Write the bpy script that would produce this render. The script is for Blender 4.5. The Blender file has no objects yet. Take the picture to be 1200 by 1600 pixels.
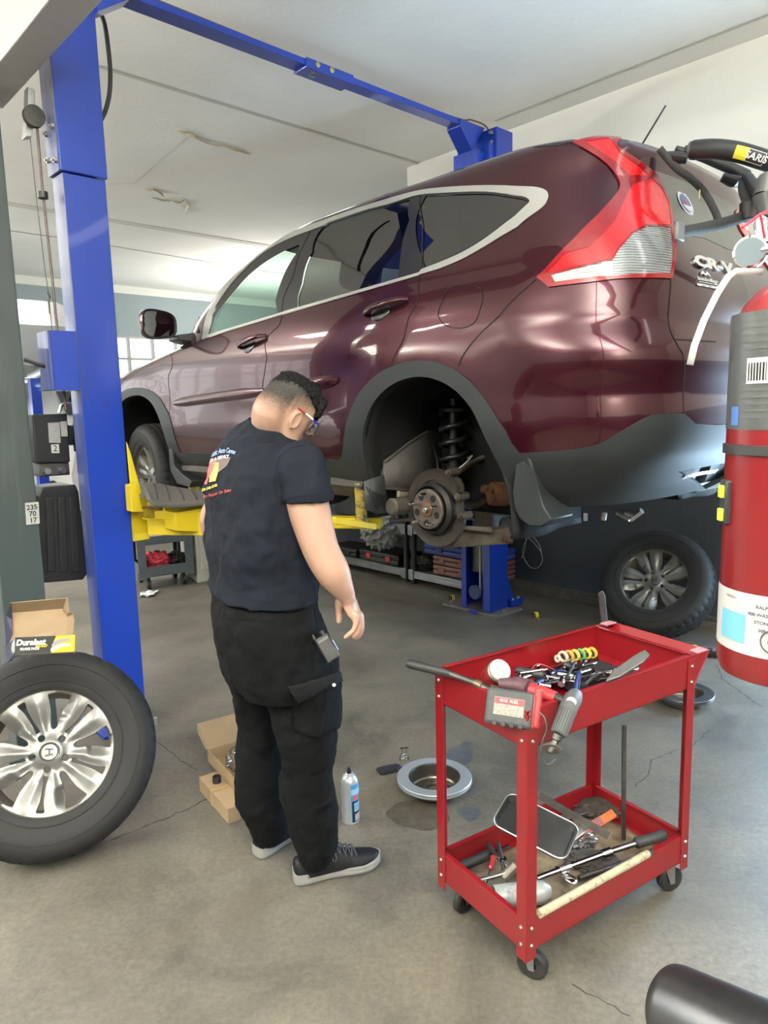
import bpy, bmesh, math, random
from mathutils import Vector, Matrix, Euler
from mathutils.bvhtree import BVHTree
from mathutils.geometry import delaunay_2d_cdt
random.seed(7)
PI = math.pi
sc = bpy.context.scene
COL = sc.collection
V = Vector

# ------------------------------------------------------------------ camera
FPX, CAM_H, TILT, ROLL = 1109.0, 1.55, math.radians(8.3), math.radians(-1.4)
_f = V((0, math.cos(TILT), -math.sin(TILT)))
_rt = V((1, 0, 0)); _up = _rt.cross(_f)
CR = _rt * math.cos(ROLL) + _up * math.sin(ROLL)
CU = CR.cross(_f); CF = _f
CP = V((0, 0, CAM_H))
cam = bpy.data.cameras.new('camera')
cam.sensor_fit = 'VERTICAL'; cam.sensor_height = 36.0; cam.lens = FPX / 1600 * 36.0
cam.clip_start = 0.05; cam.clip_end = 200
camo = bpy.data.objects.new('camera', cam); COL.objects.link(camo)
camo.matrix_world = Matrix(((CR.x, CU.x, -CF.x, CP.x), (CR.y, CU.y, -CF.y, CP.y), (CR.z, CU.z, -CF.z, CP.z), (0, 0, 0, 1)))
sc.camera = camo

# ------------------------------------------------------------------ colour, world, lights
sc.view_settings.view_transform = 'Standard'
sc.view_settings.look = 'None'
sc.view_settings.exposure = -0.08
sc.view_settings.gamma = 1.0
sc.view_settings.use_curve_mapping = False
sc.cycles.max_bounces = 8
sc.cycles.caustics_reflective = False; sc.cycles.caustics_refractive = False
w = bpy.data.worlds.new('outdoors'); sc.world = w; w.use_nodes = True
w.node_tree.nodes['Background'].inputs[0].default_value = (0.80, 0.90, 1.0, 1)
w.node_tree.nodes['Background'].inputs[1].default_value = 1.6

# room axes: EU runs along the cars towards the far end, EV runs from the camera to the dark wall
EU = V((-0.682, 0.731, 0)).normalized(); EV = V((0.731, 0.682, 0)).normalized()
def uv(u, v, z=0): return EU * u + EV * v + V((0, 0, z))
CEIL = 3.70

def area(name, loc, target, sx, sy, power, color, spread=None):
    l = bpy.data.lights.new(name, 'AREA'); l.shape = 'RECTANGLE'; l.size = sx; l.size_y = sy
    l.energy = power; l.color = color
    if spread: l.spread = math.radians(spread)
    o = bpy.data.objects.new(name, l); COL.objects.link(o); o.location = loc
    d = (V(target) - V(loc)).normalized()
    o.rotation_euler = d.to_track_quat('-Z', 'Y').to_euler()
    return o
# daylight through the open garage door at the end of the dark wall
area('door_daylight', uv(.72, 4.93, 1.12), uv(.5, 0, .75), 0.78, 2.15, 225, (0.52, 0.76, 1.0))
# daylight through the far windows
area('far_daylight', uv(11.6, -1.5, 2.1), uv(0, -1.5, 1.2), 8.5, 1.8, 70, (0.93, 0.97, 1.0))
# fluorescent downlights under the ceiling, some added to light the far end
for i, (u_, v_, pd, pu_) in enumerate([(-0.9, 3.2, 8, 0), (-1.8, -0.4, 6, 1050), (2.2, -3.8, 10, 1050), (5.4, 3.4, 30, 0), (8.6, 3.0, 50, 0), (8.6, -3.2, 40, 1200), (9.4, 6.8, 40, 120), (5.6, -.5, 120, 0)]):
    for p_, up_ in ((pd, 0), (pu_, 1)):  # upward lamps are unseen and have no fitting, added to brighten the ceiling
        if p_:
            a_ = area('ceiling_and_fill_lamp', uv(u_, v_, CEIL - (1.3 if up_ else .2)), (0, 0, 0), 1.2 if up_ else .22, 2.3, p_, (1.0, 0.965, 0.88))
            a_.rotation_euler = Euler((PI if up_ else 0, 0, math.atan2(EU.y, EU.x) + PI / 2))

# ------------------------------------------------------------------ pixel rays (photo frame 1200x1600)
def ray(px, py):
    return (CF + CR * ((px - 600) / FPX) - CU * ((py - 800) / FPX)).normalized()
def onz(px, py, z=0.0):
    d = ray(px, py); return CP + d * ((z - CAM_H) / d.z)
def onp(px, py, p, n):
    d = ray(px, py); n = V(n); return CP + d * ((V(p) - CP).dot(n) / d.dot(n))
def atd(px, py, depth):
    """point on the pixel ray at a distance measured along the view axis"""
    return CP + (CF + CR * ((px - 600) / FPX) - CU * ((py - 800) / FPX)) * depth

# ------------------------------------------------------------------ materials
MATS = {}
def mat(name, col, rough=0.5, metal=0.0, var=0.0, vscale=8.0, bump=0.0, bscale=60.0, coat=0.0, spec=0.5,
        col2=None, alpha=1.0, trans=0.0, emit=None, estr=1.0, dirt=None, rvar=0.0, sheen=0.0, sss=0.0):
    if name in MATS: return MATS[name]
    m = bpy.data.materials.new(name); m.use_nodes = True
    nt = m.node_tree; N = nt.nodes; L = nt.links
    b = N['Principled BSDF']
    c4 = (*col, 1)
    b.inputs['Base Color'].default_value = c4
    b.inputs['Roughness'].default_value = rough
    b.inputs['Metallic'].default_value = metal
    b.inputs['Coat Weight'].default_value = coat
    b.inputs['Coat Roughness'].default_value = 0.04
    b.inputs['Specular IOR Level'].default_value = spec
    b.inputs['Alpha'].default_value = alpha
    b.inputs['Transmission Weight'].default_value = trans
    if sheen: b.inputs['Sheen Weight'].default_value = sheen
    if sss:
        b.inputs['Subsurface Weight'].default_value = sss
        b.inputs['Subsurface Radius'].default_value = (0.02, 0.008, 0.004)
    if emit:
        b.inputs['Emission Color'].default_value = (*emit, 1); b.inputs['Emission Strength'].default_value = estr
    tc = N.new('ShaderNodeTexCoord')
    if var > 0 or col2:
        n = N.new('ShaderNodeTexNoise'); n.inputs['Scale'].default_value = vscale; n.inputs['Detail'].default_value = 8
        n.inputs['Roughness'].default_value = 0.65
        L.new(tc.outputs['Object'], n.inputs['Vector'])
        r = N.new('ShaderNodeValToRGB')
        r.color_ramp.elements[0].position = 0.32; r.color_ramp.elements[1].position = 0.68
        c2 = col2 if col2 else tuple(max(0, c * (1 + var)) for c in col)
        c1 = col if col2 else tuple(max(0, c * (1 - var)) for c in col)
        r.color_ramp.elements[0].color = (*c1, 1); r.color_ramp.elements[1].color = (*c2, 1)
        L.new(n.outputs['Fac'], r.inputs['Fac']); L.new(r.outputs['Color'], b.inputs['Base Color'])
        if rvar:
            mr = N.new('ShaderNodeMapRange'); mr.inputs[3].default_value = max(0.02, rough - rvar); mr.inputs[4].default_value = min(1, rough + rvar)
            L.new(n.outputs['Fac'], mr.inputs[0]); L.new(mr.outputs[0], b.inputs['Roughness'])
    if bump > 0:
        n2 = N.new('ShaderNodeTexNoise'); n2.inputs['Scale'].default_value = bscale; n2.inputs['Detail'].default_value = 5
        L.new(tc.outputs['Object'], n2.inputs['Vector'])
        bp = N.new('ShaderNodeBump'); bp.inputs['Strength'].default_value = bump; bp.inputs['Distance'].default_value = 0.01
        L.new(n2.outputs['Fac'], bp.inputs['Height']); L.new(bp.outputs['Normal'], b.inputs['Normal'])
    MATS[name] = m; return m

def glassmat(name, tint, refl=0.9, rough=0.0, ior=1.5):
    """thin pane: coloured see-through plus fresnel mirror"""
    if name in MATS: return MATS[name]
    m = bpy.data.materials.new(name); m.use_nodes = True
    nt = m.node_tree; N = nt.nodes; L = nt.links
    for n in list(N): N.remove(n)
    out = N.new('ShaderNodeOutputMaterial'); mx = N.new('ShaderNodeMixShader')
    tr = N.new('ShaderNodeBsdfTransparent'); gl = N.new('ShaderNodeBsdfGlossy'); fr = N.new('ShaderNodeFresnel')
    tr.inputs[0].default_value = (*tint, 1); gl.inputs['Roughness'].default_value = rough
    gl.inputs[0].default_value = (refl, refl, refl, 1); fr.inputs[0].default_value = ior
    ge = N.new('ShaderNodeNewGeometry'); mi_ = N.new('ShaderNodeMix'); L.new(ge.outputs['Backfacing'], mi_.inputs[0]); mi_.inputs[2].default_value = ior; mi_.inputs[3].default_value = 1 / ior; L.new(mi_.outputs[0], fr.inputs[0])
    L.new(fr.outputs[0], mx.inputs[0]); L.new(tr.outputs[0], mx.inputs[1]); L.new(gl.outputs[0], mx.inputs[2])
    L.new(mx.outputs[0], out.inputs[0]); MATS[name] = m; return m

# ------------------------------------------------------------------ mesh builder
class MB:
    def __init__(s, M=None):
        s.v = []; s.f = []; s.m = []; s.M = M or Matrix.Identity(4); s.mi = 0
    def av(s, p): s.v.append(s.M @ V(p)); return len(s.v) - 1
    def af(s, idx, mi=None): s.f.append(tuple(idx)); s.m.append(s.mi if mi is None else mi)
    def quad(s, *ps, mi=None):
        s.af([s.av(p) for p in ps], mi); return s
    def box(s, c, d, R=None, mi=None, taper=1.0):
        c = V(c); hx, hy, hz = d[0] / 2, d[1] / 2, d[2] / 2
        R = R or Matrix.Identity(3)
        if isinstance(R, (int, float)): R = Matrix.Rotation(R, 3, 'Z')
        ids = []
        for z in (-1, 1):
            k = taper if z > 0 else 1
            for x, y in ((-1, -1), (1, -1), (1, 1), (-1, 1)):
                ids.append(s.av(c + R @ V((x * hx * k, y * hy * k, z * hz))))
        for f in ((3, 2, 1, 0), (4, 5, 6, 7), (0, 1, 5, 4), (1, 2, 6, 5), (2, 3, 7, 6), (3, 0, 4, 7)):
            s.af([ids[i] for i in f], mi)
        return s
    def ring(s, pts): return [s.av(p) for p in pts]
    def bridge(s, a, b, closed=True, mi=None):
        n = len(a)
        for i in range(n if closed else n - 1):
            j = (i + 1) % n; s.af((a[i], a[j], b[j], b[i]), mi)
    def loft(s, rings, closed=True, cap0=True, cap1=True, mi=None):
        rs = [s.ring(r) for r in rings]
        for a, b in zip(rs, rs[1:]): s.bridge(a, b, closed, mi)
        if cap0 and closed: s.af(list(reversed(rs[0])), mi)
        if cap1 and closed: s.af(rs[-1], mi)
        return s
    def cyl(s, p0, p1, r0, r1=None, n=20, cap=True, mi=None):
        return s.tube([p0, p1], [r0, r0 if r1 is None else r1], n, cap, mi)
    def tube(s, pts, r, n=10, cap=True, mi=None, flat=1.0, up=None):
        pts = [V(p) for p in pts]
        if not hasattr(r, '__len__'): r = [r] * len(pts)
        rings = []; prev = None
        for i, p in enumerate(pts):
            t = (pts[min(i + 1, len(pts) - 1)] - pts[max(i - 1, 0)])
            if t.length < 1e-9: t = V((0, 0, 1))
            t.normalize()
            if prev is None:
                a = V(up) if up is not None else (V((0, 0, 1)) if abs(t.z) < 0.9 else V((1, 0, 0)))
                x = (a - t * a.dot(t)).normalized()
            else:
                x = prev - t * prev.dot(t)
                x = x.normalized() if x.length > 1e-6 else prev
            prev = x; y = t.cross(x)
            rings.append([p + (x * math.cos(2 * PI * k / n) * flat + y * math.sin(2 * PI * k / n)) * r[i] for k in range(n)])
        return s.loft(rings, True, cap, cap, mi)
    def lathe(s, prof, n=40, o=(0, 0, 0), ax=(0, 0, 1), mi=None, closed_prof=False, mis=None):
        o = V(o); az = V(ax).normalized(); a = V((0, 0, 1)) if abs(az.z) < 0.9 else V((1, 0, 0))
        x = (a - az * a.dot(az)).normalized(); y = az.cross(x)
        rs = []
        for (r, z) in prof:
            if r < 1e-6: rs.append([s.av(o + az * z)])
            else: rs.append([s.av(o + az * z + (x * math.cos(2 * PI * k / n) + y * math.sin(2 * PI * k / n)) * r) for k in range(n)])
        pr = list(zip(rs, rs[1:]))
        if closed_prof: pr.append((rs[-1], rs[0]))
        for q, (A, B) in enumerate(pr):
            m_ = mis[q] if mis else mi
            if len(A) == 1 and len(B) == 1: continue
            for k in range(n):
                j = (k + 1) % n
                if len(A) == 1: s.af((A[0], B[j], B[k]), m_)
                elif len(B) == 1: s.af((A[k], A[j], B[0]), m_)
                else: s.af((A[k], A[j], B[j], B[k]), m_)
        return s
    def prism(s, poly, t, M=None, mi=None, mis=None):
        """poly in local xy, thickness t along z from 0; M places it"""
        M = M or Matrix.Identity(4)
        a = [s.av(M @ V((x, y, 0))) for x, y in poly]; b = [s.av(M @ V((x, y, t))) for x, y in poly]
        s.af(list(reversed(a)), mi); s.af(b, mi); s.bridge(a, b, True, mis if mis is not None else mi); return s
    def ell(s, c, r, n=16, m=10, R=None, mi=None):
        c = V(c); R = R or Matrix.Identity(3)
        rs = []
        for i in range(m + 1):
            th = PI * i / m
            if i in (0, m): rs.append([s.av(c + R @ V((0, 0, r[2] * math.cos(th))))])
            else: rs.append([s.av(c + R @ V((r[0] * math.sin(th) * math.cos(2 * PI * k / n), r[1] * math.sin(th) * math.sin(2 * PI * k / n), r[2] * math.cos(th)))) for k in range(n)])
        for A, B in zip(rs, rs[1:]):
            for k in range(n):
                j = (k + 1) % n
                if len(A) == 1: s.af((A[0], B[k], B[j]), mi)
                elif len(B) == 1: s.af((A[k], B[0], A[j]), mi)
                else: s.af((A[k], B[k], B[j], A[j]), mi)
        return s
    def grid(s, fn, nu, nv, mi=None):
        ids = [[s.av(fn(i / nu, j / nv)) for j in range(nv + 1)] for i in range(nu + 1)]
        for i in range(nu):
            for j in range(nv): s.af((ids[i][j], ids[i + 1][j], ids[i + 1][j + 1], ids[i][j + 1]), mi)
        return s

def tag(o, label=None, cat=None, group=None, kind=None):
    if label: o['label'] = label
    if cat: o['category'] = cat
    if group: o['group'] = group
    if kind: o['kind'] = kind
    return o
def thing(name, label, cat, loc=(0, 0, 0), rz=0, group=None, rot=None):
    o = bpy.data.objects.new(name, None); COL.objects.link(o); o.empty_display_size = 0.05
    o.location = loc; o.rotation_euler = rot if rot is not None else (0, 0, rz)
    return tag(o, label, cat, group)
def obj(name, mb, m, parent=None, smooth=38, bevel=0, seg=2, label=None, cat=None, group=None, kind=None, recalc=True, sub=0, normals=None, solid=0):
    me = bpy.data.meshes.new(name)
    me.from_pydata([tuple(p) for p in mb.v], [], mb.f)
    ms = m if isinstance(m, (list, tuple)) else [m]
    for x in ms: me.materials.append(x)
    if len(ms) > 1: me.polygons.foreach_set('material_index', [min(k, len(ms) - 1) for k in mb.m])
    if recalc:
        bm = bmesh.new(); bm.from_mesh(me); bmesh.ops.recalc_face_normals(bm, faces=bm.faces); bm.to_mesh(me); bm.free()
    me.update()
    if smooth:
        me.shade_smooth()
        if smooth < 179: me.set_sharp_from_angle(angle=math.radians(smooth))
    o = bpy.data.objects.new(name, me); COL.objects.link(o)
    if parent: o.parent = parent
    if solid:
        md = o.modifiers.new('solid', 'SOLIDIFY'); md.thickness = solid; md.offset = 0
    if bevel:
        md = o.modifiers.new('bevel', 'BEVEL'); md.width = bevel; md.segments = seg; md.limit_method = 'ANGLE'; md.angle_limit = math.radians(40)
        md.harden_normals = False
    if sub:
        md = o.modifiers.new('sub', 'SUBSURF'); md.levels = sub; md.render_levels = sub
    return tag(o, label, cat, group, kind)
def copy_tree(o, parent=None):
    c = o.copy(); COL.objects.link(c)
    if parent: c.parent = parent
    for ch in list(o.children): copy_tree(ch, c)
    return c
def frame(o, x, z):
    """matrix with origin o, local x axis x, local z axis z"""
    z = V(z).normalized(); x = V(x); x = (x - z * x.dot(z)).normalized(); y = z.cross(x)
    o = V(o)
    return Matrix(((x.x, y.x, z.x, o.x), (x.y, y.y, z.y, o.y), (x.z, y.z, z.z, o.z), (0, 0, 0, 1)))
def interp(xs, ys, x):
    """smooth (catmull-rom style) table lookup"""
    n = len(xs)
    if x <= xs[0]: return ys[0]
    if x >= xs[-1]: return ys[-1]
    i = 0
    while xs[i + 1] < x: i += 1
    def sl(k):
        if k == 0: return (ys[1] - ys[0]) / (xs[1] - xs[0])
        if k == n - 1: return (ys[-1] - ys[-2]) / (xs[-1] - xs[-2])
        a = (ys[k] - ys[k - 1]) / (xs[k] - xs[k - 1]); b = (ys[k + 1] - ys[k]) / (xs[k + 1] - xs[k])
        return 0 if a * b <= 0 else 2 * a * b / (a + b)
    h = xs[i + 1] - xs[i]; t = (x - xs[i]) / h
    m0, m1 = sl(i) * h, sl(i + 1) * h
    return (2 * t**3 - 3 * t**2 + 1) * ys[i] + (t**3 - 2 * t**2 + t) * m0 + (-2 * t**3 + 3 * t**2) * ys[i + 1] + (t**3 - t**2) * m1
def smooth_path(pts, k=6, closed=False):
    pts = [V(p) for p in pts]; n = len(pts); out = []
    rng = range(n) if closed else range(n - 1)
    for i in rng:
        p1, p2 = pts[i], pts[(i + 1) % n]
        p0 = pts[(i - 1) % n] if (closed or i > 0) else p1 * 2 - p2
        p3 = pts[(i + 2) % n] if (closed or i < n - 2) else p2 * 2 - p1
        for j in range(k):
            t = j / k
            out.append(0.5 * ((2 * p1) + (p2 - p0) * t + (2 * p0 - 5 * p1 + 4 * p2 - p3) * t * t + (3 * p1 - p0 - 3 * p2 + p3) * t**3))
    if not closed: out.append(pts[-1])
    return out
FONT_CACHE = {}
def text_mesh(txt, size, depth=0.0006, shear=0.0, bold=0.0, align='CENTER', squeeze=1.0):
    """lettering as mesh data: (verts, faces) in the xy plane"""
    key = (txt, size, depth, shear, bold, align, squeeze)
    if key in FONT_CACHE: return FONT_CACHE[key]
    cu = bpy.data.curves.new('lettering', 'FONT'); cu.body = txt; cu.size = size; cu.extrude = depth; cu.shear = shear
    cu.align_x = align; cu.align_y = 'CENTER'; cu.offset = bold; cu.resolution_u = 3
    o = bpy.data.objects.new('lettering', cu); COL.objects.link(o)
    dg = bpy.context.evaluated_depsgraph_get(); me = bpy.data.meshes.new_from_object(o.evaluated_get(dg))
    vs = [V((v.co.x * squeeze, v.co.y, v.co.z)) for v in me.vertices]; fs = [tuple(p.vertices) for p in me.polygons]
    bpy.data.objects.remove(o); bpy.data.curves.remove(cu); bpy.data.meshes.remove(me)
    FONT_CACHE[key] = (vs, fs); return vs, fs
def add_text(mb, txt, size, M, mi=None, warp=None, **kw):
    vs, fs = text_mesh(txt, size, **kw)
    ids = [mb.av(warp(v) if warp else M @ v) for v in vs]
    for f in fs: mb.af([ids[i] for i in f], mi)
# ================================================================== the room
RZ = math.atan2(EU.y, EU.x)                    # world angle of the room's long axis
RM = Matrix.Rotation(RZ, 4, 'Z')               # local x = EU, local y = -EV (left), so v = -y
def floor_mat():
    m = bpy.data.materials.new('concrete'); m.use_nodes = True; nt = m.node_tree; N = nt.nodes; L = nt.links
    b = N['Principled BSDF']; tc = N.new('ShaderNodeTexCoord')
    def noise(s, d=8, r=0.6, dist=0.0):
        n = N.new('ShaderNodeTexNoise'); n.inputs['Scale'].default_value = s; n.inputs['Detail'].default_value = d
        n.inputs['Roughness'].default_value = r; n.inputs['Distortion'].default_value = dist; L.new(tc.outputs['Object'], n.inputs['Vector']); return n
    def ramp(src, stops):
        r = N.new('ShaderNodeValToRGB'); cr = r.color_ramp
        cr.elements[0].position, cr.elements[0].color = stops[0][0], (*stops[0][1], 1)
        cr.elements[1].position, cr.elements[1].color = stops[-1][0], (*stops[-1][1], 1)
        for p, c in stops[1:-1]:
            e = cr.elements.new(p); e.color = (*c, 1)
        L.new(src, r.inputs['Fac']); return r.outputs['Color']
    def mix(a, c, f, mode='MIX'):
        x = N.new('ShaderNodeMix'); x.data_type = 'RGBA'; x.blend_type = mode
        if isinstance(f, float): x.inputs[0].default_value = f
        else: L.new(f, x.inputs[0])
        for k, s in ((6, a), (7, c)):
            if isinstance(s, tuple): x.inputs[k].default_value = (*s, 1)
            else: L.new(s, x.inputs[k])
        return x.outputs[2]
    base = ramp(noise(0.55, 6, 0.55, 0.4).outputs['Fac'], [(0.3, (0.078, 0.070, 0.058)), (0.5, (0.120, 0.110, 0.092)), (0.7, (0.180, 0.164, 0.136))])
    cloud = ramp(noise(2.6, 9, 0.7, 0.6).outputs['Fac'], [(0.3, (0.55, 0.55, 0.57)), (0.5, (0.95, 0.95, 0.94)), (0.72, (1.25, 1.22, 1.16))])
    c = mix(base, cloud, 1.0, 'MULTIPLY')
    fine = ramp(noise(55, 6, 0.75).outputs['Fac'], [(0.3, (0.70, 0.70, 0.70)), (0.7, (1.2, 1.2, 1.2))])
    c = mix(c, fine, 1.0, 'MULTIPLY')
    # oil stains
    st = ramp(noise(1.5, 5, 0.6, 1.2).outputs['Fac'], [(0.56, (0, 0, 0)), (0.76, (0.75, 0.75, 0.75))])
    sm = N.new('ShaderNodeSeparateColor'); L.new(st, sm.inputs[0])
    c = mix(c, (0.085, 0.075, 0.06), sm.outputs[0])
    # dark specks
    vo = N.new('ShaderNodeTexVoronoi'); vo.inputs['Scale'].default_value = 26; L.new(tc.outputs['Object'], vo.inputs['Vector'])
    sp = ramp(vo.outputs['Distance'], [(0.035, (0.8, 0.8, 0.8)), (0.07, (0, 0, 0))])
    s2 = N.new('ShaderNodeSeparateColor'); L.new(sp, s2.inputs[0]); 
    nz = ramp(noise(6, 3).outputs['Fac'], [(0.5, (0, 0, 0)), (0.62, (1, 1, 1))]); s3 = N.new('ShaderNodeSeparateColor'); L.new(nz, s3.inputs[0])
    mm = N.new('ShaderNodeMath'); mm.operation = 'MULTIPLY'; L.new(s2.outputs[0], mm.inputs[0]); L.new(s3.outputs[0], mm.inputs[1])
    c = mix(c, (0.08, 0.075, 0.07), mm.outputs[0])
    L.new(c, b.inputs['Base Color'])
    mr = N.new('ShaderNodeMapRange'); mr.inputs[3].default_value = 0.38; mr.inputs[4].default_value = 0.62
    L.new(noise(3.1, 6).outputs['Fac'], mr.inputs[0]); L.new(mr.outputs[0], b.inputs['Roughness'])
    bp = N.new('ShaderNodeBump'); bp.inputs['Strength'].default_value = 0.25; bp.inputs['Distance'].default_value = 0.004
    L.new(noise(38, 6, 0.7).outputs['Fac'], bp.inputs['Height']); L.new(bp.outputs[0], b.inputs['Normal'])
    return m
MFLOOR = floor_mat()
M_ceil = mat('ceiling_plaster', (0.86, 0.86, 0.82), 0.85, var=0.035, vscale=1.2, bump=0.18, bscale=22)
M_wallw = mat('wall_white_paint', (0.76, 0.755, 0.70), 0.7, var=0.03, vscale=1.1, bump=0.06, bscale=30)
M_walld = mat('wall_dark_paint', (0.046, 0.054, 0.066), 0.5, var=0.22, vscale=1.7, bump=0.12, bscale=25, rvar=0.12)
M_wallb = mat('wall_blue_grey_paint', (0.34, 0.41, 0.44), 0.7, var=0.04, vscale=0.8, bump=0.05)
M_base = mat('grimy_base_rail', (0.085, 0.078, 0.068), 0.75, var=0.4, vscale=14, bump=0.3)
M_mullion = mat('window_frame_paint', (0.45, 0.46, 0.46), 0.5, var=0.05)
M_seam_shade = mat('seam_and_shade_tone', (0.60, 0.59, 0.53), 0.9)  # ceiling seams, and the strip painted for shading near the wall
M_tear = mat('torn_plaster', (0.55, 0.46, 0.30), 0.9, var=0.2, vscale=20)
M_crack = mat('crack_filth', (0.045, 0.042, 0.038), 0.9)
U0, U1, V0, V1 = -3.4, 12.0, -7.5, 4.85
UW, VB = 4.78, 9.2      # the white wall stops at UW; beyond it the hall widens to VB
def S(name, mb, m, **k): return obj(name, mb, m, kind='structure', **k)
def ub(mb, u0, u1, v0, v1, z0, z1, mi=None):
    c = uv((u0 + u1) / 2, (v0 + v1) / 2, (z0 + z1) / 2)
    mb.box(c, (abs(u1 - u0), abs(v1 - v0), abs(z1 - z0)), R=RZ, mi=mi); return mb

f = MB(); ub(f, U0 - 4, U1 + .2, V0 - .2, V1 + 4, -0.2, 0); S('floor', f, MFLOOR, smooth=0)
c_ = MB(); ub(c_, U0 - .2, U1 + .2, V0 - .2, VB + .2, CEIL, CEIL + .15); S('ceiling', c_, M_ceil, smooth=0)
# long dark wall with the garage door opening at its near end
w_ = MB(); ub(w_, 1.12, UW, V1, V1 + .2, 0, 1.74, 0); ub(w_, 1.12, UW, V1, V1 + .2, 1.74, CEIL, 1); ub(w_, UW, 6.9, V1, V1 + .2, 0, 1.5, 0)
ub(w_, U0, 1.12, V1, V1 + .2, 2.22, CEIL, 1); ub(w_, U0, .33, V1, V1 + .2, 0, 1.74, 0); ub(w_, U0, .33, V1, V1 + .2, 1.74, 2.22, 1)
S('wall_right', w_, [M_walld, M_wallw], smooth=0)
w_ = MB(); ub(w_, UW, U1, VB, VB + .2, 0, CEIL, 0); ub(w_, UW - .2, UW, V1 + .2, VB + .2, 0, CEIL, 0); S('wall_far_right', w_, [M_wallb], smooth=0)
b_ = MB(); ub(b_, 1.12, 6.9, V1 - .035, V1, 0, .055); ub(b_, 1.12, 6.9, V1 - .02, V1, .055, .085); S('baseboard_right', b_, M_base, bevel=.004)
w_ = MB(); ub(w_, U0, U1, V0 - .2, V0, 0, 1.74, 0); ub(w_, U0, U1, V0 - .2, V0, 1.74, CEIL, 1); S('wall_left', w_, [M_walld, M_wallb], smooth=0)
w_ = MB(); ub(w_, U0 - .2, U0, V0, V1 + .2, 0, 1.74, 0); ub(w_, U0 - .2, U0, V0, V1 + .2, 1.74, CEIL, 1); S('wall_front', w_, [M_walld, M_wallw], smooth=0)
# far wall with a long row of windows
w_ = MB(); WZ0, WZ1 = 1.05, 2.86
ub(w_, U1, U1 + .2, V0, VB + .2, 0, WZ0); ub(w_, U1, U1 + .2, V0, VB + .2, WZ1, CEIL)
xs = [V0, -6.6, -3.4, -2.9, 0.3, 0.8, 4.7]
for a, bq in ((V0, -6.6), (-3.4, -2.9), (.3, .8), (4.4, 4.9), (8.4, VB + .2)): ub(w_, U1, U1 + .2, a, bq, WZ0, WZ1)
S('wall_back', w_, M_wallb, smooth=0)
M_pane = mat('frosted_daylit_glass', (0.8, 0.85, 0.9), 0.3, emit=(0.93, 0.97, 1.0), estr=1.4)
for k, (a, bq) in enumerate(((-6.6, -3.4), (-2.9, .3), (.8, 4.4), (4.9, 8.4))):
    g = MB(); n = 8
    for i in range(n + 1): vv = a + (bq - a) * i / n; ub(g, U1 - .01, U1 + .07, vv - .018, vv + .018, WZ0, WZ1, 0)
    for i in range(6): zz = WZ0 + (WZ1 - WZ0) * i / 5; ub(g, U1 - .005, U1 + .065, a, bq, zz - .016, zz + .016, 0)
    ub(g, U1 + .08, U1 + .1, a, bq, WZ0, WZ1, 1)
    S('window_%d' % (k + 1), g, [M_mullion, M_pane], smooth=0)
# cream cornice boards and shallow ribs of the ceiling
t = MB(); ub(t, U1 - .03, U1, V0, VB, CEIL - .13, CEIL); S('trim_1', t, M_ceil, bevel=.004)
t = MB(); ub(t, 8.04, 8.16, V0, VB, CEIL - .010, CEIL); S('trim_2', t, mat('painted_ceiling_rib', (0.66, 0.65, 0.60), 0.9))
def ceil_line(name, pts, wd, m, dz=.004):
    t = MB()
    for a, b in zip(pts, pts[1:]):
        A, B = V(a), V(b); A.z = B.z = 0; d = (B - A); nrm = V((-d.y, d.x, 0)).normalized() * wd / 2
        t.quad(*[V((p.x, p.y, CEIL - dz)) for p in (A - nrm, B - nrm, B + nrm, A + nrm)])
    return S(name, t, m, smooth=0)
ceil_line('trim_3', [uv(9.03, V0), uv(9.25, 3.6), uv(9.5, 6), uv(9.8, VB)], .022, mat('ceiling_joint', (0.40, 0.385, 0.34), .9))
ceil_line('trim_4', [uv(4.62, -2), uv(4.66, 2.0), uv(4.64, V1)], .035, M_seam_shade)
ceil_line('trim_5', [uv(5.35, 2.98), uv(6.7, 3.15), uv(7.3, 2.5)], .008, M_seam_shade)
ceil_line('trim_shade_band', [uv(3.6, 4.62), uv(1.0, 4.62)], .02, M_seam_shade)  # no real seam: darker strip painted for the soft shading along the wall
# torn strips of plaster hanging from the ceiling
def tear(pix, wd, hang=.03):
    P = [onz(x, y, CEIL) for x, y in pix]; t = MB(); random.seed(len(pix)); rr = [[], []]
    for i, p in enumerate(P):
        d = (P[min(i + 1, len(P) - 1)] - P[max(i - 1, 0)]); n = V((-d.y, d.x, 0)).normalized()
        k = wd * (0.3 + random.random()) * (0.35 if i in (0, len(P) - 1) else 1)
        rr[0].append(p + n * k - V((0, 0, .004))); rr[1].append(p - n * k * .3 - V((0, 0, .004 + hang * random.random())))
    t.bridge(t.ring(rr[0]), t.ring(rr[1]), closed=False); return t
S('trim_7', tear([(277, 201), (287, 204), (297, 205), (306, 213), (320, 219), (340, 226), (356, 228), (370, 233), (390, 240)], .03), M_tear, solid=.004)
S('trim_8', tear([(226, 297), (236, 294), (246, 296), (256, 301)], .045, .05), M_tear, solid=.004)
S('trim_9', tear([(238, 308), (252, 313), (268, 312), (280, 315), (290, 310), (296, 320), (290, 328)], .04, .05), mat('loose_plaster', (0.66, 0.63, 0.52), .9), solid=.004)
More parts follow.
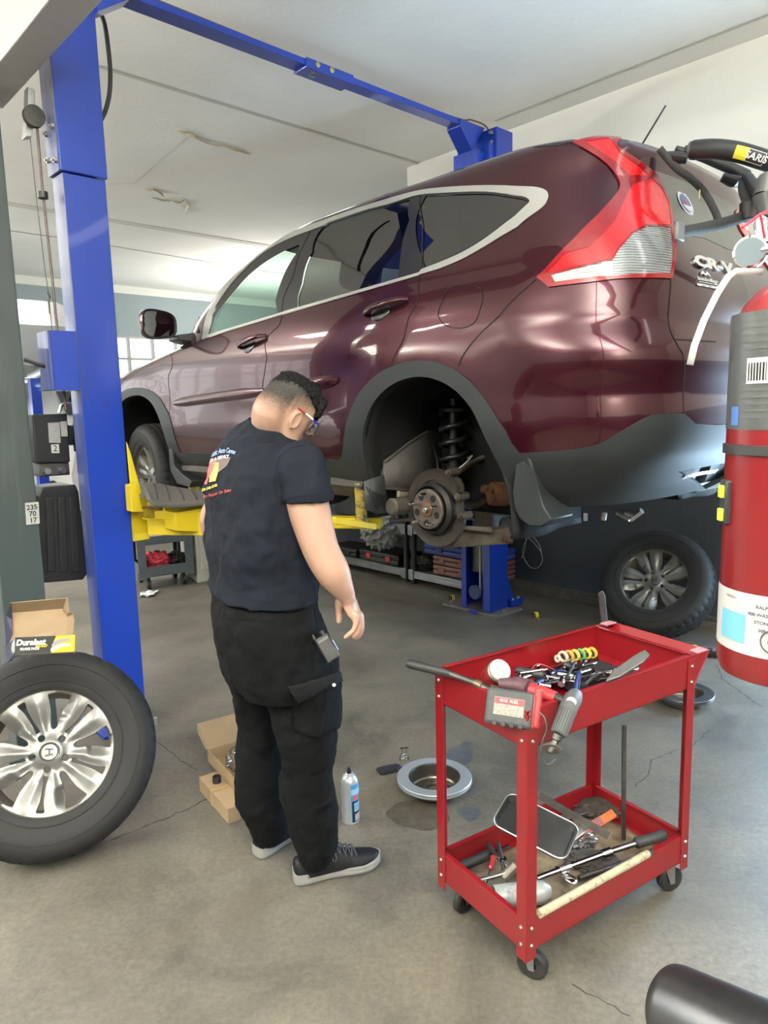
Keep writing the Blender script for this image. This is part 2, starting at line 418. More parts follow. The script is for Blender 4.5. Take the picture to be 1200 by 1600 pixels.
# cracks and drip rings in the concrete
def crack(px, wd=.004, name='trim_10', seed=1):
    random.seed(seed); P = [onz(x, y, 0) for x, y in px]; Q = []
    for a, b in zip(P, P[1:]):
        n = max(2, int((b - a).length / .02))
        for i in range(n):
            q = a.lerp(b, i / n); q += V((random.uniform(-1, 1), random.uniform(-1, 1), 0)) * .006; Q.append(q)
    t = MB(); L_, R_ = [], []
    for i, q in enumerate(Q):
        d = Q[min(i + 1, len(Q) - 1)] - Q[max(0, i - 1)]; n = V((-d.y, d.x, 0)).normalized() * wd * random.uniform(.25, .7)
        L_.append(V((q.x + n.x, q.y + n.y, .0012))); R_.append(V((q.x - n.x, q.y - n.y, .0012)))
    t.bridge(t.ring(L_), t.ring(R_), closed=False); S(name, t, M_crack, smooth=0)
crack([(1120, 1040), (1128, 1060), (1152, 1078), (1185, 1102), (1200, 1108)], .005, 'trim_10', 2)
crack([(1110, 1140), (1078, 1168), (1040, 1178), (1018, 1188), (1012, 1210), (990, 1232)], .004, 'trim_11', 3)
crack([(895, 1536), (930, 1560), (960, 1572), (1000, 1600)], .004, 'trim_12', 4)
crack([(170, 1315), (300, 1262), (392, 1210)], .006, 'trim_13', 5)
crack([(240, 1155), (285, 1190), (310, 1207)], .005, 'trim_14', 6)
M_oil = mat('oil_film', (0.075, 0.08, 0.095), 0.36, var=.25, vscale=12)
def puddle(px, py, rx, ry, name, m=M_oil, seed=1):
    random.seed(seed); c = onz(px, py); t = MB(); n = 36
    ph = [random.uniform(0, 6.28) for _ in range(4)]
    pts = []
    for k in range(n):
        a = 2 * PI * k / n; r = 1 + .06 * math.sin(2 * a + ph[0]) + .05 * math.sin(3 * a + ph[1]) + .03 * math.sin(7 * a + ph[2])
        pts.append((c.x + rx * r * math.cos(a), c.y + ry * r * math.sin(a), .0016))
    t.af([t.av(p) for p in pts]); return S(name, t, m, smooth=0)
puddle(718, 1182, .062, .085, 'trim_15', seed=2); puddle(732, 1164, .03, .03, 'trim_16', seed=3); puddle(735, 1271, .035, .05, 'trim_17', seed=4)
puddle(655, 1272, .125, .10, 'trim_18', mat('oily_grit', (0.045, 0.040, 0.028), .55, col2=(.11, .10, .08), vscale=22), 5)
# ================================================================== road wheel (axis +Z is the outer face, centre at the hub plane)
M_rubber = mat('tyre_rubber', (0.013, 0.013, 0.0135), 0.66, spec=.3, var=.25, vscale=9, bump=.05, bscale=90, rvar=.08)
M_alloy = mat('silver_alloy', (0.17, 0.17, 0.165), 0.36, metal=.7, var=.05, vscale=5, rvar=.06)
M_alloyd = mat('dusty_alloy_edge', (0.34, 0.30, 0.22), 0.5, metal=.6, var=.25, vscale=20)
M_barrel = mat('brake_dusted_barrel', (0.20, 0.175, 0.13), 0.55, metal=.4, var=.3, vscale=14)
M_blackp = mat('black_plastic', (0.02, 0.021, 0.023), 0.42, var=.15, vscale=12)
M_chrome = mat('bright_chrome', (0.80, 0.81, 0.82), 0.10, metal=1.0)
M_steel = mat('worn_steel', (0.42, 0.42, 0.42), 0.34, metal=.95, var=.18, vscale=18, rvar=.1)
M_dsteel = mat('dark_oily_steel', (0.10, 0.095, 0.09), 0.42, metal=.8, var=.35, vscale=16, rvar=.12)
M_rust = mat('rusty_iron', (0.14, 0.06, 0.03), 0.8, metal=.3, var=.5, vscale=22, bump=.3)
RT, RRIM = .362, .226
def face_z(r):   # dish of the spokes
    return interp([0, .035, .06, .09, .15, .205, .222, .228], [.062, .062, .052, .050, .062, .074, .076, .070], r)
def tire_mb():
    t = MB()
    prof = [(.214, .098), (.228, .106), (.236, .106), (.262, .116), (.292, .120), (.318, .117), (.336, .108), (.349, .096),
            (.3555, .082), (.3595, .070)]
    groove = [(.3605, .056), (.3525, .054), (.3525, .047), (.3612, .045), (.362, .018), (.3535, .016), (.3535, .008), (.3622, .006)]
    half = prof + groove
    pr = half + [(r, -z) for r, z in reversed(half)]
    n = 168
    # one lathe with lateral sipes on the shoulders
    rs = []
    for q, (r, z) in enumerate(pr):
        ring = []
        tread = r > .345
        for k in range(n):
            a = 2 * PI * k / n; rr = r
            if tread and abs(z) > .05 and (k % 4) == 0: rr -= .006
            if tread and .018 <= abs(z) <= .046 and (k % 6) == 0: rr -= .005
            if .30 < r < .335 and z > 0: rr += 0
            ring.append(t.av((rr * math.cos(a), rr * math.sin(a), z)))
        rs.append(ring)
    for A, B in zip(rs, rs[1:]): t.bridge(A, B)
    # rim-protector and sidewall rings
    for rr, dz in ((.300, .1212), (.244, .1115)):
        t.lathe([(rr - .0022, dz - .003), (rr - .001, dz + .0006), (rr + .001, dz + .0006), (rr + .0022, dz - .003)], n=96)
    return t
def rim_face_mb():
    """pierced alloy face: five pairs of spokes with broad windows and narrow slots"""
    holes = []
    for k in range(5):
        a0 = PI / 2 + k * 2 * PI / 5
        def P(r, deg): a = a0 + math.radians(deg); return V((r * math.cos(a), r * math.sin(a), 0))
        big = [P(.078, 0), P(.088, -7.5), P(.115, -8.0), P(.155, -9.5), P(.197, -13), P(.2035, -11.5), P(.205, -6), P(.206, 0), P(.2045, 5), P(.2015, 8.5), P(.196, 9.5), P(.150, 6.5), P(.11, 6.5), P(.088, 6.5)]
        holes.append([(p.x, p.y) for p in smooth_path(big, 2, True)])
        def Q(r, deg): a = a0 + math.radians(36 + deg); return V((r * math.cos(a), r * math.sin(a), 0))
        sl = [Q(.080, -2), Q(.082, -6), Q(.110, -3.2), Q(.165, -2.6), Q(.193, -4.2), Q(.200, -3), Q(.200, 2.6), Q(.193, 3.8), Q(.165, 2.0), Q(.110, 2.4), Q(.082, 6)]
        holes.append([(p.x, p.y) for p in smooth_path(sl, 2, True)])
    lug = []
    for k in range(5):
        a = PI / 2 + math.radians(36) + k * 2 * PI / 5
        lug.append([(.0572 * math.cos(a) + .0125 * math.cos(b), .0572 * math.sin(a) + .0125 * math.sin(b)) for b in [2 * PI * j / 16 for j in range(16)]])
    vs = []; es = []
    def lp(l):
        b = len(vs); vs.extend(V(p) for p in l); n = len(l)
        for i in range(n): es.append((b + i, b + (i + 1) % n))
    for l in holes + lug: lp(l)
    lp([(.228 * math.cos(2 * PI * k / 96), .228 * math.sin(2 * PI * k / 96)) for k in range(96)])
    for r in [.018, .036, .046] + [.064 + .0058 * q for q in range(28)]:
        n = max(12, int(r * 2 * PI / .006))
        for k in range(n): vs.append(V((r * math.cos(2 * PI * k / n), r * math.sin(2 * PI * k / n))))
    r_ = delaunay_2d_cdt(vs, es, [], 0, 1e-6)
    t = MB(); P_ = r_[0]
    def ridge(p):      # spoke crown: a crease along each spoke
        r = p.length; a = math.degrees(math.atan2(p.y, p.x)) - 90
        b = (a + 36) % 72 - 36           # -36..36 about the broad window
        s = abs(abs(b) - 22.0)           # distance from spoke centre line
        kk = max(0, 1 - s / 11.0); f = min(1, max(0, (r - .05) / .04)) * min(1, max(0, (.215 - r) / .04))
        w = .008 * kk * f
        if b < 0 and abs(b) < 26 and r > .12: w -= .010 * min(1, (r - .12) / .015) * (26 - abs(b)) / 10 * f
        return w
    fr = [t.av((p.x, p.y, face_z(p.length) + ridge(p))) for p in P_]
    bk = [t.av((p.x, p.y, face_z(p.length) - .034)) for p in P_]
    keep = []
    for f_ in r_[2]:
        c = sum((P_[i] for i in f_), V((0, 0))) / len(f_)
        if c.length > .2285 or any(inpoly2((c.x, c.y), h) for h in holes + lug): continue
        keep.append(f_)
    ec = set()
    for f_ in keep:
        t.af([fr[i] for i in f_], 0); t.af([bk[i] for i in reversed(f_)], 1)
        for a, b in zip(f_, f_[1:] + f_[:1]): ec.add((a, b))
    for a, b in ec:
        if (b, a) not in ec: t.af((fr[b], fr[a], bk[a], bk[b]), 1)
    return t
def inpoly2(p, poly):
    x, y = p; c = False; j = len(poly) - 1
    for i in range(len(poly)):
        xi, yi = poly[i]; xj, yj = poly[j]
        if (yi > y) != (yj > y) and x < (xj - xi) * (y - yi) / (yj - yi) + xi: c = not c
        j = i
    return c
def rim_mb():
    t = rim_face_mb()
    # outer lip and barrel
    t.lathe([(.222, .074), (.228, .083), (.2335, .092), (.2345, .100), (.231, .103), (.226, .099), (.221, .088), (.219, .078)], n=96, mi=0)
    t.lathe([(.2195, .085), (.214, .04), (.205, .0), (.203, -.06), (.222, -.085), (.231, -.103), (.226, -.103), (.214, -.088), (.196, -.06), (.198, 0), (.207, .04), (.214, .085)], n=96, mi=2)
    return t
def cap_mb():
    t = MB(); t.lathe([(0, .068), (.026, .067), (.0295, .064), (.031, .052), (.031, .05)], n=40, mi=0)
    t.lathe([(.0305, .0655), (.033, .067), (.0345, .064), (.0345, .05)], n=40, mi=0)
    # the maker's letter mark
    for s in (-1, 1):
        t.prism([(s * .0055, -.013), (s * .0115, -.013), (s * .0145, .014), (s * .0085, .014)], .0025, Matrix.Translation((0, 0, .0665)), mi=1)
    t.prism([(-.008, -.003), (.008, -.003), (.008, .003), (-.008, .003)], .0025, Matrix.Translation((0, 0, .0665)), mi=1)
    return t
_wm = {}
def wheel_parts(parent, sub=False):
    """tyre, rim and centre cap; with sub=True the tyre mesh itself is a part and the rest its sub-parts"""
    if not _wm:
        a = obj('tire', tire_mb(), M_rubber, None, smooth=35)
        b = obj('rim', rim_mb(), [M_alloy, M_alloyd, M_barrel], None, smooth=36)
        c = obj('center_cap', cap_mb(), [M_alloy, M_blackp], None, smooth=30)
        _wm.update(tire=a, rim=b, center_cap=c); first = True
    else: first = False
    T = _wm['tire'] if first else _wm['tire'].copy()
    if not first: COL.objects.link(T)
    T.parent = parent; T.matrix_basis = Matrix.Identity(4)
    for k in ('rim', 'center_cap'):
        o = _wm[k] if first else _wm[k].copy()
        if not first: COL.objects.link(o)
        o.parent = T if sub else parent
    return T
def orient(o, loc, z, x=(0, 0, 1)):
    M = frame(loc, x, z); o.location = M.to_translation(); o.rotation_euler = M.to_euler()
# ================================================================== the car
CX = V((-.6820, .7314, 0)); CL = V((-.7314, -.6820, 0))            # car forward, car left (world)
CO = V((.176, 2.955, 0)) - CL * .81; CO.z = .873
CAR_M = Matrix(((CX.x, CL.x, 0, CO.x), (CX.y, CL.y, 0, CO.y), (0, 0, 1, CO.z), (0, 0, 0, 1)))
CAR_I = CAR_M.inverted()
def carp(p): return CAR_I @ V(p)
Z_ = [.30, .40, .52, .62, .72, .82, .90, .96, 1.02, 1.10, 1.16, 1.22, 1.30, 1.40, 1.48, 1.54, 1.58, 1.61, 1.635, 1.652]
W_ = [.80, .86, .895, .905, .904, .902, .903, .900, .890, .870, .850, .832, .808, .775, .748, .725, .703, .672, .60, .46]
XR = [-.80, -.90, -.985, -1.0, -.99, -.978, -.972, -.968, -.962, -.945, -.922, -.89, -.845, -.79, -.765, -.765, -.76, -.70, -.55, -.40]
XF = [3.38, 3.46, 3.50, 3.51, 3.49, 3.44, 3.34, 3.12, 2.78, 2.26, 2.19, 2.12, 2.02, 1.87, 1.70, 1.53, 1.38, 1.18, .95, .70]
CA = [0, .008, .03, .075, .155, .285, .47, .70, .925, 1.0]; CB = [0, .22, .44, .62, .765, .872, .945, .986, .9997, 1.0]; CU_ = [i / 8 for i in range(8)] + [.97, 1.0]
ZT = Z_[-1]; ZB = Z_[0]
def bump1(x, c, w): 
    t = abs(x - c) / w
    return 0 if t >= 1 else (1 - t * t) ** 2
def car_surf(u, z):
    """plan outline of the body at height z: u 0..1 rear quarter, 1..2 side, 2..3 front quarter -> point on the left half"""
    W = interp(Z_, W_, z); xr = interp(Z_, XR, z); xf = interp(Z_, XF, z)
    gh = max(0, min(1, (z - 1.02) / .2))
    LR = .50 - .12 * gh; LF = .80 - .25 * gh
    if u <= 1:
        a = interp(CU_, CA, u); b = interp(CU_, CB, u); x = xr + LR * a; y = W * b
    elif u <= 2:
        x = (xr + LR) + (xf - LF - xr - LR) * (u - 1); y = W
    else:
        q = 3 - u; a = interp(CU_, CA, q); b = interp(CU_, CB, q); x = xf - LF * a; y = W * b
    if u > .35 and u < 2.65:
        # flared wheel arches, hollow doors, hip bulge under the tail lamp
        for cx in (-.06, 2.53):
            d = math.hypot((x - cx), (z - .36)); y += .015 * (1 if d < .45 else bump1(d, .45, .22))
        if .3 < x < 2.0: y -= .012 * bump1(x, 1.15, .95) * bump1(z, .62, .22)
    if u < 1.1:
        # step under the lamps: the bumper swells out again
        k = max(0, 1 - u * .0)
        q_ = 1 - u / 1.1; x -= .034 * bump1(z, .83, .13) * q_ * (2 - q_); y += .030 * bump1(z, .83, .13) * u * q_ * 2
    return V((x, y, z))
def mir(p, s): return V((p.x, p.y * s, p.z))
def u_of_x(x, z):
    xr = interp(Z_, XR, z); xf = interp(Z_, XF, z); gh = max(0, min(1, (z - 1.02) / .2)); LR = .50 - .12 * gh; LF = .80 - .25 * gh
    a_, b_ = xr + LR, xf - LF
    if x < a_:
        lo, hi = 0., 1.
        for _ in range(30):
            m = (lo + hi) / 2
            if xr + LR * interp(CU_, CA, m) < x: lo = m
            else: hi = m
        return lo
    if x > b_:
        lo, hi = 2., 3.
        for _ in range(30):
            m = (lo + hi) / 2
            if xf - LF * interp(CU_, CA, 3 - m) < x: lo = m
            else: hi = m
        return lo
    return 1 + (x - a_) / (b_ - a_)
def UX(x, z): return (u_of_x(x, z), z)
# ray caster from the photo's pixels on to this surface
_us = [i / 24 for i in range(24)] + [1 + i / 40 for i in range(40)] + [2 + i / 24 for i in range(25)]
_zs = [ZB + (ZT - ZB) * i / 90 for i in range(91)]
_vv = []; _ff = []
for z in _zs:
    for u in _us: _vv.append(car_surf(u, z))
_nu = len(_us)
for j in range(len(_zs) - 1):
    for i in range(_nu - 1):
        _ff.append((j * _nu + i, j * _nu + i + 1, (j + 1) * _nu + i + 1, (j + 1) * _nu + i))
_bvh = BVHTree.FromPolygons(_vv, _ff)
_cl = carp(CP)
def PX(px, py):
    """pixel -> (u, z) on the body"""
    d = (CAR_I.to_3x3() @ ray(px, py)).normalized()
    loc, nrm, idx, dist = _bvh.ray_cast(_cl, d)
    if loc is None:
        loc, nrm, idx, dist = _bvh.find_nearest(_cl + d * 3.2)
        best = None
        for k in range(20):
            q = _cl + d * (2.4 + .12 * k); l2, n2, i2, d2 = _bvh.find_nearest(q)
            if best is None or d2 < best[0]: best = (d2, l2, i2)
        loc, idx = best[1], best[2]
    j, i = divmod(idx, _nu - 1)
    a, b, c, e = (_vv[k] for k in _ff[idx])
    # invert the bilinear cell
    s, t = .5, .5
    for _ in range(8):
        P_ = a * (1 - s) * (1 - t) + b * s * (1 - t) + c * s * t + e * (1 - s) * t
        ds = (b - a) * (1 - t) + (c - e) * t; dt = (e - a) * (1 - s) + (c - b) * s; r = loc - P_
        A11, A12, A22 = ds.dot(ds), ds.dot(dt), dt.dot(dt); B1, B2 = ds.dot(r), dt.dot(r); D = A11 * A22 - A12 * A12
        if abs(D) < 1e-14: break
        s += (B1 * A22 - B2 * A12) / D; t += (A11 * B2 - A12 * B1) / D
    s = min(1, max(0, s)); t = min(1, max(0, t))
    return (_us[i] + (_us[i + 1] - _us[i]) * s, _zs[j] + (_zs[j + 1] - _zs[j]) * t)
def surf_n(u, z, e=.004):
    z0 = min(max(z, ZB + e), ZT - e); u0 = min(max(u, e), 3 - e)
    du = car_surf(u0 + e, z0) - car_surf(u0 - e, z0); dz = car_surf(u0, z0 + e) - car_surf(u0, z0 - e)
    n = dz.cross(du)
    return n.normalized() if n.length > 1e-9 else V((0, 1, 0))
if surf_n(1.5, .6).y < 0:
    _sn = surf_n
    def surf_n(u, z, e=.004): return -_sn(u, z, e)
def dens(pts, closed=True, ust=.02, zst=.02):
    out = []
    n = len(pts)
    for i in range(n if closed else n - 1):
        a, b = pts[i], pts[(i + 1) % n]
        k = max(1, int(max(abs(a[0] - b[0]) / ust, abs(a[1] - b[1]) / zst)))
        for j in range(k): out.append((a[0] + (b[0] - a[0]) * j / k, a[1] + (b[1] - a[1]) * j / k))
    if not closed: out.append(pts[-1])
    return out
def sm2(pts, k=5, closed=False):
    return [(p.x, p.y) for p in smooth_path([V((a, b, 0)) for a, b in pts], k, closed)]
def inpoly(p, poly):
    x, y = p; c = False; n = len(poly); j = n - 1
    for i in range(n):
        xi, yi = poly[i]; xj, yj = poly[j]
        if (yi > y) != (yj > y) and x < (xj - xi) * (y - yi) / (yj - yi) + xi: c = not c
        j = i
    return c
def surf_obj(name, tris, m, parent, off=0.0, side=1, thick=0.0, smooth=True, label=None):
    """tris: list of triangles of (u,z); builds mesh on the surface with analytic normals"""
    idx = {}; vs = []; ns = []; fs = []
    for tr in tris:
        f_ = []
        for p in tr:
            k = (round(p[0], 6), round(p[1], 6))
            if k not in idx:
                idx[k] = len(vs); n = surf_n(*p); q = car_surf(*p) + n * off; vs.append(mir(q, side)); ns.append(mir(n, side))
            f_.append(idx[k])
        if len(set(f_)) < 3: continue
        a, b, c = (vs[i] for i in f_); nn = (b - a).cross(c - a)
        if nn.dot(ns[f_[0]]) < 0: f_.reverse()
        fs.append(tuple(f_))
    if thick:
        n0 = len(vs); ec = {}
        for f_ in fs:
            for a, b in zip(f_, f_[1:] + f_[:1]): ec[(a, b)] = 1
        for i in range(n0): vs.append(vs[i] - ns[i] * thick); ns.append(-ns[i])
        rim = [(a, b) for (a, b) in ec if (b, a) not in ec]
        back = [(c + n0, b + n0, a + n0) for a, b, c in fs]
        r2 = []
        for a, b in rim: r2.append((b, a, a + n0)); r2.append((b, a + n0, b + n0))
        nf = len(fs); allf = fs + back + r2
    else: allf = fs; nf = len(fs)
    me = bpy.data.meshes.new(name); me.from_pydata([tuple(v) for v in vs], [], allf); me.materials.append(m)
    me.shade_smooth()
    cn = []
    for fi, p in enumerate(me.polygons):
        rimf = thick and fi >= nf + len(fs)
        for v in p.vertices: cn.append(tuple(p.normal) if rimf else tuple(ns[v]))
    me.normals_split_custom_set(cn)
    o = bpy.data.objects.new(name, me); COL.objects.link(o); o.parent = parent
    if label: o['label'] = label
    return o
def tri_region(loops, keep, ust=.045, zst=.03, urange=(0, 3), zrange=(ZB, ZT)):
    """CDT of grid points and constraint loops; keep(centroid) -> key or None; returns {key: tris}"""
    vs = []; es = []; 
    def addloop(lp, closed=True):
        b = len(vs); n = len(lp)
        for p in lp: vs.append(V((p[0], p[1] * 1.0)))
        for i in range(n if closed else n - 1): es.append((b + i, b + (i + 1) % n))
    for lp in loops: addloop(lp)
    allp = [(v.x, v.y) for v in vs]
    cell = {}
    for p in allp: cell.setdefault((int(p[0] / ust), int(p[1] / zst)), []).append(p)
    nu = int((urange[1] - urange[0]) / ust); nz = int((zrange[1] - zrange[0]) / zst)
    for i in range(nu + 1):
        for j in range(nz + 1):
            u = urange[0] + (urange[1] - urange[0]) * i / nu; z = zrange[0] + (zrange[1] - zrange[0]) * j / nz
            cu, cz = int(u / ust), int(z / zst); near = False
            for a in (-1, 0, 1):
                for b in (-1, 0, 1):
                    for p in cell.get((cu + a, cz + b), ()):
                        if ((p[0] - u) / ust) ** 2 + ((p[1] - z) / zst) ** 2 < .16: near = True
            if not near: vs.append(V((u, z)))
    r = delaunay_2d_cdt([v.to_2d() for v in vs], es, [], 0, 1e-6)
    out = {}
    P_ = [(v.x, v.y) for v in r[0]]
    for f_ in r[2]:
        c = (sum(P_[i][0] for i in f_) / len(f_), sum(P_[i][1] for i in f_) / len(f_))
        if not (urange[0] <= c[0] <= urange[1] and zrange[0] <= c[1] <= zrange[1]): continue
        k = keep(c)
        if k is None: continue
        for q in range(1, len(f_) - 1): out.setdefault(k, []).append((P_[f_[0]], P_[f_[q]], P_[f_[q + 1]]))
    return out
def pxs(*pts): return [PX(x, y) for x, y in pts]
M_paint = mat('burgundy_car_paint', (0.040, 0.0060, 0.0115), 0.24, metal=.55, spec=.2, coat=.55, var=.06, vscale=3)
M_clad = mat('dark_grey_cladding', (0.016, 0.0185, 0.020), 0.5, spec=.3, var=.12, vscale=10, bump=.03, bscale=200)
M_cladl = mat('arch_trim_plastic', (0.062, 0.070, 0.073), 0.42, var=.1, vscale=10, bump=.03, bscale=200)
M_pillar = mat('gloss_black_pillar', (0.012, 0.012, 0.014), 0.22)
M_satin = mat('satin_window_trim', (0.50, 0.50, 0.48), 0.28, metal=.7)
M_glassf = glassmat('clear_green_glass', (0.62, 0.76, 0.70))
M_glasst = glassmat('privacy_glass', (0.09, 0.095, 0.09), refl=1.0, ior=1.85)
M_glassb = glassmat('rear_privacy_glass', (0.10, 0.10, 0.095), refl=1.0, ior=2.3)
M_gap = mat('panel_gap', (0.006, 0.004, 0.005), 0.9)
M_red = mat('red_lens', (0.22, 0.004, 0.008), 0.16, coat=.4, var=.18, vscale=30)
M_redb = mat('bright_red_lens', (0.55, 0.008, 0.012), 0.18, coat=.4, var=.2, vscale=45)
def ribbed(name, c1, c2, scale, rough=.15, metal=.5):
    m = mat(name, c1, rough, metal=metal, coat=1.0); nt = m.node_tree; N = nt.nodes; L = nt.links
    wv = N.new('ShaderNodeTexWave'); wv.bands_direction = 'Z'; wv.inputs['Scale'].default_value = scale; wv.inputs['Distortion'].default_value = 1.5
    tc = N.new('ShaderNodeTexCoord'); L.new(tc.outputs['Object'], wv.inputs['Vector'])
    r = N.new('ShaderNodeValToRGB'); r.color_ramp.elements[0].color = (*c1, 1); r.color_ramp.elements[1].color = (*c2, 1)
    L.new(wv.outputs['Fac'], r.inputs[0]); L.new(r.outputs[0], N['Principled BSDF'].inputs['Base Color'])
    bp = N.new('ShaderNodeBump'); bp.inputs['Strength'].default_value = .5; bp.inputs['Distance'].default_value = .004
    L.new(wv.outputs['Fac'], bp.inputs['Height']); L.new(bp.outputs[0], N['Principled BSDF'].inputs['Normal']); return m
M_clearl = ribbed('clear_ribbed_lens', (0.16, 0.165, 0.165), (0.42, 0.43, 0.43), 34)
M_clearw = ribbed('white_strip_lens', (0.42, 0.43, 0.43), (0.62, 0.63, 0.63), 40, metal=.2)
M_liner = mat('wheel_well_liner', (0.009, 0.009, 0.009), 0.8, spec=.2, var=.4, vscale=6, bump=.3, bscale=14)
M_under = mat('underbody_grime', (0.045, 0.042, 0.038), 0.75, var=.4, vscale=9, bump=.3)
M_cabin = mat('cabin_trim', (0.035, 0.035, 0.035), 0.8)
M_seat = mat('seat_cloth', (0.09, 0.088, 0.085), 0.9)

car = thing('suv', 'burgundy compact SUV raised on the blue two-post lift, rear left wheel off', 'car')
car.matrix_world = CAR_M
EXT = [(-.01)]
# ---- outlines (u, z)
rear_in = sm2([(.275, .20), (.275, .347), (.268, .54), (.205, .68), (.09, .765), (-.065, .797), (-.215, .765), (-.335, .68), (-.41, .555), (-.46, .45), (-.50, .33), (-.51, .20)], 5)
front_in = sm2([(2.12, .20), (2.12, .34), (2.12, .5), (2.155, .62), (2.25, .735), (2.38, .79), (2.52, .80), (2.68, .775), (2.80, .70), (2.885, .56), (2.90, .34), (2.90, .2)], 5)
def xz_uz(l): return [UX(x, max(z, .0)) if z >= ZB else (UX(x, ZB)[0], z) for x, z in l]
L_rin = dens(xz_uz(rear_in)); L_fin = dens(xz_uz(front_in))
clad_top = [(3.02, .46), UX(2.98, .45)] + [UX(x, z) for x, z in sm2([(2.98, .45), (2.96, .58), (2.85, .74), (2.70, .83), (2.52, .85), (2.36, .84), (2.21, .80), (2.10, .72), (2.03, .625), (1.99, .44)], 4)]
clad_top += pxs((420, 712), (530, 719)) + sm2(pxs((535, 712), (540, 670), (549, 640), (566, 609), (590, 585), (620, 570), (650, 563), (685, 567), (715, 580), (742, 603), (764, 632), (787, 668), (800, 693)), 4) \
    + sm2(pxs((812, 708), (850, 706), (925, 697), (965, 677), (1005, 654), (1030, 647), (1068, 646)), 4) + pxs((1085, 662), (1118, 664))
zc = clad_top[-1][1]
clad_top += [(.25, zc), (-.02, zc)]
clad_loop = dens(clad_top + [(-.02, .2), (3.02, .2)])
bot = [(-.02, .44), (.3, .43), PX(1120, 777), PX(1000, 796), PX(900, 799), PX(850, 802), UX(-.52, .305)]
bot_loop = dens(bot + [(UX(-.52, .3)[0], .2), (-.02, .2)])
sill_loop = dens([UX(.30, .312), UX(1.2, .316), UX(2.1, .318), (UX(2.1, .3)[0], .2), (UX(.30, .3)[0], .2)])
grp_out = dens(sm2(pxs((318, 520), (325, 490), (333, 472), (367, 427), (409, 389), (451, 366), (490, 350), (555, 327), (617, 308), (661, 297), (710, 292), (760, 290), (800, 291), (843, 294), (857, 304), (850, 322), (820, 345), (790, 366), (757, 386), (725, 404), (690, 419), (657, 429)), 4) + pxs((655, 431), (447, 491), (438, 493), (326, 527), (315, 531)))
grp_in = dens(sm2(pxs((326, 521), (333, 492), (340, 475), (371, 433), (411, 396), (453, 373), (492, 358), (556, 335), (618, 316), (656, 305), (710, 301), (760, 300), (800, 305), (820, 308), (828, 315), (820, 324), (800, 342), (775, 361), (748, 380), (720, 396), (690, 409), (659, 421)), 4) + pxs((655, 426), (447, 486), (438, 489), (326, 523)))
G_f = dens(pxs((328, 522)) + sm2(pxs((336, 497), (359, 464), (388, 431), (417, 408), (447, 391), (468, 382)), 3) + pxs((467, 391), (434, 489)))
G_r = dens(pxs((465, 480), (472, 443), (488, 393), (503, 356), (513, 348), (576, 327), (641, 311), (640, 343), (622, 434)))
G_q = dens(sm2(pxs((665, 306), (710, 304), (760, 303), (798, 308), (817, 311), (824, 316), (816, 324), (797, 341), (773, 359), (745, 378), (718, 393), (690, 406), (664, 417)), 3))
T_out = dens(sm2(pxs((893, 223), (910, 232), (946, 256), (963, 277), (967, 293), (957, 310), (933, 337), (883, 387), (839, 434)), 4) + pxs((858, 449), (917, 442), (967, 436), (1048, 436)) + sm2(pxs((1052, 360), (1046, 320), (1031, 283), (1013, 263), (980, 240), (963, 226), (957, 214)), 4) + pxs((925, 216)))
T_clear = dens(pxs((862, 431), (957, 407), (967, 390), (987, 367), (1010, 355), (1046, 357), (1045, 428), (967, 431), (868, 441)))
T_white = dens(pxs((862, 431), (957, 410), (956, 431), (868, 441)))
T_br = dens(pxs((856, 426), (883, 397), (920, 387), (960, 347), (973, 317), (987, 290), (1017, 280), (1033, 295), (1044, 320), (1047, 352), (1007, 352), (985, 364), (965, 387), (955, 404), (870, 424)))
T_br2 = dens(pxs((915, 223), (950, 218), (968, 240), (1000, 264), (1012, 275), (983, 275), (960, 253), (935, 236)))
gt = PX(1010, 262); gb = PX(1053, 368)
B_glass = dens([PX(975, 238), PX(1012, 265), PX(1030, 285), PX(1044, 315), (PX(1050, 345)[0], gb[1] + .03), PX(1053, 366), PX(1100, 372), PX(1150, 384), (.0 - .02, PX(1150, 384)[1] - .0), (-.02, 1.50), (.4, 1.50)])
WS = dens([(2.42, 1.15), (2.36, 1.35), (2.34, 1.57), (3.02, 1.57), (3.02, 1.15)])
gate_loop = dens([(-.02, 1.62), PX(960, 214), PX(985, 236), PX(1013, 262), PX(1031, 283), PX(1046, 320), PX(1052, 360), PX(1048, 437), PX(1045, 480), PX(1047, 515), PX(1057, 536), PX(1067, 553), PX(1068, 646), PX(1085, 662), PX(1118, 664), (-.02, zc)])
fd_loop = dens(pxs((276, 707), (265, 656), (264, 606), (270, 568), (283, 537), (318, 520), (333, 472), (409, 389), (490, 350)) + pxs((464, 420), (441, 489), (426, 518), (417, 560), (410, 610), (409, 660), (416, 712)))
rd_loop = dens(pxs((416, 712), (409, 660), (410, 610), (417, 560), (426, 518), (441, 489), (464, 420), (490, 350), (661, 297), (657, 429), (653, 468), (632, 525), (611, 570), (588, 587), (566, 609), (549, 640), (540, 670), (535, 712)))
fence = dens([(-.0, ZB), (3.0, ZB)], closed=False)
loops = [L_rin, L_fin, clad_loop, bot_loop, sill_loop, grp_out, grp_in, G_f, G_r, G_q, T_out, T_clear, T_white, T_br, T_br2, B_glass, WS, gate_loop, fd_loop, rd_loop]
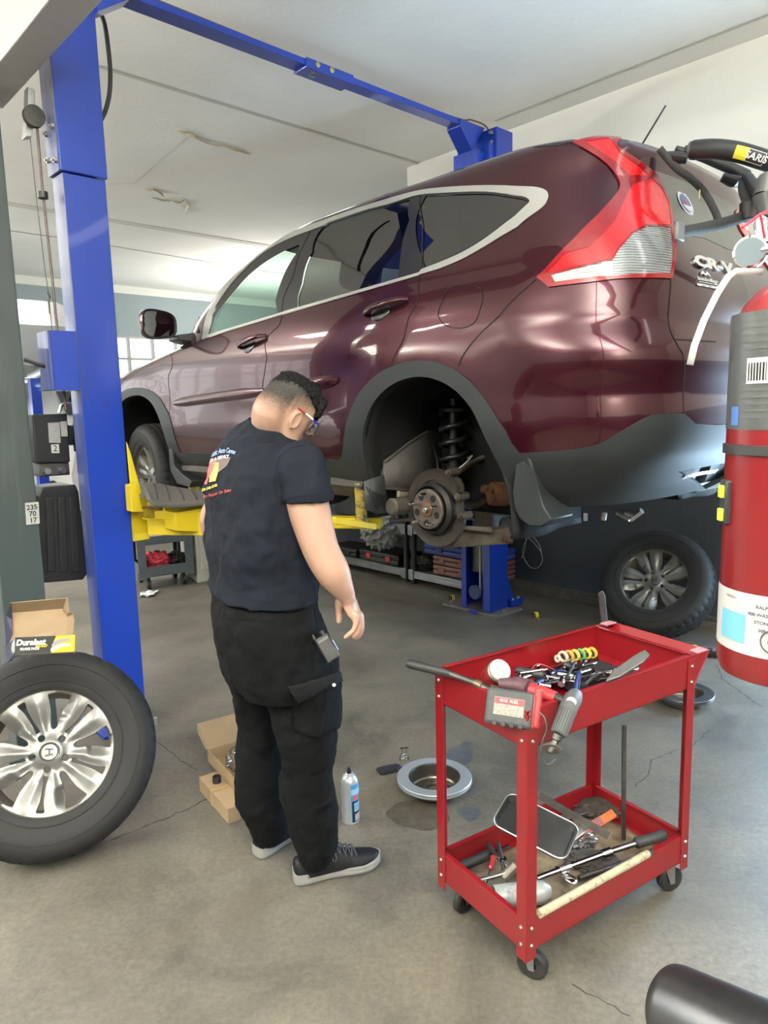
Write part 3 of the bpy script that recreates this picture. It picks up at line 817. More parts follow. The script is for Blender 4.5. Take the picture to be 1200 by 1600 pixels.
def keep(c):
    if inpoly(c, L_rin) or inpoly(c, L_fin) or inpoly(c, bot_loop) or inpoly(c, sill_loop): return None
    if inpoly(c, clad_loop):
        return 'clad'
    if inpoly(c, G_f): return 'glass_f'
    if inpoly(c, G_r): return 'glass_r'
    if inpoly(c, G_q): return 'glass_q'
    if inpoly(c, grp_in): return 'pillar'
    if inpoly(c, grp_out): return 'satin'
    if inpoly(c, T_white): return 'tw'
    if inpoly(c, T_clear): return 'tc'
    if inpoly(c, T_br) or inpoly(c, T_br2): return 'tb'
    if inpoly(c, T_out): return 'tr'
    if inpoly(c, B_glass): return 'glass_b'
    if inpoly(c, WS): return 'ws'
    if inpoly(c, gate_loop): return 'gate'
    if inpoly(c, fd_loop): return 'fdoor'
    if inpoly(c, rd_loop): return 'rdoor'
    return 'body'
reg = tri_region(loops, keep)
SIDES = (1, -1)
for s in SIDES:
    sx = 'left' if s == 1 else 'right'
    bp_ = surf_obj('body_panel', reg['body'], M_paint, car, side=s)
    surf_obj('lower_cladding', reg['clad'], M_clad, car, side=s, off=.004, thick=.02, label='dark grey plastic lower cladding and wheel arch trim')
    surf_obj('window_frame', reg['pillar'], M_pillar, car, side=s)
    surf_obj('window_trim', reg['satin'], M_satin, car, side=s, off=.004, thick=.008, label='satin silver trim around the side windows')
    fd = surf_obj('front_door', reg['fdoor'], M_paint, car, side=s)
    rd = surf_obj('rear_door', reg['rdoor'], M_paint, car, side=s)
    surf_obj('door_window', reg['glass_f'], M_glassf, fd, side=s, off=-.006, label='clear greenish door glass')
    surf_obj('door_window', reg['glass_r'], M_glasst, rd, side=s, off=-.006, label='dark tinted door glass')
    surf_obj('quarter_window', reg['glass_q'], M_glasst, car, side=s, off=-.004)
    tl = surf_obj('tail_light', reg['tr'], M_red, car, side=s, off=.006, thick=.012, label='red tail lamp with a clear lower lens')
    surf_obj('bright_lens', reg['tb'], M_redb, tl, side=s, off=.0045)
    surf_obj('clear_lens', reg['tc'], M_clearl, tl, side=s, off=.0045)
    surf_obj('reflector_strip', reg['tw'], M_clearw, tl, side=s, off=.005)
for s in SIDES:
    surf_obj('liftgate', reg['gate'], M_paint, car, side=s)
    surf_obj('rear_window', reg['glass_b'], M_glassb, car, side=s, off=.001, label='dark tinted rear glass')
    surf_obj('windshield', reg['ws'], M_glassf, car, side=s, off=-.002)
# roof skin
t = MB(); us = [i * 3 / 90 for i in range(91)]; rings = []
for k in range(8):
    q = k / 7; ring = []
    for sd, ul in ((1, us), (-1, list(reversed(us))[1:-1])):
        for u in ul:
            p = car_surf(u, ZT); c = V((.25, 0, 0)); x = c.x + (p.x - c.x) * (1 - q * .98); y = p.y * (1 - q * .98) * sd
            ring.append((x, y, ZT + .022 * (1 - (1 - q) ** 2)))
    rings.append(ring)
t.loft(rings, True, False, True); obj('roof', t, M_paint, car, smooth=60)
# ---- panel gaps and accents as fine strips following the skin
def strip(name, uzs, wd, m, parent=car, off=.0012, s=1, closed=False, k=4, smoothit=True):
    P_ = sm2(uzs, k, closed) if smoothit else dens(uzs, closed)
    if closed: P_.append(P_[0])
    t = MB(); A, B = [], []
    Q = [(car_surf(*p), surf_n(*p)) for p in P_]
    for i, (q, n) in enumerate(Q):
        d = (Q[min(i + 1, len(Q) - 1)][0] - Q[max(i - 1, 0)][0]); sd = n.cross(d).normalized() * wd / 2
        A.append(mir(q + n * off + sd, s)); B.append(mir(q + n * off - sd, s))
    t.bridge(t.ring(A), t.ring(B), closed=False); return obj(name, t, m, parent, recalc=False)
gaps = [pxs((276, 707), (265, 656), (264, 606), (270, 568), (283, 537)), pxs((416, 712), (409, 660), (410, 610), (417, 560), (426, 518), (441, 489)),
        pxs((655, 429), (653, 468), (632, 525), (611, 570)), pxs((1048, 437), (1045, 480), (1047, 515), (1057, 536), (1067, 553)), pxs((1067, 553), (1068, 600), (1068, 646)),
        pxs((1056, 530), (1085, 532), (1118, 534)), pxs((838, 436), (800, 470), (757, 515), (727, 550), (716, 572)),
        pxs((490, 350), (480, 372), (461, 420), (447, 455), (441, 489)), pxs((661, 297), (660, 350), (657, 429)), pxs((894, 223), (860, 226), (800, 238), (700, 262), (600, 292), (500, 330))]
for s in SIDES:
    for g in gaps: strip('panel_gap', g, .0045, M_gap, s=s)
    strip('fuel_door', pxs((692, 505), (688, 478), (700, 452), (727, 445), (750, 450), (753, 475), (742, 503), (718, 513)), .003, M_gap, s=s, closed=True)
    strip('belt_molding', pxs((328, 527), (380, 508), (438, 491), (447, 489), (550, 460), (655, 429)), .008, M_satin, s=s, off=.005)
# side protection moulding, handles
def swept(name, uzs, rad, m, parent, s=1, off=.006, flat=.45, n=10):
    P_ = sm2(uzs, 6); t = MB(); rs = []
    for i, p in enumerate(P_):
        q = car_surf(*p); nn = surf_n(*p); a = car_surf(*P_[max(0, i - 1)]); b = car_surf(*P_[min(len(P_) - 1, i + 1)])
        d = (b - a).normalized(); y = nn.cross(d).normalized(); e = i / (len(P_) - 1); r = rad * min(1, 6 * min(e, 1 - e) + .25) ** .6
        rs.append([mir(q + nn * (off * .5 + r * flat * math.cos(2 * PI * k / n)) + y * r * math.sin(2 * PI * k / n), s) for k in range(n)])
    t.loft(rs); return obj(name, t, m, parent)
for s in SIDES:
    swept('side_molding', pxs((273, 630), (330, 622), (413, 611)), .030, M_paint, car, s, flat=.5)
    swept('side_molding', pxs((418, 611), (470, 603), (529, 594)), .030, M_paint, car, s, flat=.5)
def handle(px_in, px_out, parent, s):
    a, b = PX(*px_in), PX(*px_out); pa, pb = car_surf(*a), car_surf(*b); na = surf_n(*a); d = (pb - pa)
    L_ = d.length; dd = d.normalized(); up = na.cross(dd).normalized(); up = up if up.z > 0 else -up
    t = MB()
    # bowl behind the grip
    c = pa.lerp(pb, .36); R = Matrix((dd, up, na)).transposed().to_3x3()
    t2 = MB(); t2.ell(c - na * .003 - up * .012, (.062, .040, .008), 24, 8, R=R)
    for i in range(len(t2.v)): t2.v[i] = mir(t2.v[i], s)
    obj('handle_bowl', t2, M_pillar, parent)
    pts = [pa + na * .004, pa + na * .022 + dd * .02, pa + dd * L_ * .3 + na * .036 , pa + dd * L_ * .6 + na * .038, pa + dd * L_ * .85 + na * .030, pb + na * .006]
    P_ = smooth_path(pts, 5); rs = []
    for i, p in enumerate(P_):
        e = i / (len(P_) - 1); r = .016 * (.55 + .45 * math.sin(PI * min(1, e * 1.1)))
        rs.append([mir(p + na * r * .55 * math.cos(2 * PI * k / 12) + up * r * math.sin(2 * PI * k / 12), s) for k in range(12)])
    t.loft(rs); obj('door_handle', t, M_paint, parent)
for s in SIDES:
    for (a, b) in (((374, 543), (417, 525)), ((570, 492), (640, 468))): handle(a, b, car, s)
# door mirror
for s in SIDES:
    t = MB(); C_ = V((1.93, 1.02, 1.185)); rs = []
    for i in range(9):
        e = i / 8; x = -.055 + .13 * e; k = [1.0, 1.03, 1.03, 1.0, .93, .82, .66, .44, .12][i]
        ring = []
        for q in range(28):
            a = 2 * PI * q / 28; cy = math.copysign(abs(math.cos(a)) ** .62, math.cos(a)); cz = math.copysign(abs(math.sin(a)) ** .62, math.sin(a))
            ring.append(mir(C_ + V((x - .02 * cy, .115 * k * cy, .080 * k * cz * (1 + .1 * cy))), s))
        rs.append(ring)
    t.loft(rs, cap0=False)
    mo = obj('door_mirror', t, M_paint, car)
    t = MB(); ring = []; r2 = []
    for q in range(28):
        a = 2 * PI * q / 28; cy = math.copysign(abs(math.cos(a)) ** .62, math.cos(a)); cz = math.copysign(abs(math.sin(a)) ** .62, math.sin(a))
        ring.append(mir(C_ + V((-.055 - .02 * cy, .115 * cy, .080 * cz * (1 + .1 * cy))), s)); r2.append(mir(C_ + V((-.045 - .02 * cy, .104 * cy, .070 * cz * (1 + .1 * cy))), s))
    t.bridge(t.ring(ring), t.ring(r2)); 
    obj('mirror_housing', t, M_blackp, mo)
    t = MB(); t.af(t.ring(r2)); obj('mirror_glass', t, mat('mirror_silver', (.22, .23, .24), .04, metal=1.0), mo)
    t = MB(); t.loft([[mir(V(p), s) for p in r] for r in ([(1.98, .92, 1.10), (1.86, .92, 1.10), (1.86, .92, 1.13), (1.98, .92, 1.13)], [(2.06, .80, 1.09), (1.84, .82, 1.09), (1.84, .80, 1.15), (2.06, .79, 1.13)])]); obj('mirror_foot', t, M_blackp, mo, bevel=.006)
    # black sail panel
    t = MB(); sp_ = [UX(2.02, 1.125), UX(1.74, 1.135), UX(1.86, 1.24)]; t.af(t.ring([mir(car_surf(*p) + surf_n(*p) * .006, s) for p in sp_])); obj('sail_panel', t, M_blackp, car, solid=.004)
# antenna on the roof
t = MB(); t.tube([(-.42, 0, 1.65), (-.46, 0, 1.70)], [.012, .005]); t.tube([(-.44, 0, 1.66), (-.60, 0, 1.86)], [.0045, .0035], n=8); obj('antenna', t, M_blackp, car)
# ---- inside of the body: floor pan, wheel wells, bulkheads, seats
t = MB()
t.box((1.15, 0, .36), (1.75, 1.60, .10)); t.box((-.05, 0, .50), (.8, .8, .04)); t.box((-.62, 0, .43), (.40, 1.1, .10)); t.box((3.1, 0, .36), (.5, 1.3, .06)); t.box((2.5, 0, .52), (.9, .9, .3))
obj('floor_pan', t, M_under, car, bevel=.02)
for s in (1, -1):
    for (cx, prof, y0) in ((-.11, rear_in, .44), (2.51, front_in, .50)):
        t = MB()      # liner: outer edge follows the opening
        ed = [p for p in prof]
        rr = []
        for q in range(9):
            e = q / 8; y = .895 - (.895 - y0) * e; g = 1 + .05 * math.sin(PI * min(1, e * 1.6)); rr.append([((cx + (x - cx) * g), y * s, .36 + (z - .36) * g) for x, z in ed])
        ids = [t.ring(r) for r in rr]
        for a, b in zip(ids, ids[1:]): t.bridge(a, b, closed=False)
        t.af(ids[-1])
        obj('wheel_liner', t, M_liner, car, smooth=50, recalc=False, solid=.006)
M_cloth = M_seat
def seat(x, y, back=.62, w=.48):
    t = MB(); t.box((x, y, .62), (.48, w, .16)); R = Matrix.Rotation(math.radians(-16), 3, 'Y')
    t.box((x - .30, y, .62 + back / 2), (.14, w, back), R=R); t.box((x - .40, y, .70 + back + .06), (.10, .26, .18), R=R)
    obj('seat', t, M_cloth, car, bevel=.05, seg=3)
seat(1.25, .38); seat(1.25, -.38); seat(.80, .40, .50); seat(.80, -.40, .50); seat(.80, 0, .46, .30)
t = MB(); t.box((2.0, 0, .93), (.5, 1.45, .3)); obj('dashboard', t, M_cabin, car, bevel=.05)
t = MB(); t.lathe([(.185, -.012), (.197, 0), (.185, .012), (.173, 0)], 32, (1.66, .38, 1.0), (-.9, 0, .42), closed_prof=True); t.box((1.67, .38, 1.0), (.03, .34, .05)); t.box((1.85, .38, .92), (.35, .06, .06)); obj('steering_wheel', t, M_cabin, car)
t = MB(); t.box((-.1, 0, .80), (1.3, .86, .03)); t.box((1.2, 0, .44), (1.6, 1.5, .04)); obj('cabin_floor', t, M_cabin, car)
# right-hand and under tail details
t = MB(); t.tube([V((-.50, -.55, .30)), V((-.80, -.60, .30)), V((-1.0, -.60, .29))], .03, 16); obj('exhaust_pipe', t, M_steel, car)
t = MB(); t.tube([(.2, -.35, .32), (-.1, -.45, .34), (-.5, -.55, .30)], .028, 12); t.box((-.55, -.45, .33), (.3, .5, .13)); obj('muffler', t, M_dsteel, car, bevel=.03)
# ================================================================== running gear seen through the empty rear wheel arch
M_dust = mat('brown_brake_dust', (0.040, 0.034, 0.028), 0.62, metal=.5, var=.35, vscale=20, bump=.15)
M_tan = mat('road_dirt_tan', (0.13, 0.115, 0.085), 0.8, var=.35, vscale=12, bump=.25)
M_tand = mat('road_dirt_brown', (0.05, 0.043, 0.035), 0.8, var=.4, vscale=10, bump=.25)
M_spring = mat('black_spring_coat', (0.012, 0.012, 0.013), 0.35)
def cpx(px, py, y):
    P0 = CAR_M @ V((0, y, 0)); return CAR_I @ onp(px, py, P0, CL)
hc = cpx(667, 796, .80)                       # hub centre in car space
HX, HZ = hc.x, hc.z
FX = HX + 2.62
# front wheels (and the rear right one)
for (x, s) in ((FX, 1), (FX, -1)):
    T = wheel_parts(car, sub=True); T.name = 'wheel'
    M_ = frame((x, s * .735, HZ), (1, 0, 0) if s > 0 else (-1, 0, 0), (.10 if x > 1 else 0, s, 0)); T.matrix_basis = M_
hb = lambda dy=0: V((HX, .80 + dy, HZ))
t = MB(); t.lathe([(0, .006), (.027, .006), (.031, .003), (.031, 0), (.030, -.001), (.082, -.001), (.086, -.004), (.086, -.014), (.05, -.016), (.045, -.05), (.04, -.06)], 40, hb(), (0, 1, 0))
hub = obj('hub_flange', t, [mat('rusty_hub_face', (0.12, 0.105, 0.09), .5, metal=.7, var=.35, vscale=30)], car, smooth=30, label='grey-brown wheel hub flange with rusty centre')
t = MB(); t.lathe([(.019, .004), (.030, .004), (.033, .001), (.0335, 0)], 32, hb(.0025), (0, 1, 0)); obj('hub_centre_ring', t, M_rust, hub)
t = MB(); t.lathe([(0, .016), (.011, .016), (.0135, .012), (.0135, .0), (.018, 0), (.018, -.004)], 24, hb(.004), (0, 1, 0)); obj('axle_nut', t, M_steel, hub, smooth=30)
for k in range(5):
    a = math.radians(20) + k * 2 * PI / 5; p = hb() + V((.066 * math.cos(a), 0, .066 * math.sin(a)))
    t = MB(); t.tube([p, p + V((0, .022, 0)), p + V((0, .024, 0)), p + V((0, .040, 0)), p + V((0, .043, 0))], [.0066, .0066, .0056, .0056, .004], 14); obj('wheel_stud', t, M_chrome, hub, smooth=30)
    a += PI / 5; p = hb(.0005) + V((.059 * math.cos(a), 0, .059 * math.sin(a))); t = MB(); t.lathe([(0, 0), (.0155, 0)], 20, p, (0, 1, 0)); obj('hub_hole', t, M_gap, hub)
# parking brake backing and dust shield
t = MB(); t.lathe([(.112, -.03), (.098, -.014), (.094, -.045), (.105, -.06), (.112, -.045), (.112, -.034)], 48, hb(), (0, 1, 0)); t.lathe([(.05, -.045), (.09, -.05)], 40, hb(), (0, 1, 0))
obj('brake_shoe_ring', t, mat('black_brake_ring', (.02, .019, .018), .55, metal=.4, var=.3, vscale=20), car, smooth=30)
t = MB(); pts = []; inner = []
for k in range(65):
    a = math.radians(42 + 300 * k / 64)     # opening towards the rear for the caliper (car rear = -x)
    a2 = PI - (a - PI) if False else a
    pts.append(a)
rs = []
for r, y in ((.085, -.058), (.12, -.062), (.122, -.055), (.160, -.055), (.166, -.05), (.168, -.062), (.164, -.066), (.118, -.068), (.085, -.064)):
    rs.append([hb() + V((-r * math.cos(a), y, r * math.sin(a))) for a in [math.radians(28 + 320 * k / 72) for k in range(73)]])
ids = [t.ring(r) for r in rs]
for a, b in zip(ids, ids[1:]): t.bridge(a, b, closed=False)
obj('dust_shield', t, M_dust, car, smooth=40, label='brown round brake dust shield', solid=.002)
# knuckle, caliper lugs
def lump(name, pts, rad, m, n=14, flat=1.0, **k):
    t = MB(); t.tube(smooth_path(pts, 4), [interp([i / (len(rad) - 1) for i in range(len(rad))], rad, q / ((len(pts) - 1) * 4)) for q in range((len(pts) - 1) * 4 + 1)], n, flat=flat); return obj(name, t, m, car, **k)
c3 = cpx
def c4(px, py, x): return CAR_I @ onp(px, py, CAR_M @ V((x, 0, 0)), CX)
lump('knuckle', [c3(700, 742, .70), c3(716, 760, .70), c3(716, 800, .70), c3(712, 830, .70), c3(704, 850, .68)], [.016, .026, .022, .028, .016], M_tand)
for (x, y) in ((703, 738), (717, 776), (722, 806)):
    p = c3(x, y, .74); t = MB(); t.tube([p - V((0, .05, 0)), p + V((0, .012, 0))], [.017, .015], 14); t.tube([p + V((0, .012, 0)), p + V((0, .022, 0))], [.009, .009], 6); obj('caliper_bolt', t, M_tand, car, smooth=30)
# lower arm, thick and dusty
def blade(name, a, b, wa, wb, th, m, curve=0, n=10, parent=None):
    t = MB(); A, B = V(a), V(b); d = (B - A).normalized(); up = V((0, 0, 1)); up = (up - d * up.dot(d)).normalized(); sd = d.cross(up)
    rs = []
    for i in range(n + 1):
        e = i / n; c = A.lerp(B, e) - up * curve * math.sin(PI * e); w = wa + (wb - wa) * e; w *= (1 - .18 * math.sin(PI * e))
        rs.append([c + up * w * y + sd * th * x for x, y in ((-1, -.8), (-.8, -1), (.8, -1), (1, -.8), (1, .8), (.8, 1), (-.8, 1), (-1, .8))])
    t.loft(rs); return obj(name, t, m, parent or car, smooth=40, bevel=.003)
arm = blade('lower_control_arm', c3(692, 840, .66), c3(795, 835, .45), .045, .038, .03, M_tan, .008)
blade('arm_rib', c3(706, 822, .69), c3(768, 828, .55), .010, .012, .012, mat('pale_road_dirt', (.18, .165, .125), .8, var=.3, vscale=15), parent=arm)
blade('rear_crossmember', c3(755, 812, .45), c3(832, 818, .05), .035, .05, .05, M_tand, .0)
lump('arm_bolt', [c3(785, 842, .50), c3(800, 846, .46)], [.014, .010], M_rust)
t = MB(); pb = c3(800, 822, .40); t.lathe([(.03, -.04), (.045, -.04), (.045, .04), (.03, .04)], 24, pb, (.3, 1, 0), closed_prof=True); obj('bushing', t, M_tand, car)
t = MB(); pb = c3(783, 772, .45); t.lathe([(.022, -.04), (.05, -.05), (.054, -.03), (.054, .03), (.05, .05), (.022, .04)], 24, pb, (.5, 1, .1), closed_prof=True); obj('rusty_bushing', t, M_rust, car, label='orange rusty suspension bushing')
lump('rusty_arm', [c3(752, 765, .45), c3(775, 768, .42), c3(800, 790, .40)], [.02, .03, .02], M_rust)
# upper arm and links
lump('upper_link', [c3(705, 742, .66), c3(740, 722, .50), c3(778, 706, .35)], [.016, .012, .016], M_tand)
lump('trailing_link', [c3(690, 760, .62), c3(735, 790, .50), c3(800, 760, .3)], [.016, .018, .02], M_dsteel)
lump('stabilizer_bar', [c3(610, 815, .30), c3(690, 806, .30), c3(790, 815, .25)], [.012, .012, .012], M_dsteel)
# coil spring and damper
cs = c3(709, 700, .52); t = MB(); n = 120; P_ = []
for i in range(n + 1):
    a = 2 * PI * 4.2 * i / n; P_.append(cs + V((.058 * math.cos(a), .058 * math.sin(a), -.13 + .29 * i / n)))
t.tube(P_, .0115, 8); obj('coil_spring', t, M_spring, car, smooth=60)
t = MB(); t.tube([cs + V((0, 0, -.20)), cs + V((0, 0, -.05)), cs + V((0, 0, -.049)), cs + V((0, 0, .22))], [.030, .030, .022, .022], 18); t.lathe([(.025, .0), (.06, .004), (.066, .018), (.05, .03)], 24, cs + V((0, 0, .16))); t.lathe([(.03, 0), (.062, .0), (.06, .01)], 24, cs + V((0, 0, -.14)))
obj('damper', t, M_spring, car, smooth=35)
# pressed body steel, exhaust resonator and flap on the front wall of the arch
t = MB(); a = [c4(x, y, .245) for x, y in ((600, 722), (622, 706), (640, 690), (652, 682), (668, 672), (690, 676), (696, 700), (694, 745), (676, 776), (640, 768), (598, 764))]
t.af(t.ring(a)); obj('subframe_plate', t, mat('grimy_body_steel', (.052, .046, .043), .65, var=.45, vscale=9, bump=.3, bscale=20), car, solid=.012)
t = MB(); t.tube([c4(602, 763, .232), c4(640, 766, .232), c4(680, 775, .232)], .006, 8); t.tube([c4(600, 722, .232), c4(640, 691, .232), c4(668, 674, .232)], .005, 8); obj('plate_flange', t, M_tand, car)
t = MB(); t.tube([c4(610, 792, .18), c4(612, 792, .18), c4(664, 788, .20)], [.030, .038, .040], 24); obj('crossmember_tube', t, M_tand, car, smooth=35, bevel=.004)
blade('bracket', c4(622, 772, .2), c4(652, 773, .2), .014, .012, .01, M_tan)
t = MB(); a = [c4(x, y, .22) for x, y in ((569, 752), (600, 742), (606, 801), (590, 803), (570, 796))]; t.af(t.ring(a)); sf = obj('splash_flap', t, mat('ribbed_black_flap', (.030, .031, .033), .55, var=.4, vscale=25, bump=.3, bscale=40), car, solid=.004)
for k in range(6): t = MB(); t.tube([c4(572 + 5 * k, 760 + 3 * k, .214), c4(590 + 2.6 * k, 796 - 4 * k, .214)], .0022, 6); obj('flap_rib', t, M_clad, sf)
t = MB(); t.tube(smooth_path([c3(668, 675, .5), c3(678, 700, .55), c3(684, 730, .6), c3(678, 755, .62)], 5), .0055, 8); obj('brake_hose', t, M_spring, car)
t = MB(); t.tube(smooth_path([c3(700, 742, .68), c3(722, 728, .66), c3(738, 712, .6), c3(730, 716, .5)], 5), .0025, 6); obj('sensor_wire', t, mat('pale_wire', (.4, .4, .38), .5), car)
# mud flap behind the arch and the chin under the bumper
t = MB(); fl = [(807, 698), (818, 700), (828, 718), (833, 740), (840, 765), (848, 790), (862, 812), (846, 824), (826, 822), (812, 812), (803, 795), (800, 770), (804, 735)]
A_ = []
for x, y in fl: A_.append(c3(x, y, .90 if x < 835 else .88))
t.af(t.ring(A_)); t.af(list(reversed(t.ring([p - V((.0, .16, 0)) for p in A_])))); n = len(A_); t.bridge(list(range(n)), list(reversed(range(n, 2 * n))) if False else list(range(2 * n - 1, n - 1, -1))) if False else None
t = MB(); t.loft([[p for p in A_], [p - V((0, .14, 0)) for p in A_]]); obj('mud_flap', t, M_clad, car, smooth=50, bevel=.006)
t = MB(); fl = [(262, 681), (268, 690), (271, 715), (272, 728), (285, 742), (300, 752), (296, 762), (276, 756), (266, 735), (263, 705)]; A_ = [c3(x, y, .90) for x, y in fl]
t.loft([A_, [p - V((0, .14, 0)) for p in A_]]); obj('mud_flap', t, M_clad, car, smooth=50, bevel=.006)
# sill underside rail
for s in (1, -1):
    t = MB(); t.loft([[V((x, s * y, z)) for y, z in ((.87, .33), (.80, .27), (.68, .27), (.66, .36), (.85, .36))] for x in (.34, 1.2, 2.08)]); obj('sill', t, M_under, car, smooth=0)
# lower bumper valance with a reflector
t = MB(); P_ = [car_surf(u, .43) for u in [0, .15, .3, .45, .6, .72]]
rs = []
for q in [V((p.x, p.y, 0)) for p in P_]: rs.append(q)
for s in SIDES:
    t = MB(); A_ = [mir(V((p.x + .07, p.y - .07, .46)), s) for p in rs]; B_ = [mir(V((p.x + .11, p.y - .10, .345)), s) for p in rs]; C_ = [mir(V((p.x + .28, p.y - .16, .34)), s) for p in rs]
    i0, i1, i2 = t.ring(A_), t.ring(B_), t.ring(C_); t.bridge(i0, i1, closed=False); t.bridge(i1, i2, closed=False); obj('rear_valance', t, M_clad, car, smooth=30, solid=.006)
    strip('bumper_reflector', pxs((1066, 744), (1090, 738), (1118, 734)), .020, M_red, s=s, off=.008)
t = MB(); t.tube([c3(944, 800, .5), c3(942, 812, .5)], .012, 10); obj('tow_eye', t, M_steel, car)
t = MB()
for a, b in (((965, 800), (985, 811)), ((985, 811), (1003, 798)), ((978, 800), (992, 806))): t.tube([c3(*a, .4), c3(*b, .4)], .012, 8)
obj('exhaust_hanger', t, M_steel, car)
# ---- badges and stickers on the tailgate
def on_surf(mb, txt, size, px, py, m=0, ang=0.0, sx=1.0, off=.003, **kw):
    """lettering laid on the skin around the pixel px,py, reading left to right along the car's rear (towards -y)"""
    c = PX(px, py); q = car_surf(*c); n = surf_n(*c); x = V((0, 0, 1)); r = x.cross(n).normalized(); up = n.cross(r).normalized()
    if r.dot(V((CAR_I.to_3x3() @ CR))) < 0: r = -r
    ca, sa = math.cos(ang), math.sin(ang); M_ = lambda v: q + n * (off + v.z) + (r * (v.x * sx * ca - v.y * sa) + up * (v.x * sx * sa + v.y * ca))
    add_text(mb, txt, size, None, m, warp=M_, **kw); return q, n, r, up
t = MB(); on_surf(t, 'CR-V', .060, 1112, 415, sx=2.2, depth=.004, bold=.0035, align='CENTER', shear=.2); obj('model_badge', t, M_chrome, car, smooth=0, recalc=False, label='chrome lettered model badge')
t = MB(); q, n, r, up = on_surf(t, 'hondavillage', .020, 1105, 438, sx=1.5, depth=.0005); on_surf(t, 'NEWTON CORNER', .012, 1106, 448, sx=1.5, depth=.0005, bold=.0006)
for a, b in ((-.05, -.005), (-.02, .03)): 
    t.af(t.ring([q + n * .004 + r * (a) + up * .014, q + n * .004 + r * ((a + b) / 2 ) + up * .032, q + n * .004 + r * b + up * .014, q + n * .004 + r * ((a + b) / 2) + up * .020]))
t.quad(q + n * .004 + r * -.07 - up * .0115, q + n * .004 + r * .07 - up * .0115, q + n * .004 + r * .07 - up * .0135, q + n * .004 + r * -.07 - up * .0135)
obj('dealer_sticker', t, mat('white_sticker', (.8, .8, .8), .5), car, smooth=0, recalc=False)
# round sticker on the rear glass
c = PX(1070, 318); q = car_surf(*c); n = surf_n(*c); r = V((0, 0, 1)).cross(n).normalized(); up = n.cross(r)
if up.z < 0: up = -up
t = MB(); t.lathe([(0, .003), (.052, .003)], 40, q, n, mi=0); t.lathe([(0, .0045), (.039, .0045)], 40, q, n, mi=1)
cc = q + n * .006; 
t.af(t.ring([cc + r * a + up * b for a, b in ((-.036, -.012), (.036, -.012), (.028, -.028), (0, -.039), (-.028, -.028))]), 0)
t.af(t.ring([cc + r * a + up * b for a, b in ((-.014, -.010), (.016, -.010), (.012, .006), (.002, .010), (-.010, .004))]), 2)
obj('round_sticker', t, [mat('white_sticker', (.8, .8, .8), .5), mat('sticker_blue', (.13, .16, .32), .5), mat('sticker_red', (.55, .08, .10), .5)], car, smooth=0, recalc=False, label='round white sticker with a blue and red centre')
# ================================================================== blue two-post lift
def painted(name, col, worn, rough=.3, amt=.62, scale=9, coat=.4, stretch=(1, 1, .12)):
    m = mat(name, col, rough, coat=coat); nt = m.node_tree; N = nt.nodes; L = nt.links; b = N['Principled BSDF']
    tc = N.new('ShaderNodeTexCoord'); mp = N.new('ShaderNodeMapping'); mp.inputs['Scale'].default_value = stretch
    n = N.new('ShaderNodeTexNoise'); n.inputs['Scale'].default_value = scale; n.inputs['Detail'].default_value = 9; n.inputs['Roughness'].default_value = .7
    L.new(tc.outputs['Object'], mp.inputs[0]); L.new(mp.outputs[0], n.inputs['Vector'])
    r = N.new('ShaderNodeValToRGB'); r.color_ramp.elements[0].position = amt; r.color_ramp.elements[1].position = amt + .16
    r.color_ramp.elements[0].color = (*col, 1); r.color_ramp.elements[1].color = (*worn, 1)
    L.new(n.outputs['Fac'], r.inputs[0]); L.new(r.outputs[0], b.inputs['Base Color'])
    mr = N.new('ShaderNodeMapRange'); mr.inputs[3].default_value = max(.05, rough - .1); mr.inputs[4].default_value = rough + .18
    L.new(n.outputs['Fac'], mr.inputs[0]); L.new(mr.outputs[0], b.inputs['Roughness']); return m
M_blue = painted('blue_lift_paint', (0.007, 0.036, 0.32), (0.03, 0.06, 0.24), .30, .66)
M_bluew = painted('worn_blue_lift_paint', (0.025, 0.045, 0.21), (0.14, 0.15, 0.20), .38, .47)
M_yel = painted('yellow_lift_paint', (0.56, 0.42, 0.010), (0.22, 0.17, 0.03), .42, .62, 12, .1, (1, 1, 1))
M_bolt = mat('zinc_bolt', (0.40, 0.39, 0.34), .35, metal=.9)
lift = thing('two_post_lift', 'blue two-post vehicle lift with overhead beam and yellow arms under the burgundy car', 'vehicle lift', uv(3.4, 2.85, 0), RZ)
LI = lift.matrix_basis.copy() if False else (Matrix.Translation(uv(3.4, 2.85, 0)) @ Matrix.Rotation(RZ, 4, 'Z')).inverted()
def LB(): return MB(LI)               # builder that takes world points and stores lift-local ones
def wb(mb, u0, u1, v0, v1, z0, z1, mi=None):
    mb.box(uv((u0 + u1) / 2, (v0 + v1) / 2, (z0 + z1) / 2), (abs(u1 - u0), abs(v1 - v0), abs(z1 - z0)), R=RZ, mi=mi); return mb
# near column: lower and upper sections with an angled seam
nu0, nu1, nv0, nv1 = 3.35, 3.475, 1.245, 1.437
t = LB(); wb(t, nu0, nu0 + .008, nv0, nv1, .012, 2.61, 0); wb(t, nu0, nu1, nv0, nv0 + .008, .012, 2.61, 1); wb(t, nu1 - .008, nu1, nv0, nv1, .012, 2.61, 0); wb(t, nu0, nu0 + .03, nv1 - .006, nv1, .012, 2.61, 0); wb(t, nu1 - .03, nu1, nv1 - .006, nv1, .012, 2.61, 0)
col1 = obj('column', t, [M_blue, M_bluew], lift, smooth=0, bevel=.004)
t = LB(); wb(t, nu0 - .008, nu1 + .008, nv0 - .008, nv1 + .008, 2.615, 3.43); obj('column_extension', t, [M_blue], lift, smooth=0, bevel=.004)
def side_plate():
    t = LB(); wb(t, nu0 - .004, nu1 + .009, nv0 - .013, nv0 - .008, 2.615, 3.43); return t
obj('wear_plate', side_plate(), M_bluew, lift, smooth=0)
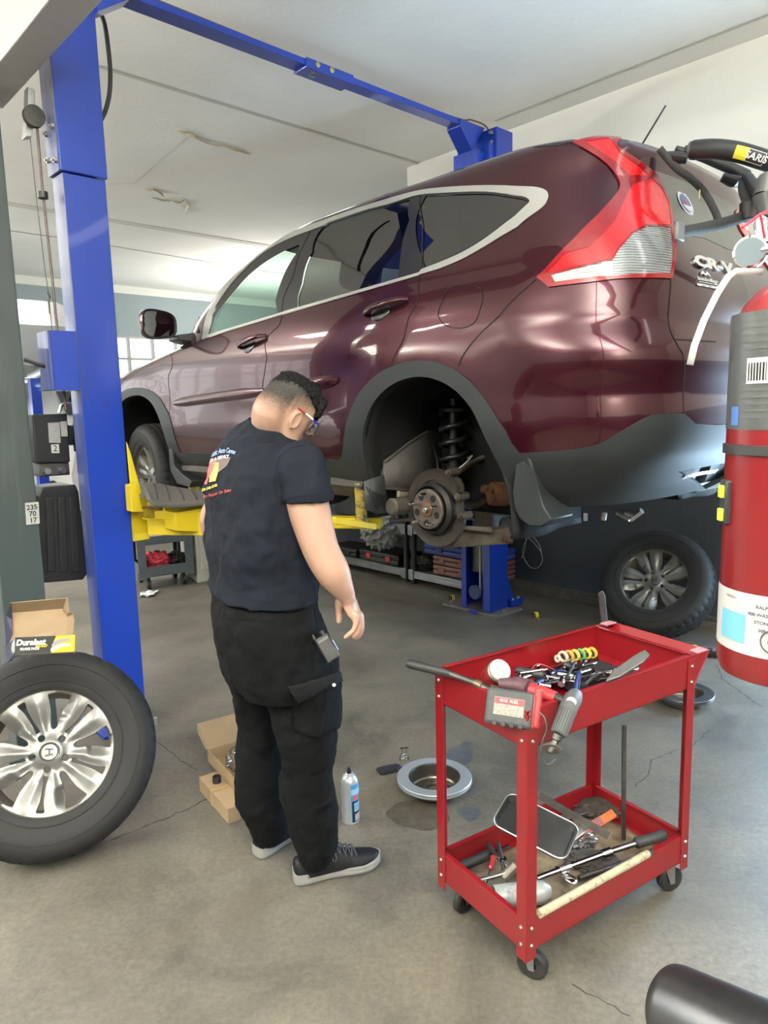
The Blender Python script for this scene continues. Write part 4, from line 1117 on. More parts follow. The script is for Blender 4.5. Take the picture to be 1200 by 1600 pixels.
t = LB(); wb(t, 3.30, 3.62, 1.20, 1.47, 0, .014); obj('base_plate', t, M_blue, lift, smooth=0, bevel=.003)
for (u, z) in ((nu0 + .02, 2.66), (nu0 + .02, 2.80), (nu1 - .02, 2.68), (nu1 - .02, 2.79)):
    t = LB(); p = uv(u, nv0 - .013, z); t.tube([p, p - EV * .012], [.012, .012], 6); t.tube([p - EV * .012, p - EV * .02], [.006, .006], 8); obj('bolt', t, M_bolt, lift, smooth=0)
for z in (2.68, 2.79):
    t = LB(); p = uv(nu0 + .03, nv1 + .006, z); t.tube([p, p + EV * .014], [.012, .012], 6); obj('bolt', t, M_bolt, lift, smooth=0)
# far column: open channel facing the car
fu0, fu1, fv0, fv1 = 3.22, 3.50, 4.06, 4.275
t = LB(); wb(t, fu0, fu0 + .07, fv0, fv0 + .01, .02, 3.32); wb(t, fu1 - .05, fu1, fv0, fv0 + .01, .02, 3.32); wb(t, fu0, fu0 + .01, fv0, fv1, .02, 3.32); wb(t, fu1 - .01, fu1, fv0, fv1, .02, 3.32); wb(t, fu0, fu1, fv1 - .01, fv1, .02, 3.32)
obj('column', t, M_blue, lift, smooth=0, bevel=.003)
t = LB(); wb(t, fu0 + .09, fu1 - .07, fv0 + .05, fv1 - .02, .3, .95); obj('carriage', t, M_dsteel, lift, smooth=0, bevel=.004)
t = LB(); t.tube([uv(fu0 + .10, fv0 + .01, .16), uv(fu0 + .10, fv0 + .01, 3.3)], .009, 8); obj('lift_cable', t, M_steel, lift)
t = LB(); t.lathe([(.0, -.014), (.05, -.014), (.055, -.010), (.047, 0), (.055, .010), (.05, .014), (0, .014)], 28, uv(fu0 + .135, fv0 - .008, .16), EV); obj('cable_pulley', t, mat('blue_grey_pulley', (.03, .05, .14), .5), lift, smooth=30)
t = LB(); t.prism([(-.04, 0), (.04, 0), (.04, .12), (.02, .16), (-.02, .16), (-.04, .12)], .01, frame(uv(fu0 + .135, fv0 - .03, .03), EU, -EV) ); obj('pulley_bracket', t, M_blue, lift, smooth=0, bevel=.002)
t = LB(); wb(t, 3.13, 3.68, 4.04, 4.34, 0, .016); obj('base_plate', t, mat('dusty_base_plate', (.16, .155, .14), .6, var=.3, vscale=8), lift, smooth=0, bevel=.003)
# gusset with its foot
t = LB(); A = fu0 + .03
t.loft([[uv(A + k, fv1, .016), uv(A + k, fv1 + .13, .016), uv(A + k, fv1 + .13, .05), uv(A + k, fv1 + .05, .24), uv(A + k, fv1, .29)] for k in (0, .012)], smooth if False else True)
wb(t, A - .05, A + .07, fv1 + .02, fv1 + .17, .016, .07); obj('gusset', t, M_blue, lift, smooth=0, bevel=.003)
for dv in (.06, .13):
    t = LB(); p = uv(A - .03, fv1 + dv, .07); t.tube([p, p + V((0, 0, .014))], .014, 6); obj('anchor_bolt', t, M_bolt, lift, smooth=0)
for u, v in ((3.17, 4.16), (3.62, 4.08)):
    t = LB(); p = uv(u, v, .016); t.tube([p, p + V((0, 0, .022))], .014, 6); obj('anchor_bolt', t, M_bolt, lift, smooth=0)
p = onz(243, 1130, .014); t = LB(); t.tube([p - V((0, 0, .012)), p + V((0, 0, .03))], .012, 6); obj('anchor_bolt', t, M_bolt, lift, smooth=0)
# overhead beam: two telescoping boxes, end brackets
t = LB(); wb(t, 3.305, 3.405, 1.44, 2.74, 3.412, 3.445); obj('overhead_beam', t, M_blue, lift, smooth=0, bevel=.003)
t = LB(); wb(t, 3.300, 3.412, 2.58, 2.92, 3.400, 3.412 - .001); wb(t, 3.296, 3.302, 2.58, 2.92, 3.40, 3.45); obj('splice_sleeve', t, M_blue, lift, smooth=0, bevel=.002)
t = LB(); wb(t, 3.310, 3.400, 2.741, 4.0, 3.412, 3.447); obj('overhead_beam', t, M_blue, lift, smooth=0, bevel=.003)
t = LB()
for k, v in enumerate((2.66, 2.76)): p = uv(3.296, v, 3.432); t.lathe([(0, .006), (.008, .006), (.015, .003), (.015, 0)], 16, p, -EU)
obj('beam_bolt', t, mat('brass_bolt', (.5, .42, .2), .35, metal=.9), lift)
t = LB(); p = uv(3.35, 2.66, 3.400); t.tube([p, p - V((0, 0, .015))], .012, 6); t.lathe([(0, 0), (.02, 0), (.02, -.003)], 20, p); obj('beam_bolt', t, M_chrome, lift, smooth=30)
# near end: welded bracket on the column head
t = LB(); t.loft([[uv(3.30, 1.44, 3.30), uv(3.41, 1.44, 3.30), uv(3.41, 1.44, 3.445), uv(3.30, 1.44, 3.445)], [uv(3.305, 1.60, 3.408), uv(3.405, 1.60, 3.408), uv(3.405, 1.60, 3.447), uv(3.305, 1.60, 3.447)]]); obj('beam_bracket', t, M_blue, lift, smooth=0, bevel=.002)
# far end: drop elbow into the column head
t = LB(); t.loft([[uv(3.30, 3.86, 3.40), uv(3.42, 3.86, 3.40), uv(3.42, 3.86, 3.447), uv(3.30, 3.86, 3.447)], [uv(3.30, 3.98, 3.27), uv(3.42, 3.98, 3.27), uv(3.42, 4.12, 3.447), uv(3.30, 4.12, 3.447)]])
wb(t, 3.26, 3.46, 3.97, 4.10, 3.05, 3.27); obj('beam_elbow', t, M_blue, lift, smooth=0, bevel=.003)
t = LB(); wb(t, fu0 - .02, fu1 - .04, 4.12, 4.30, 3.12, 3.43); obj('column_head', t, M_blue, lift, smooth=0, bevel=.003)
for z in (3.33, 3.39):
    t = LB(); p = uv(3.24, 4.095, z); t.tube([p, p - EU * .02], .013, 8); obj('bolt', t, M_bolt, lift, smooth=0)
# cable over the beam
t = LB(); t.tube(smooth_path([uv(3.33, 1.5, 3.46), uv(3.34, 2.6, 3.455), uv(3.34, 3.8, 3.458), uv(3.32, 4.0, 3.475), uv(3.28, 4.12, 3.44), uv(3.26, 4.15, 3.3)], 6), .006, 8); obj('equalizing_cable', t, mat('rusty_cable', (.12, .07, .05), .7), lift)
# hose looping behind the near column
t = LB(); hs = [(158, 22), (164, 40), (169, 75), (172, 110), (171, 145), (165, 172), (157, 188), (150, 192)]
t.tube(smooth_path([onp(x, y, uv(3.52, 0), EU) for x, y in hs], 5), .011, 10); obj('hydraulic_hose', t, M_blackp, lift)
# cover box, release lever and thin cable on the near column's outer side
t = LB(); wb(t, 3.33, 3.47, 1.115, 1.236, 1.665, 1.925); bx_ = obj('release_cover', t, [M_bluew], lift, smooth=0, bevel=.004)
t = LB(); wb(t, 3.325, 3.33, 1.128, 1.236, 1.665, 1.925); obj('cover_front', t, M_blue, bx_, smooth=0)
t = LB(); t.tube([onp(78, 575, uv(3.4, 0), EU), onp(38, 562, uv(3.4, 0), EU)], .009, 8); obj('release_lever', t, M_dsteel, lift)
t = LB(); t.tube([onp(x, y, uv(3.47, 0), EU) for x, y in ((47, 215), (58, 320), (70, 420), (76, 460), (82, 522))], .0018, 6); t.tube([onp(x, y, uv(3.47, 0), EU) for x, y in ((74, 456), (79, 464), (76, 470), (78, 490))], .0035, 6); obj('release_cable', t, M_dsteel, lift)
t = LB(); t.tube(smooth_path([onp(x, y, uv(3.46, 0), EU) for x, y in ((58, 200), (64, 270), (70, 330), (80, 420), (90, 520), (103, 640))], 5), .006, 8); obj('hydraulic_line', t, mat('brown_hydraulic_line', (.10, .06, .055), .4), lift)
t = LB(); p = onp(67, 305, uv(3.45, 0), EU); t.tube([p - V((0, 0, .014)), p + V((0, 0, .014))], .022, 14); obj('line_collar', t, M_blackp, lift)
# cable pulley bracket beside the column head
t = LB(); q = [onp(x, y, uv(3.46, 0), EU) for x, y in ((43, 135), (54, 140), (56, 180), (50, 214), (39, 214), (42, 180))]
t.loft([q, [p + EU * .05 for p in q]]); obj('pulley_bracket', t, mat('galvanised', (.5, .5, .48), .35, metal=.9, var=.2), lift, smooth=0, bevel=.003)
t = LB(); t.lathe([(0, -.014), (.045, -.014), (.036, 0), (.045, .014), (0, .014)], 28, onp(53, 182, uv(3.44, 0), EU), EU); obj('cable_pulley', t, M_dsteel, lift, smooth=30)
# carriage and arms
t = LB(); wb(t, 3.36, 3.52, 1.44, 1.53, .93, 1.14); obj('carriage', t, M_yel, lift, smooth=0, bevel=.005)
def arm_part(name, a, b, w0, w1, h, m, t_=.0):
    t = LB(); A, B = V(a), V(b); d = (B - A); d.normalize(); s = V((-d.y, d.x, 0)).normalized()
    t.loft([[P + s * w * x + V((0, 0, h * z / 2)) for x, z in ((-.5, -1), (.5, -1), (.5, 1), (-.5, 1))] for P, w in ((A, w0), (B, w1))]); return obj(name, t, m, lift, smooth=0, bevel=.004)
zf = 1.02
arm_part('swing_arm', uv(3.36, 1.56, zf), uv(2.75, 2.0, zf), .15, .13, .12, M_yel)
arm_part('arm_extension', uv(2.95, 1.86, zf), uv(2.42, 2.24, zf - .0), .09, .085, .05, M_yel)
pr = onp(566, 812, uv(2.42, 0), EU)
t = LB(); t.tube([pr + V((0, 0, -.03)), pr + V((0, 0, .10)), pr + V((0, 0, .17))], [.030, .030, .034], 20); obj('lift_pad', t, painted('greasy_yellow', (.32, .24, .04), (.05, .045, .03), .55, .45, 40, 0, (1, 1, 1)), lift, smooth=30)
t = LB(); ps = [onp(x, y, uv(2.42, 0), EU) for x, y in ((512, 812), (575, 821))]; 
arm_part('pad_plate', ps[0], ps[1], .12, .12, .03, M_yel)
arm_part('swing_arm', uv(3.44, 1.56, zf), uv(3.85, 1.95, zf), .15, .13, .12, M_yel)
arm_part('arm_extension', uv(3.75, 1.86, zf), uv(4.02, 2.14, zf), .09, .085, .05, M_yel)
t = LB(); p = uv(4.02, 2.14, zf); t.tube([p, p + V((0, 0, .13))], .035, 18); obj('lift_pad', t, M_yel, lift, smooth=30)
# pivot block and gusset plate seen left of the mechanic
def px_slab(name, pts, u, th, m, parent=lift, bev=.003):
    t = LB(); q = [onp(x, y, uv(u, 0), EU) for x, y in pts]; t.loft([q, [p + EU * th for p in q]]); return obj(name, t, m, parent, smooth=0, bevel=bev)
px_slab('arm_gusset', [(198, 690), (204, 706), (222, 772), (206, 776)], 3.30, .012, M_yel)
px_slab('arm_pivot_plate', [(203, 758), (213, 756), (224, 800), (206, 800)], 3.26, .06, M_yel)
px_slab('arm_tab', [(257, 790), (267, 790), (268, 803), (258, 804)], 3.22, .02, M_yel)
px_slab('arm_rail', [(225, 809), (275, 813), (275, 817), (225, 812)], 3.22, .02, M_yel)
px_slab('arm_block', [(274, 801), (334, 791), (334, 832), (276, 830)], 3.10, .12, M_yel)
px_slab('arm_tube', [(222, 795), (272, 792), (274, 812), (226, 808)], 3.28, .10, painted('dull_yellow', (.40, .30, .03), (.10, .08, .03), .5, .5, 20, 0, (1, 1, 1)))
# lifting arms on the far side, under the right sill
arm_part('swing_arm', uv(3.3, 4.05, zf), uv(2.5, 3.75, zf), .14, .11, .10, M_yel)
t = LB(); p = uv(2.45, 3.72, zf); t.tube([p, p + V((0, 0, .15))], .035, 18); obj('lift_pad', t, M_yel, lift, smooth=30)
# hydraulic power unit
def pus(name, pts, u, th, m, parent=lift, bev=.006, label=None):
    t = LB(); q = [onp(x, y, uv(u, 0), EU) for x, y in pts]; t.loft([q, [p + EU * th for p in q]]); return obj(name, t, m, parent, smooth=0, bevel=bev, seg=3, label=label)
M_pub = mat('black_power_unit', (.018, .019, .021), .38, var=.2, vscale=10)
pu = pus('power_unit_motor', [(50, 648), (105, 646), (110, 722), (57, 724)], 3.60, .16, M_pub, label='black electric motor with pale labels above the oil tank')
pus('motor_label', [(75, 661), (93, 660), (95, 692), (77, 692)], 3.594, .005, mat('grey_label', (.38, .38, .37), .5, var=.2, vscale=120), pu, 0)
pus('motor_label', [(94, 659), (104, 658), (106, 682), (96, 682)], 3.594, .005, mat('grey_label', (.38, .38, .37), .5), pu, 0)
nl = pus('number_label', [(80, 695), (92, 694), (93, 708), (81, 708)], 3.590, .005, mat('white_label', (.7, .7, .68), .5), pu, 0)
t = LB(); q = onp(86.5, 701, uv(3.589, 0), EU); add_text(t, '2', .042, frame(q, -EU.cross(V((0, 0, 1))) if False else EV, -EU), depth=.0004); obj('handwritten_number', t, M_blackp, nl, smooth=0, recalc=False)
t = LB(); q = onp(108, 680, uv(3.62, 0), EU); t.tube([q, q + EV * .07], [.05, .05], 20); t.tube([onp(127, 648, uv(3.62, 0), EU), onp(127, 672, uv(3.62, 0), EU)], [.03, .045], 16); t.tube([onp(127, 672, uv(3.62, 0), EU), onp(129, 705, uv(3.62, 0), EU)], [.045, .04], 16); obj('capacitor_housing', t, M_pub, lift, smooth=30)
t = LB(); t.tube(smooth_path([onp(x, y, uv(3.60, 0), EU) for x, y in ((128, 634), (112, 632), (98, 632), (92, 645))], 5), .008, 8); obj('power_cable', t, M_steel, lift)
pus('pump_manifold', [(64, 724), (108, 722), (110, 742), (62, 745)], 3.62, .12, M_dsteel)
for x, y in ((74, 736), (98, 735)):
    t = LB(); q = onp(x, y, uv(3.615, 0), EU); t.tube([q + EU * .01, q - EU * .012], .016, 8); obj('manifold_bolt', t, M_steel, lift, smooth=0)
pus('oil_tank', [(66, 762), (118, 757), (123, 768), (137, 896), (130, 906), (68, 911), (62, 905), (60, 775)], 3.58, .20, M_pub, label='black plastic hydraulic oil tank')
for k in range(3): pus('tank_rib', [(72 + 18 * k, 778), (84 + 18 * k, 776), (88 + 19 * k, 893), (75 + 19 * k, 895)], 3.570, .012, M_pub)
# inverted '2E' pen mark on the column
t = LB(); q = onp(165, 633, uv(nu0 - .0005, 0), EU); add_text(t, '2E', .04, frame(q, EV, -EU), depth=.0003); obj('pen_mark', t, mat('marker_blue', (.01, .02, .16), .5), lift, smooth=0, recalc=False)

# ================================================================== grey-green column and the roof beam it carries
M_gg = painted('grey_green_steel_paint', (0.042, 0.056, 0.057), (0.075, 0.095, 0.095), .42, .5, 5, .1)
M_bm = mat('light_grey_beam_paint', (0.42, 0.42, 0.40), .45, var=.06, vscale=3)
gp = onp(72, 935, uv(3.42, 0), EU); gv1 = gp.dot(EV); gv0 = gv1 - .185
gc = thing('steel_column', 'grey-green painted steel column at the left edge, beside the blue lift column', 'column', uv(3.47, (gv0 + gv1) / 2, 0), RZ)
GI = (Matrix.Translation(gc.location) @ Matrix.Rotation(RZ, 4, 'Z')).inverted()
t = MB(GI); wb(t, 3.42, 3.56, gv0, gv1, .012, 2.93); obj('post', t, M_gg, gc, smooth=0, bevel=.006)
t = MB(GI); wb(t, 3.36, 3.62, gv0 - .05, gv1 + .05, 0, .012); obj('base_plate', t, M_gg, gc, smooth=0)
lb = [onp(x, y, uv(3.419, 0), EU) for x, y in ((39, 786), (60, 784), (62, 818), (41, 820))]
t = MB(GI); t.loft([lb, [p - EU * .0015 for p in lb]]); sl = obj('paper_label', t, mat('aged_label', (.42, .43, .42), .6, var=.15, vscale=40), gc, smooth=0)
t = MB(GI)
for k, s_ in enumerate(('235', '70', '17')): q = onp(50 + k, 793 + 10 * k, uv(3.4165, 0), EU); add_text(t, s_, .032, frame(q, EV, -EU), depth=.0004, bold=.0006)
obj('handwritten_size', t, M_blackp, sl, smooth=0, recalc=False)
bm_ = thing('roof_beam', 'light grey steel beam crossing the top left corner above the blue column', 'beam', uv(1.5, 1.02, 2.93), RZ)
BI = (Matrix.Translation(bm_.location) @ Matrix.Rotation(RZ, 4, 'Z')).inverted()
t = MB(BI)
a0 = onp(5, 170, uv(0, 0, 2.93), (0, 0, 1)).dot(EV) ; a1 = onz(0, 95, 2.93).dot(EV)
wb(t, -3.3, 3.66, a1, a0, 2.93, 3.12); obj('beam', t, M_bm, bm_, smooth=0, bevel=.005)
# plug sockets and black tank at the far left, behind the column
t = thing('oil_tank', 'black plastic oil tank at the left edge, left of the grey-green column', 'tank', (0, 0, 0))
q = [onp(x, y, uv(3.75, 0), EU) for x, y in ((-30, 770), (6, 768), (16, 925), (8, 934), (-30, 934))]
t.location = V((q[3].x, q[3].y, q[3].z)); tb = MB(Matrix.Translation(-t.location)); tb.loft([q, [p + EU * .2 for p in q]]); obj('tank_body', tb, M_pub, t, smooth=0, bevel=.01, seg=3)
q = [onp(x, y, uv(3.75, 0), EU) for x, y in ((-30, 650), (0, 650), (4, 768), (-30, 768))]; tb = MB(Matrix.Translation(-t.location)); tb.loft([q, [p + EU * .16 for p in q]]); obj('motor', tb, M_pub, t, smooth=0, bevel=.01)
tb = MB(Matrix.Translation(-t.location)); q = onp(-14, 850, uv(3.95, 0), EU); wb(tb, 3.93, 4.05, q.dot(EV) - .1, q.dot(EV) + .05, 0, 1.9); obj('mounting_post', tb, M_gg, t, smooth=0)
# rubber floor mat lying over the arm
t = MB(); top = [(219, 759), (240, 757), (262, 761), (285, 765), (312, 769), (340, 774)]; bot_ = [(232, 779), (240, 787), (262, 791), (290, 790), (315, 787), (342, 785)]
mm_ = thing('rubber_mat', 'ribbed grey rubber mat lying on the yellow lift arm behind the mechanic', 'mat', uv(3.15, 1.72, 1.13))
t = MB(Matrix.Translation(-mm_.location)); n = 20
P0 = smooth_path([onp(x, y, uv(3.42, 0), EU) for x, y in top], 5); P1 = smooth_path([onp(x, y, uv(3.05, 0), EU) for x, y in bot_], 5)
rs = []
for a, b in zip(P0, P1): rs.append([a.lerp(b, k / 12) + V((0, 0, .012 * math.sin(PI * k / 12))) for k in range(13)])
ids = [t.ring(r) for r in rs]
for a, b in zip(ids, ids[1:]): t.bridge(a, b, closed=False)
M_mat = mat('grey_ribbed_rubber', (.095, .09, .082), .6, var=.12, vscale=20)
obj('mat_sheet', t, M_mat, mm_, smooth=40, solid=.02, bevel=.003)
t = MB(Matrix.Translation(-mm_.location))
for k in (5, 9, 13, 17, 21): 
    a, b = P0[k], P1[min(len(P1) - 1, k + 2)]; t.tube([a.lerp(b, e) + V((0, 0, .012 * math.sin(PI * e) + .011)) for e in (.12, .3, .5, .7, .88)], .004, 6)
obj('mat_groove', t, mat('groove_rubber', (.03, .028, .027), .8), mm_)
# ================================================================== bicycle rack strapped to the tailgate
def rp(px, py, x, y=None):   # point on the plane car-x = x
    return onp(px, py, CAR_M @ V((x, 0, 0)), CX)
rack = thing('bike_rack', 'black arched bicycle rack strapped on the tailgate of the burgundy car', 'bike rack', rp(1120, 300, -.95), math.atan2(CX.y, CX.x))
RI = (Matrix.Translation(rack.location) @ Matrix.Rotation(rack.rotation_euler.z, 4, 'Z')).inverted()
M_rk = mat('matt_black_rack', (.018, .018, .02), .5, var=.1, vscale=20)
M_strap = mat('black_webbing', (.032, .033, .035), .75, var=.2, vscale=60)
P_ = smooth_path([rp(1072, 237, -.86), rp(1090, 234, -.90), rp(1117, 233, -.96), rp(1150, 237, -1.02), rp(1185, 247, -1.08), rp(1225, 262, -1.14), rp(1270, 290, -1.20), rp(1310, 340, -1.22)], 6)
t = MB(RI); t.tube(P_, [.020 if i < 4 else .032 for i in range(len(P_))], 18); arc = obj('rack_arc', t, M_rk, rack, smooth=50)
for k in (2, 3, 4, 5):
    t = MB(RI); p = P_[k + 1]; d = (P_[k + 2] - P_[k]).normalized(); t.lathe([(.024, -.004), (.030, -.003), (.030, .003), (.024, .004)], 20, p, d); obj('collar_ring', t, mat('grey_ring', (.10, .10, .10), .5), arc)
# brand panel: yellow block and outlined lettering wrapped on the tube
def on_tube(P_, i0, i1, rad, view_off=.0):
    """maps (s in 0..1 along, a metres across) to the tube's camera-side skin"""
    seg = P_[i0:i1 + 1]; Ls = [0]
    for a, b in zip(seg, seg[1:]): Ls.append(Ls[-1] + (b - a).length)
    def f(s, a, h=.001):
        L_ = s * Ls[-1]; k = 0
        while k < len(Ls) - 2 and Ls[k + 1] < L_: k += 1
        e = (L_ - Ls[k]) / (Ls[k + 1] - Ls[k]); p = seg[k].lerp(seg[k + 1], e); d = (seg[k + 1] - seg[k]).normalized()
        tocam = (CP - p); n = (tocam - d * tocam.dot(d)).normalized(); up = d.cross(n); up = up if up.z > 0 else -up
        th = a / rad; return p + (n * math.cos(th) + up * math.sin(th)) * (rad + h)
    return f, Ls[-1]
ftb, LL = on_tube(P_, 12, 25, .032)
def s_of(px): 
    best = min(range(201), key=lambda k: abs(_prx(ftb(k / 200, 0)) - px)); return best / 200
def _prx(p):
    d = p - CP; return 600 + FPX * d.dot(CR) / d.dot(CF)
sa, sb, sc_ = s_of(1148), s_of(1168), s_of(1196)
t = MB(RI); t.grid(lambda a, b: ftb(sa + (sb - sa) * a, -.021 + .042 * b), 6, 8); obj('brand_block', t, mat('yellow_brand', (.72, .66, .05), .45), arc, recalc=False)
t = MB(RI)
for (a0, a1, b0, b1) in ((sb, sc_, .018, .0205), (sb, sc_, -.0205, -.018), (sc_ - .012, sc_, -.0205, .0205)):
    t.grid(lambda a, b: ftb(a0 + (a1 - a0) * a, b0 + (b1 - b0) * b, .0015), 8, 2)
W2 = (sc_ - sb) * LL
add_text(t, 'SARIS', .029, None, warp=lambda v: ftb((sb + sc_) / 2 + v.x * .93 / LL, v.y, .0016 + v.z), depth=.0003, shear=.12, bold=.0006)
obj('brand_lettering', t, mat('white_brand', (.8, .8, .8), .5), arc, smooth=0, recalc=False)
# legs and rubber feet
t = MB(RI); t.tube([rp(1056, 233, -.80), rp(1100, 246, -.87), rp(1140, 262, -.93), rp(1166, 276, -.97)], [.012, .017, .02, .024], 12); obj('rack_leg', t, M_rk, rack)
t = MB(RI); t.tube([rp(1040, 244, -.80), rp(1058, 246, -.84), rp(1074, 248, -.87)], [.022, .03, .024], 12, flat=.7); obj('rubber_foot', t, M_rk, rack)
t = MB(RI); t.tube([rp(1128, 277, -.93), rp(1145, 283, -.96), rp(1158, 284, -.97)], [.02, .03, .026], 12, flat=.7); obj('rubber_foot', t, M_rk, rack)
t = MB(RI); t.tube([rp(1168, 278, -1.0), rp(1185, 300, -1.1), rp(1215, 350, -1.3)], .02, 12); obj('rack_leg', t, M_rk, rack)
def strap_(name, pts, w, xx, m=M_strap, th=.003):
    t = MB(RI); P0 = smooth_path([rp(x, y, xv) for (x, y), xv in zip(pts, xx)], 6); A, B = [], []
    for i, p in enumerate(P0):
        d = (P0[min(i + 1, len(P0) - 1)] - P0[max(0, i - 1)]).normalized(); n = (CP - p).normalized(); s = d.cross(n).normalized() * w / 2; A.append(p + s); B.append(p - s)
    t.bridge(t.ring(A), t.ring(B), closed=False); return obj(name, t, m, rack, solid=th)
strap_('strap', [(1030, 232), (1056, 262), (1078, 278), (1100, 300), (1117, 330), (1122, 345)], .025, [-.80, -.84, -.87, -.89, -.93, -.96])
s2 = strap_('strap', [(1064, 363), (1100, 356), (1140, 346), (1176, 333)], .036, [-.99, -1.0, -1.03, -1.06])
strap_('strap', [(1166, 275), (1163, 295), (1172, 322)], .04, [-.99, -1.02, -1.06])
t = MB(RI); q = rp(1062, 362, -1.0); t.box(q, (.012, .05, .055), R=rack.rotation_euler.z); obj('strap_hook', t, mat('grey_hook', (.13, .135, .14), .45), s2, bevel=.004)
t = MB(RI); q = rp(1172, 330, -1.06); t.tube([q - V((0, 0, .03)), q + V((0, 0, .03))], .034, 14); obj('buckle', t, M_rk, rack, bevel=.004)
t = MB(RI); q = rp(1093, 305, -.92); t.box(q, (.004, .02, .03), R=rack.rotation_euler.z + .4); obj('strap_tag', t, mat('olive_tag', (.30, .30, .04), .6), rack)
# ================================================================== the mechanic
def oy(px, py, y): return onp(px, py, (0, y, 0), (0, 1, 0))
def rpx(px, p):     # pixels -> metres at the depth of p
    return px / FPX * (V(p) - CP).dot(CF)
PB = V((-.28, 2.22, 0))
man = thing('person', 'mechanic seen from behind in a navy printed t-shirt and black cargo pants, looking down', 'person', PB)
def PM(): return MB(Matrix.Translation(-PB))
def finish(o, voxel, smooth_it=4, disp=None):
    md = o.modifiers.new('remesh', 'REMESH'); md.mode = 'VOXEL'; md.voxel_size = voxel; md.use_smooth_shade = True
    md = o.modifiers.new('relax', 'SMOOTH'); md.factor = .5; md.iterations = smooth_it
    for (sz, st, nm) in (disp or []):
        tx = bpy.data.textures.new(nm, 'CLOUDS'); tx.noise_scale = sz; tx.noise_depth = 2
        md = o.modifiers.new(nm, 'DISPLACE'); md.texture = tx; md.strength = st; md.mid_level = .5; md.texture_coords = 'LOCAL'
    return o
A30 = math.radians(27); FW = V((math.cos(A30), math.sin(A30), 0)); RT = V((math.sin(A30), -math.cos(A30), 0))
def body_ring(l, r, py, y, d=.165, wd=.245, n=40, tilt=0.0, pw=2.4, dz=0):
    c = oy((l + r) / 2, py, y); hw = rpx((r - l) / 2, c)
    # semi extents of a superellipse seen along the view: scale to match the measured half width
    s = hw / math.sqrt((d * FW.x) ** 2 + (wd * RT.x) ** 2) if pw == 2 else hw / max(abs(d * math.copysign(abs(math.cos(t)) ** (2 / pw), math.cos(t)) * FW.x + wd * math.copysign(abs(math.sin(t)) ** (2 / pw), math.sin(t)) * RT.x) for t in [k * .05 for k in range(126)])
    out = []
    for k in range(n):
        t = 2 * PI * k / n; a = d * s * math.copysign(abs(math.cos(t)) ** (2 / pw), math.cos(t)); b = wd * s * math.copysign(abs(math.sin(t)) ** (2 / pw), math.sin(t))
        p = c + FW * a + RT * b; p.z += tilt * (p.x - c.x) + dz; out.append(p)
    return out
M_skin = mat('skin', (0.38, 0.23, 0.17), .48, var=.07, vscale=14, bump=.06, bscale=140, sss=.08)
M_shirt = mat('navy_cotton', (0.0075, 0.0098, 0.0155), .85, var=.18, vscale=5, bump=.25, bscale=18, spec=.15)
M_pants = mat('black_twill', (0.0040, 0.0043, 0.0052), .85, var=.3, vscale=6, bump=.35, bscale=22, spec=.12)
# ---- skin: head, neck, arms, hands in one surface
t = PM()
HC = oy(449, 641, 2.20); aH, pH = math.radians(22), math.radians(33)
HF = V((math.cos(aH) * math.cos(pH), math.sin(aH) * math.cos(pH), -math.sin(pH))); HL = V((-math.sin(aH), math.cos(aH), 0)); HU = HF.cross(HL)
HS = .91; HF *= HS; HL *= HS; HU *= HS
HR3 = Matrix((HF, HL, HU)).transposed().to_3x3()
def hp(x, y, z): return HC + HF * x + HL * y + HU * z
t.ell(hp(-.004, 0, .030), (.094, .076, .088), 36, 20, R=HR3)
t.ell(hp(-.030, 0, .002), (.066, .066, .075), 28, 14, R=HR3)
t.ell(hp(-.036, 0, -.026), (.046, .054, .060), 28, 14, R=HR3)
rings = []
for z, x0, x1, w_ in ((.060, -.03, .086, .066), (.030, -.03, .090, .066), (.005, -.03, .088, .066), (-.025, -.03, .085, .064), (-.055, -.02, .083, .058), (-.080, .0, .082, .050), (-.100, .02, .078, .038), (-.110, .035, .068, .022)):
    rings.append([hp((x0 + x1) / 2 + (x1 - x0) / 2 * math.copysign(abs(math.cos(a)) ** .8, math.cos(a)), w_ * math.copysign(abs(math.sin(a)) ** .8, math.sin(a)), z) for a in [2 * PI * k / 28 for k in range(28)]])
t.loft(rings)
t.loft([[hp(.08 + a, b, z) for a, b in ((-.02, -w_), (h, -w_ * .5), (h + .003, 0), (h, w_ * .5), (-.02, w_))] for z, h, w_ in ((.028, .006, .008), (.010, .014, .010), (-.010, .026, .014), (-.022, .028, .018), (-.030, .012, .015))])   # nose
t.tube([hp(.088, -.045, .034), hp(.095, -.02, .038), hp(.095, .02, .038), hp(.088, .045, .034)], .008, 10)      # brow
t.tube([hp(.080, -.022, -.055), hp(.089, 0, -.052), hp(.080, .022, -.055)], .006, 8); t.tube([hp(.078, -.02, -.066), hp(.087, 0, -.067), hp(.078, .02, -.066)], .0065, 8)   # lips
t.ell(hp(.076, 0, -.098), (.014, .018, .014), 14, 8, R=HR3)
for s in (-1, 1):      # ears
    e = [hp(.024 + .015 * math.cos(a), s * (.073 + .010 * (1 - math.cos(a)) * .6), -.024 + .029 * math.sin(a) * (1.0 if math.sin(a) > 0 else 1.0)) for a in [2 * PI * k / 22 for k in range(23)]]
    t.tube(e, .0042, 8); t.ell(hp(.020, s * .072, -.024), (.013, .006, .026), 16, 10, R=HR3); t.ell(hp(.022, s * .075, -.052), (.008, .006, .009), 12, 8, R=HR3)
nk0 = oy(418, 690, 2.25)
t.tube(smooth_path([hp(-.034, 0, .020), hp(-.042, 0, -.032), oy(426, 674, 2.22), oy(416, 708, 2.23)], 4), [.058, .0585, .059, .060, .061, .062, .063, .0645, .066, .068, .071, .075, .08], 28)
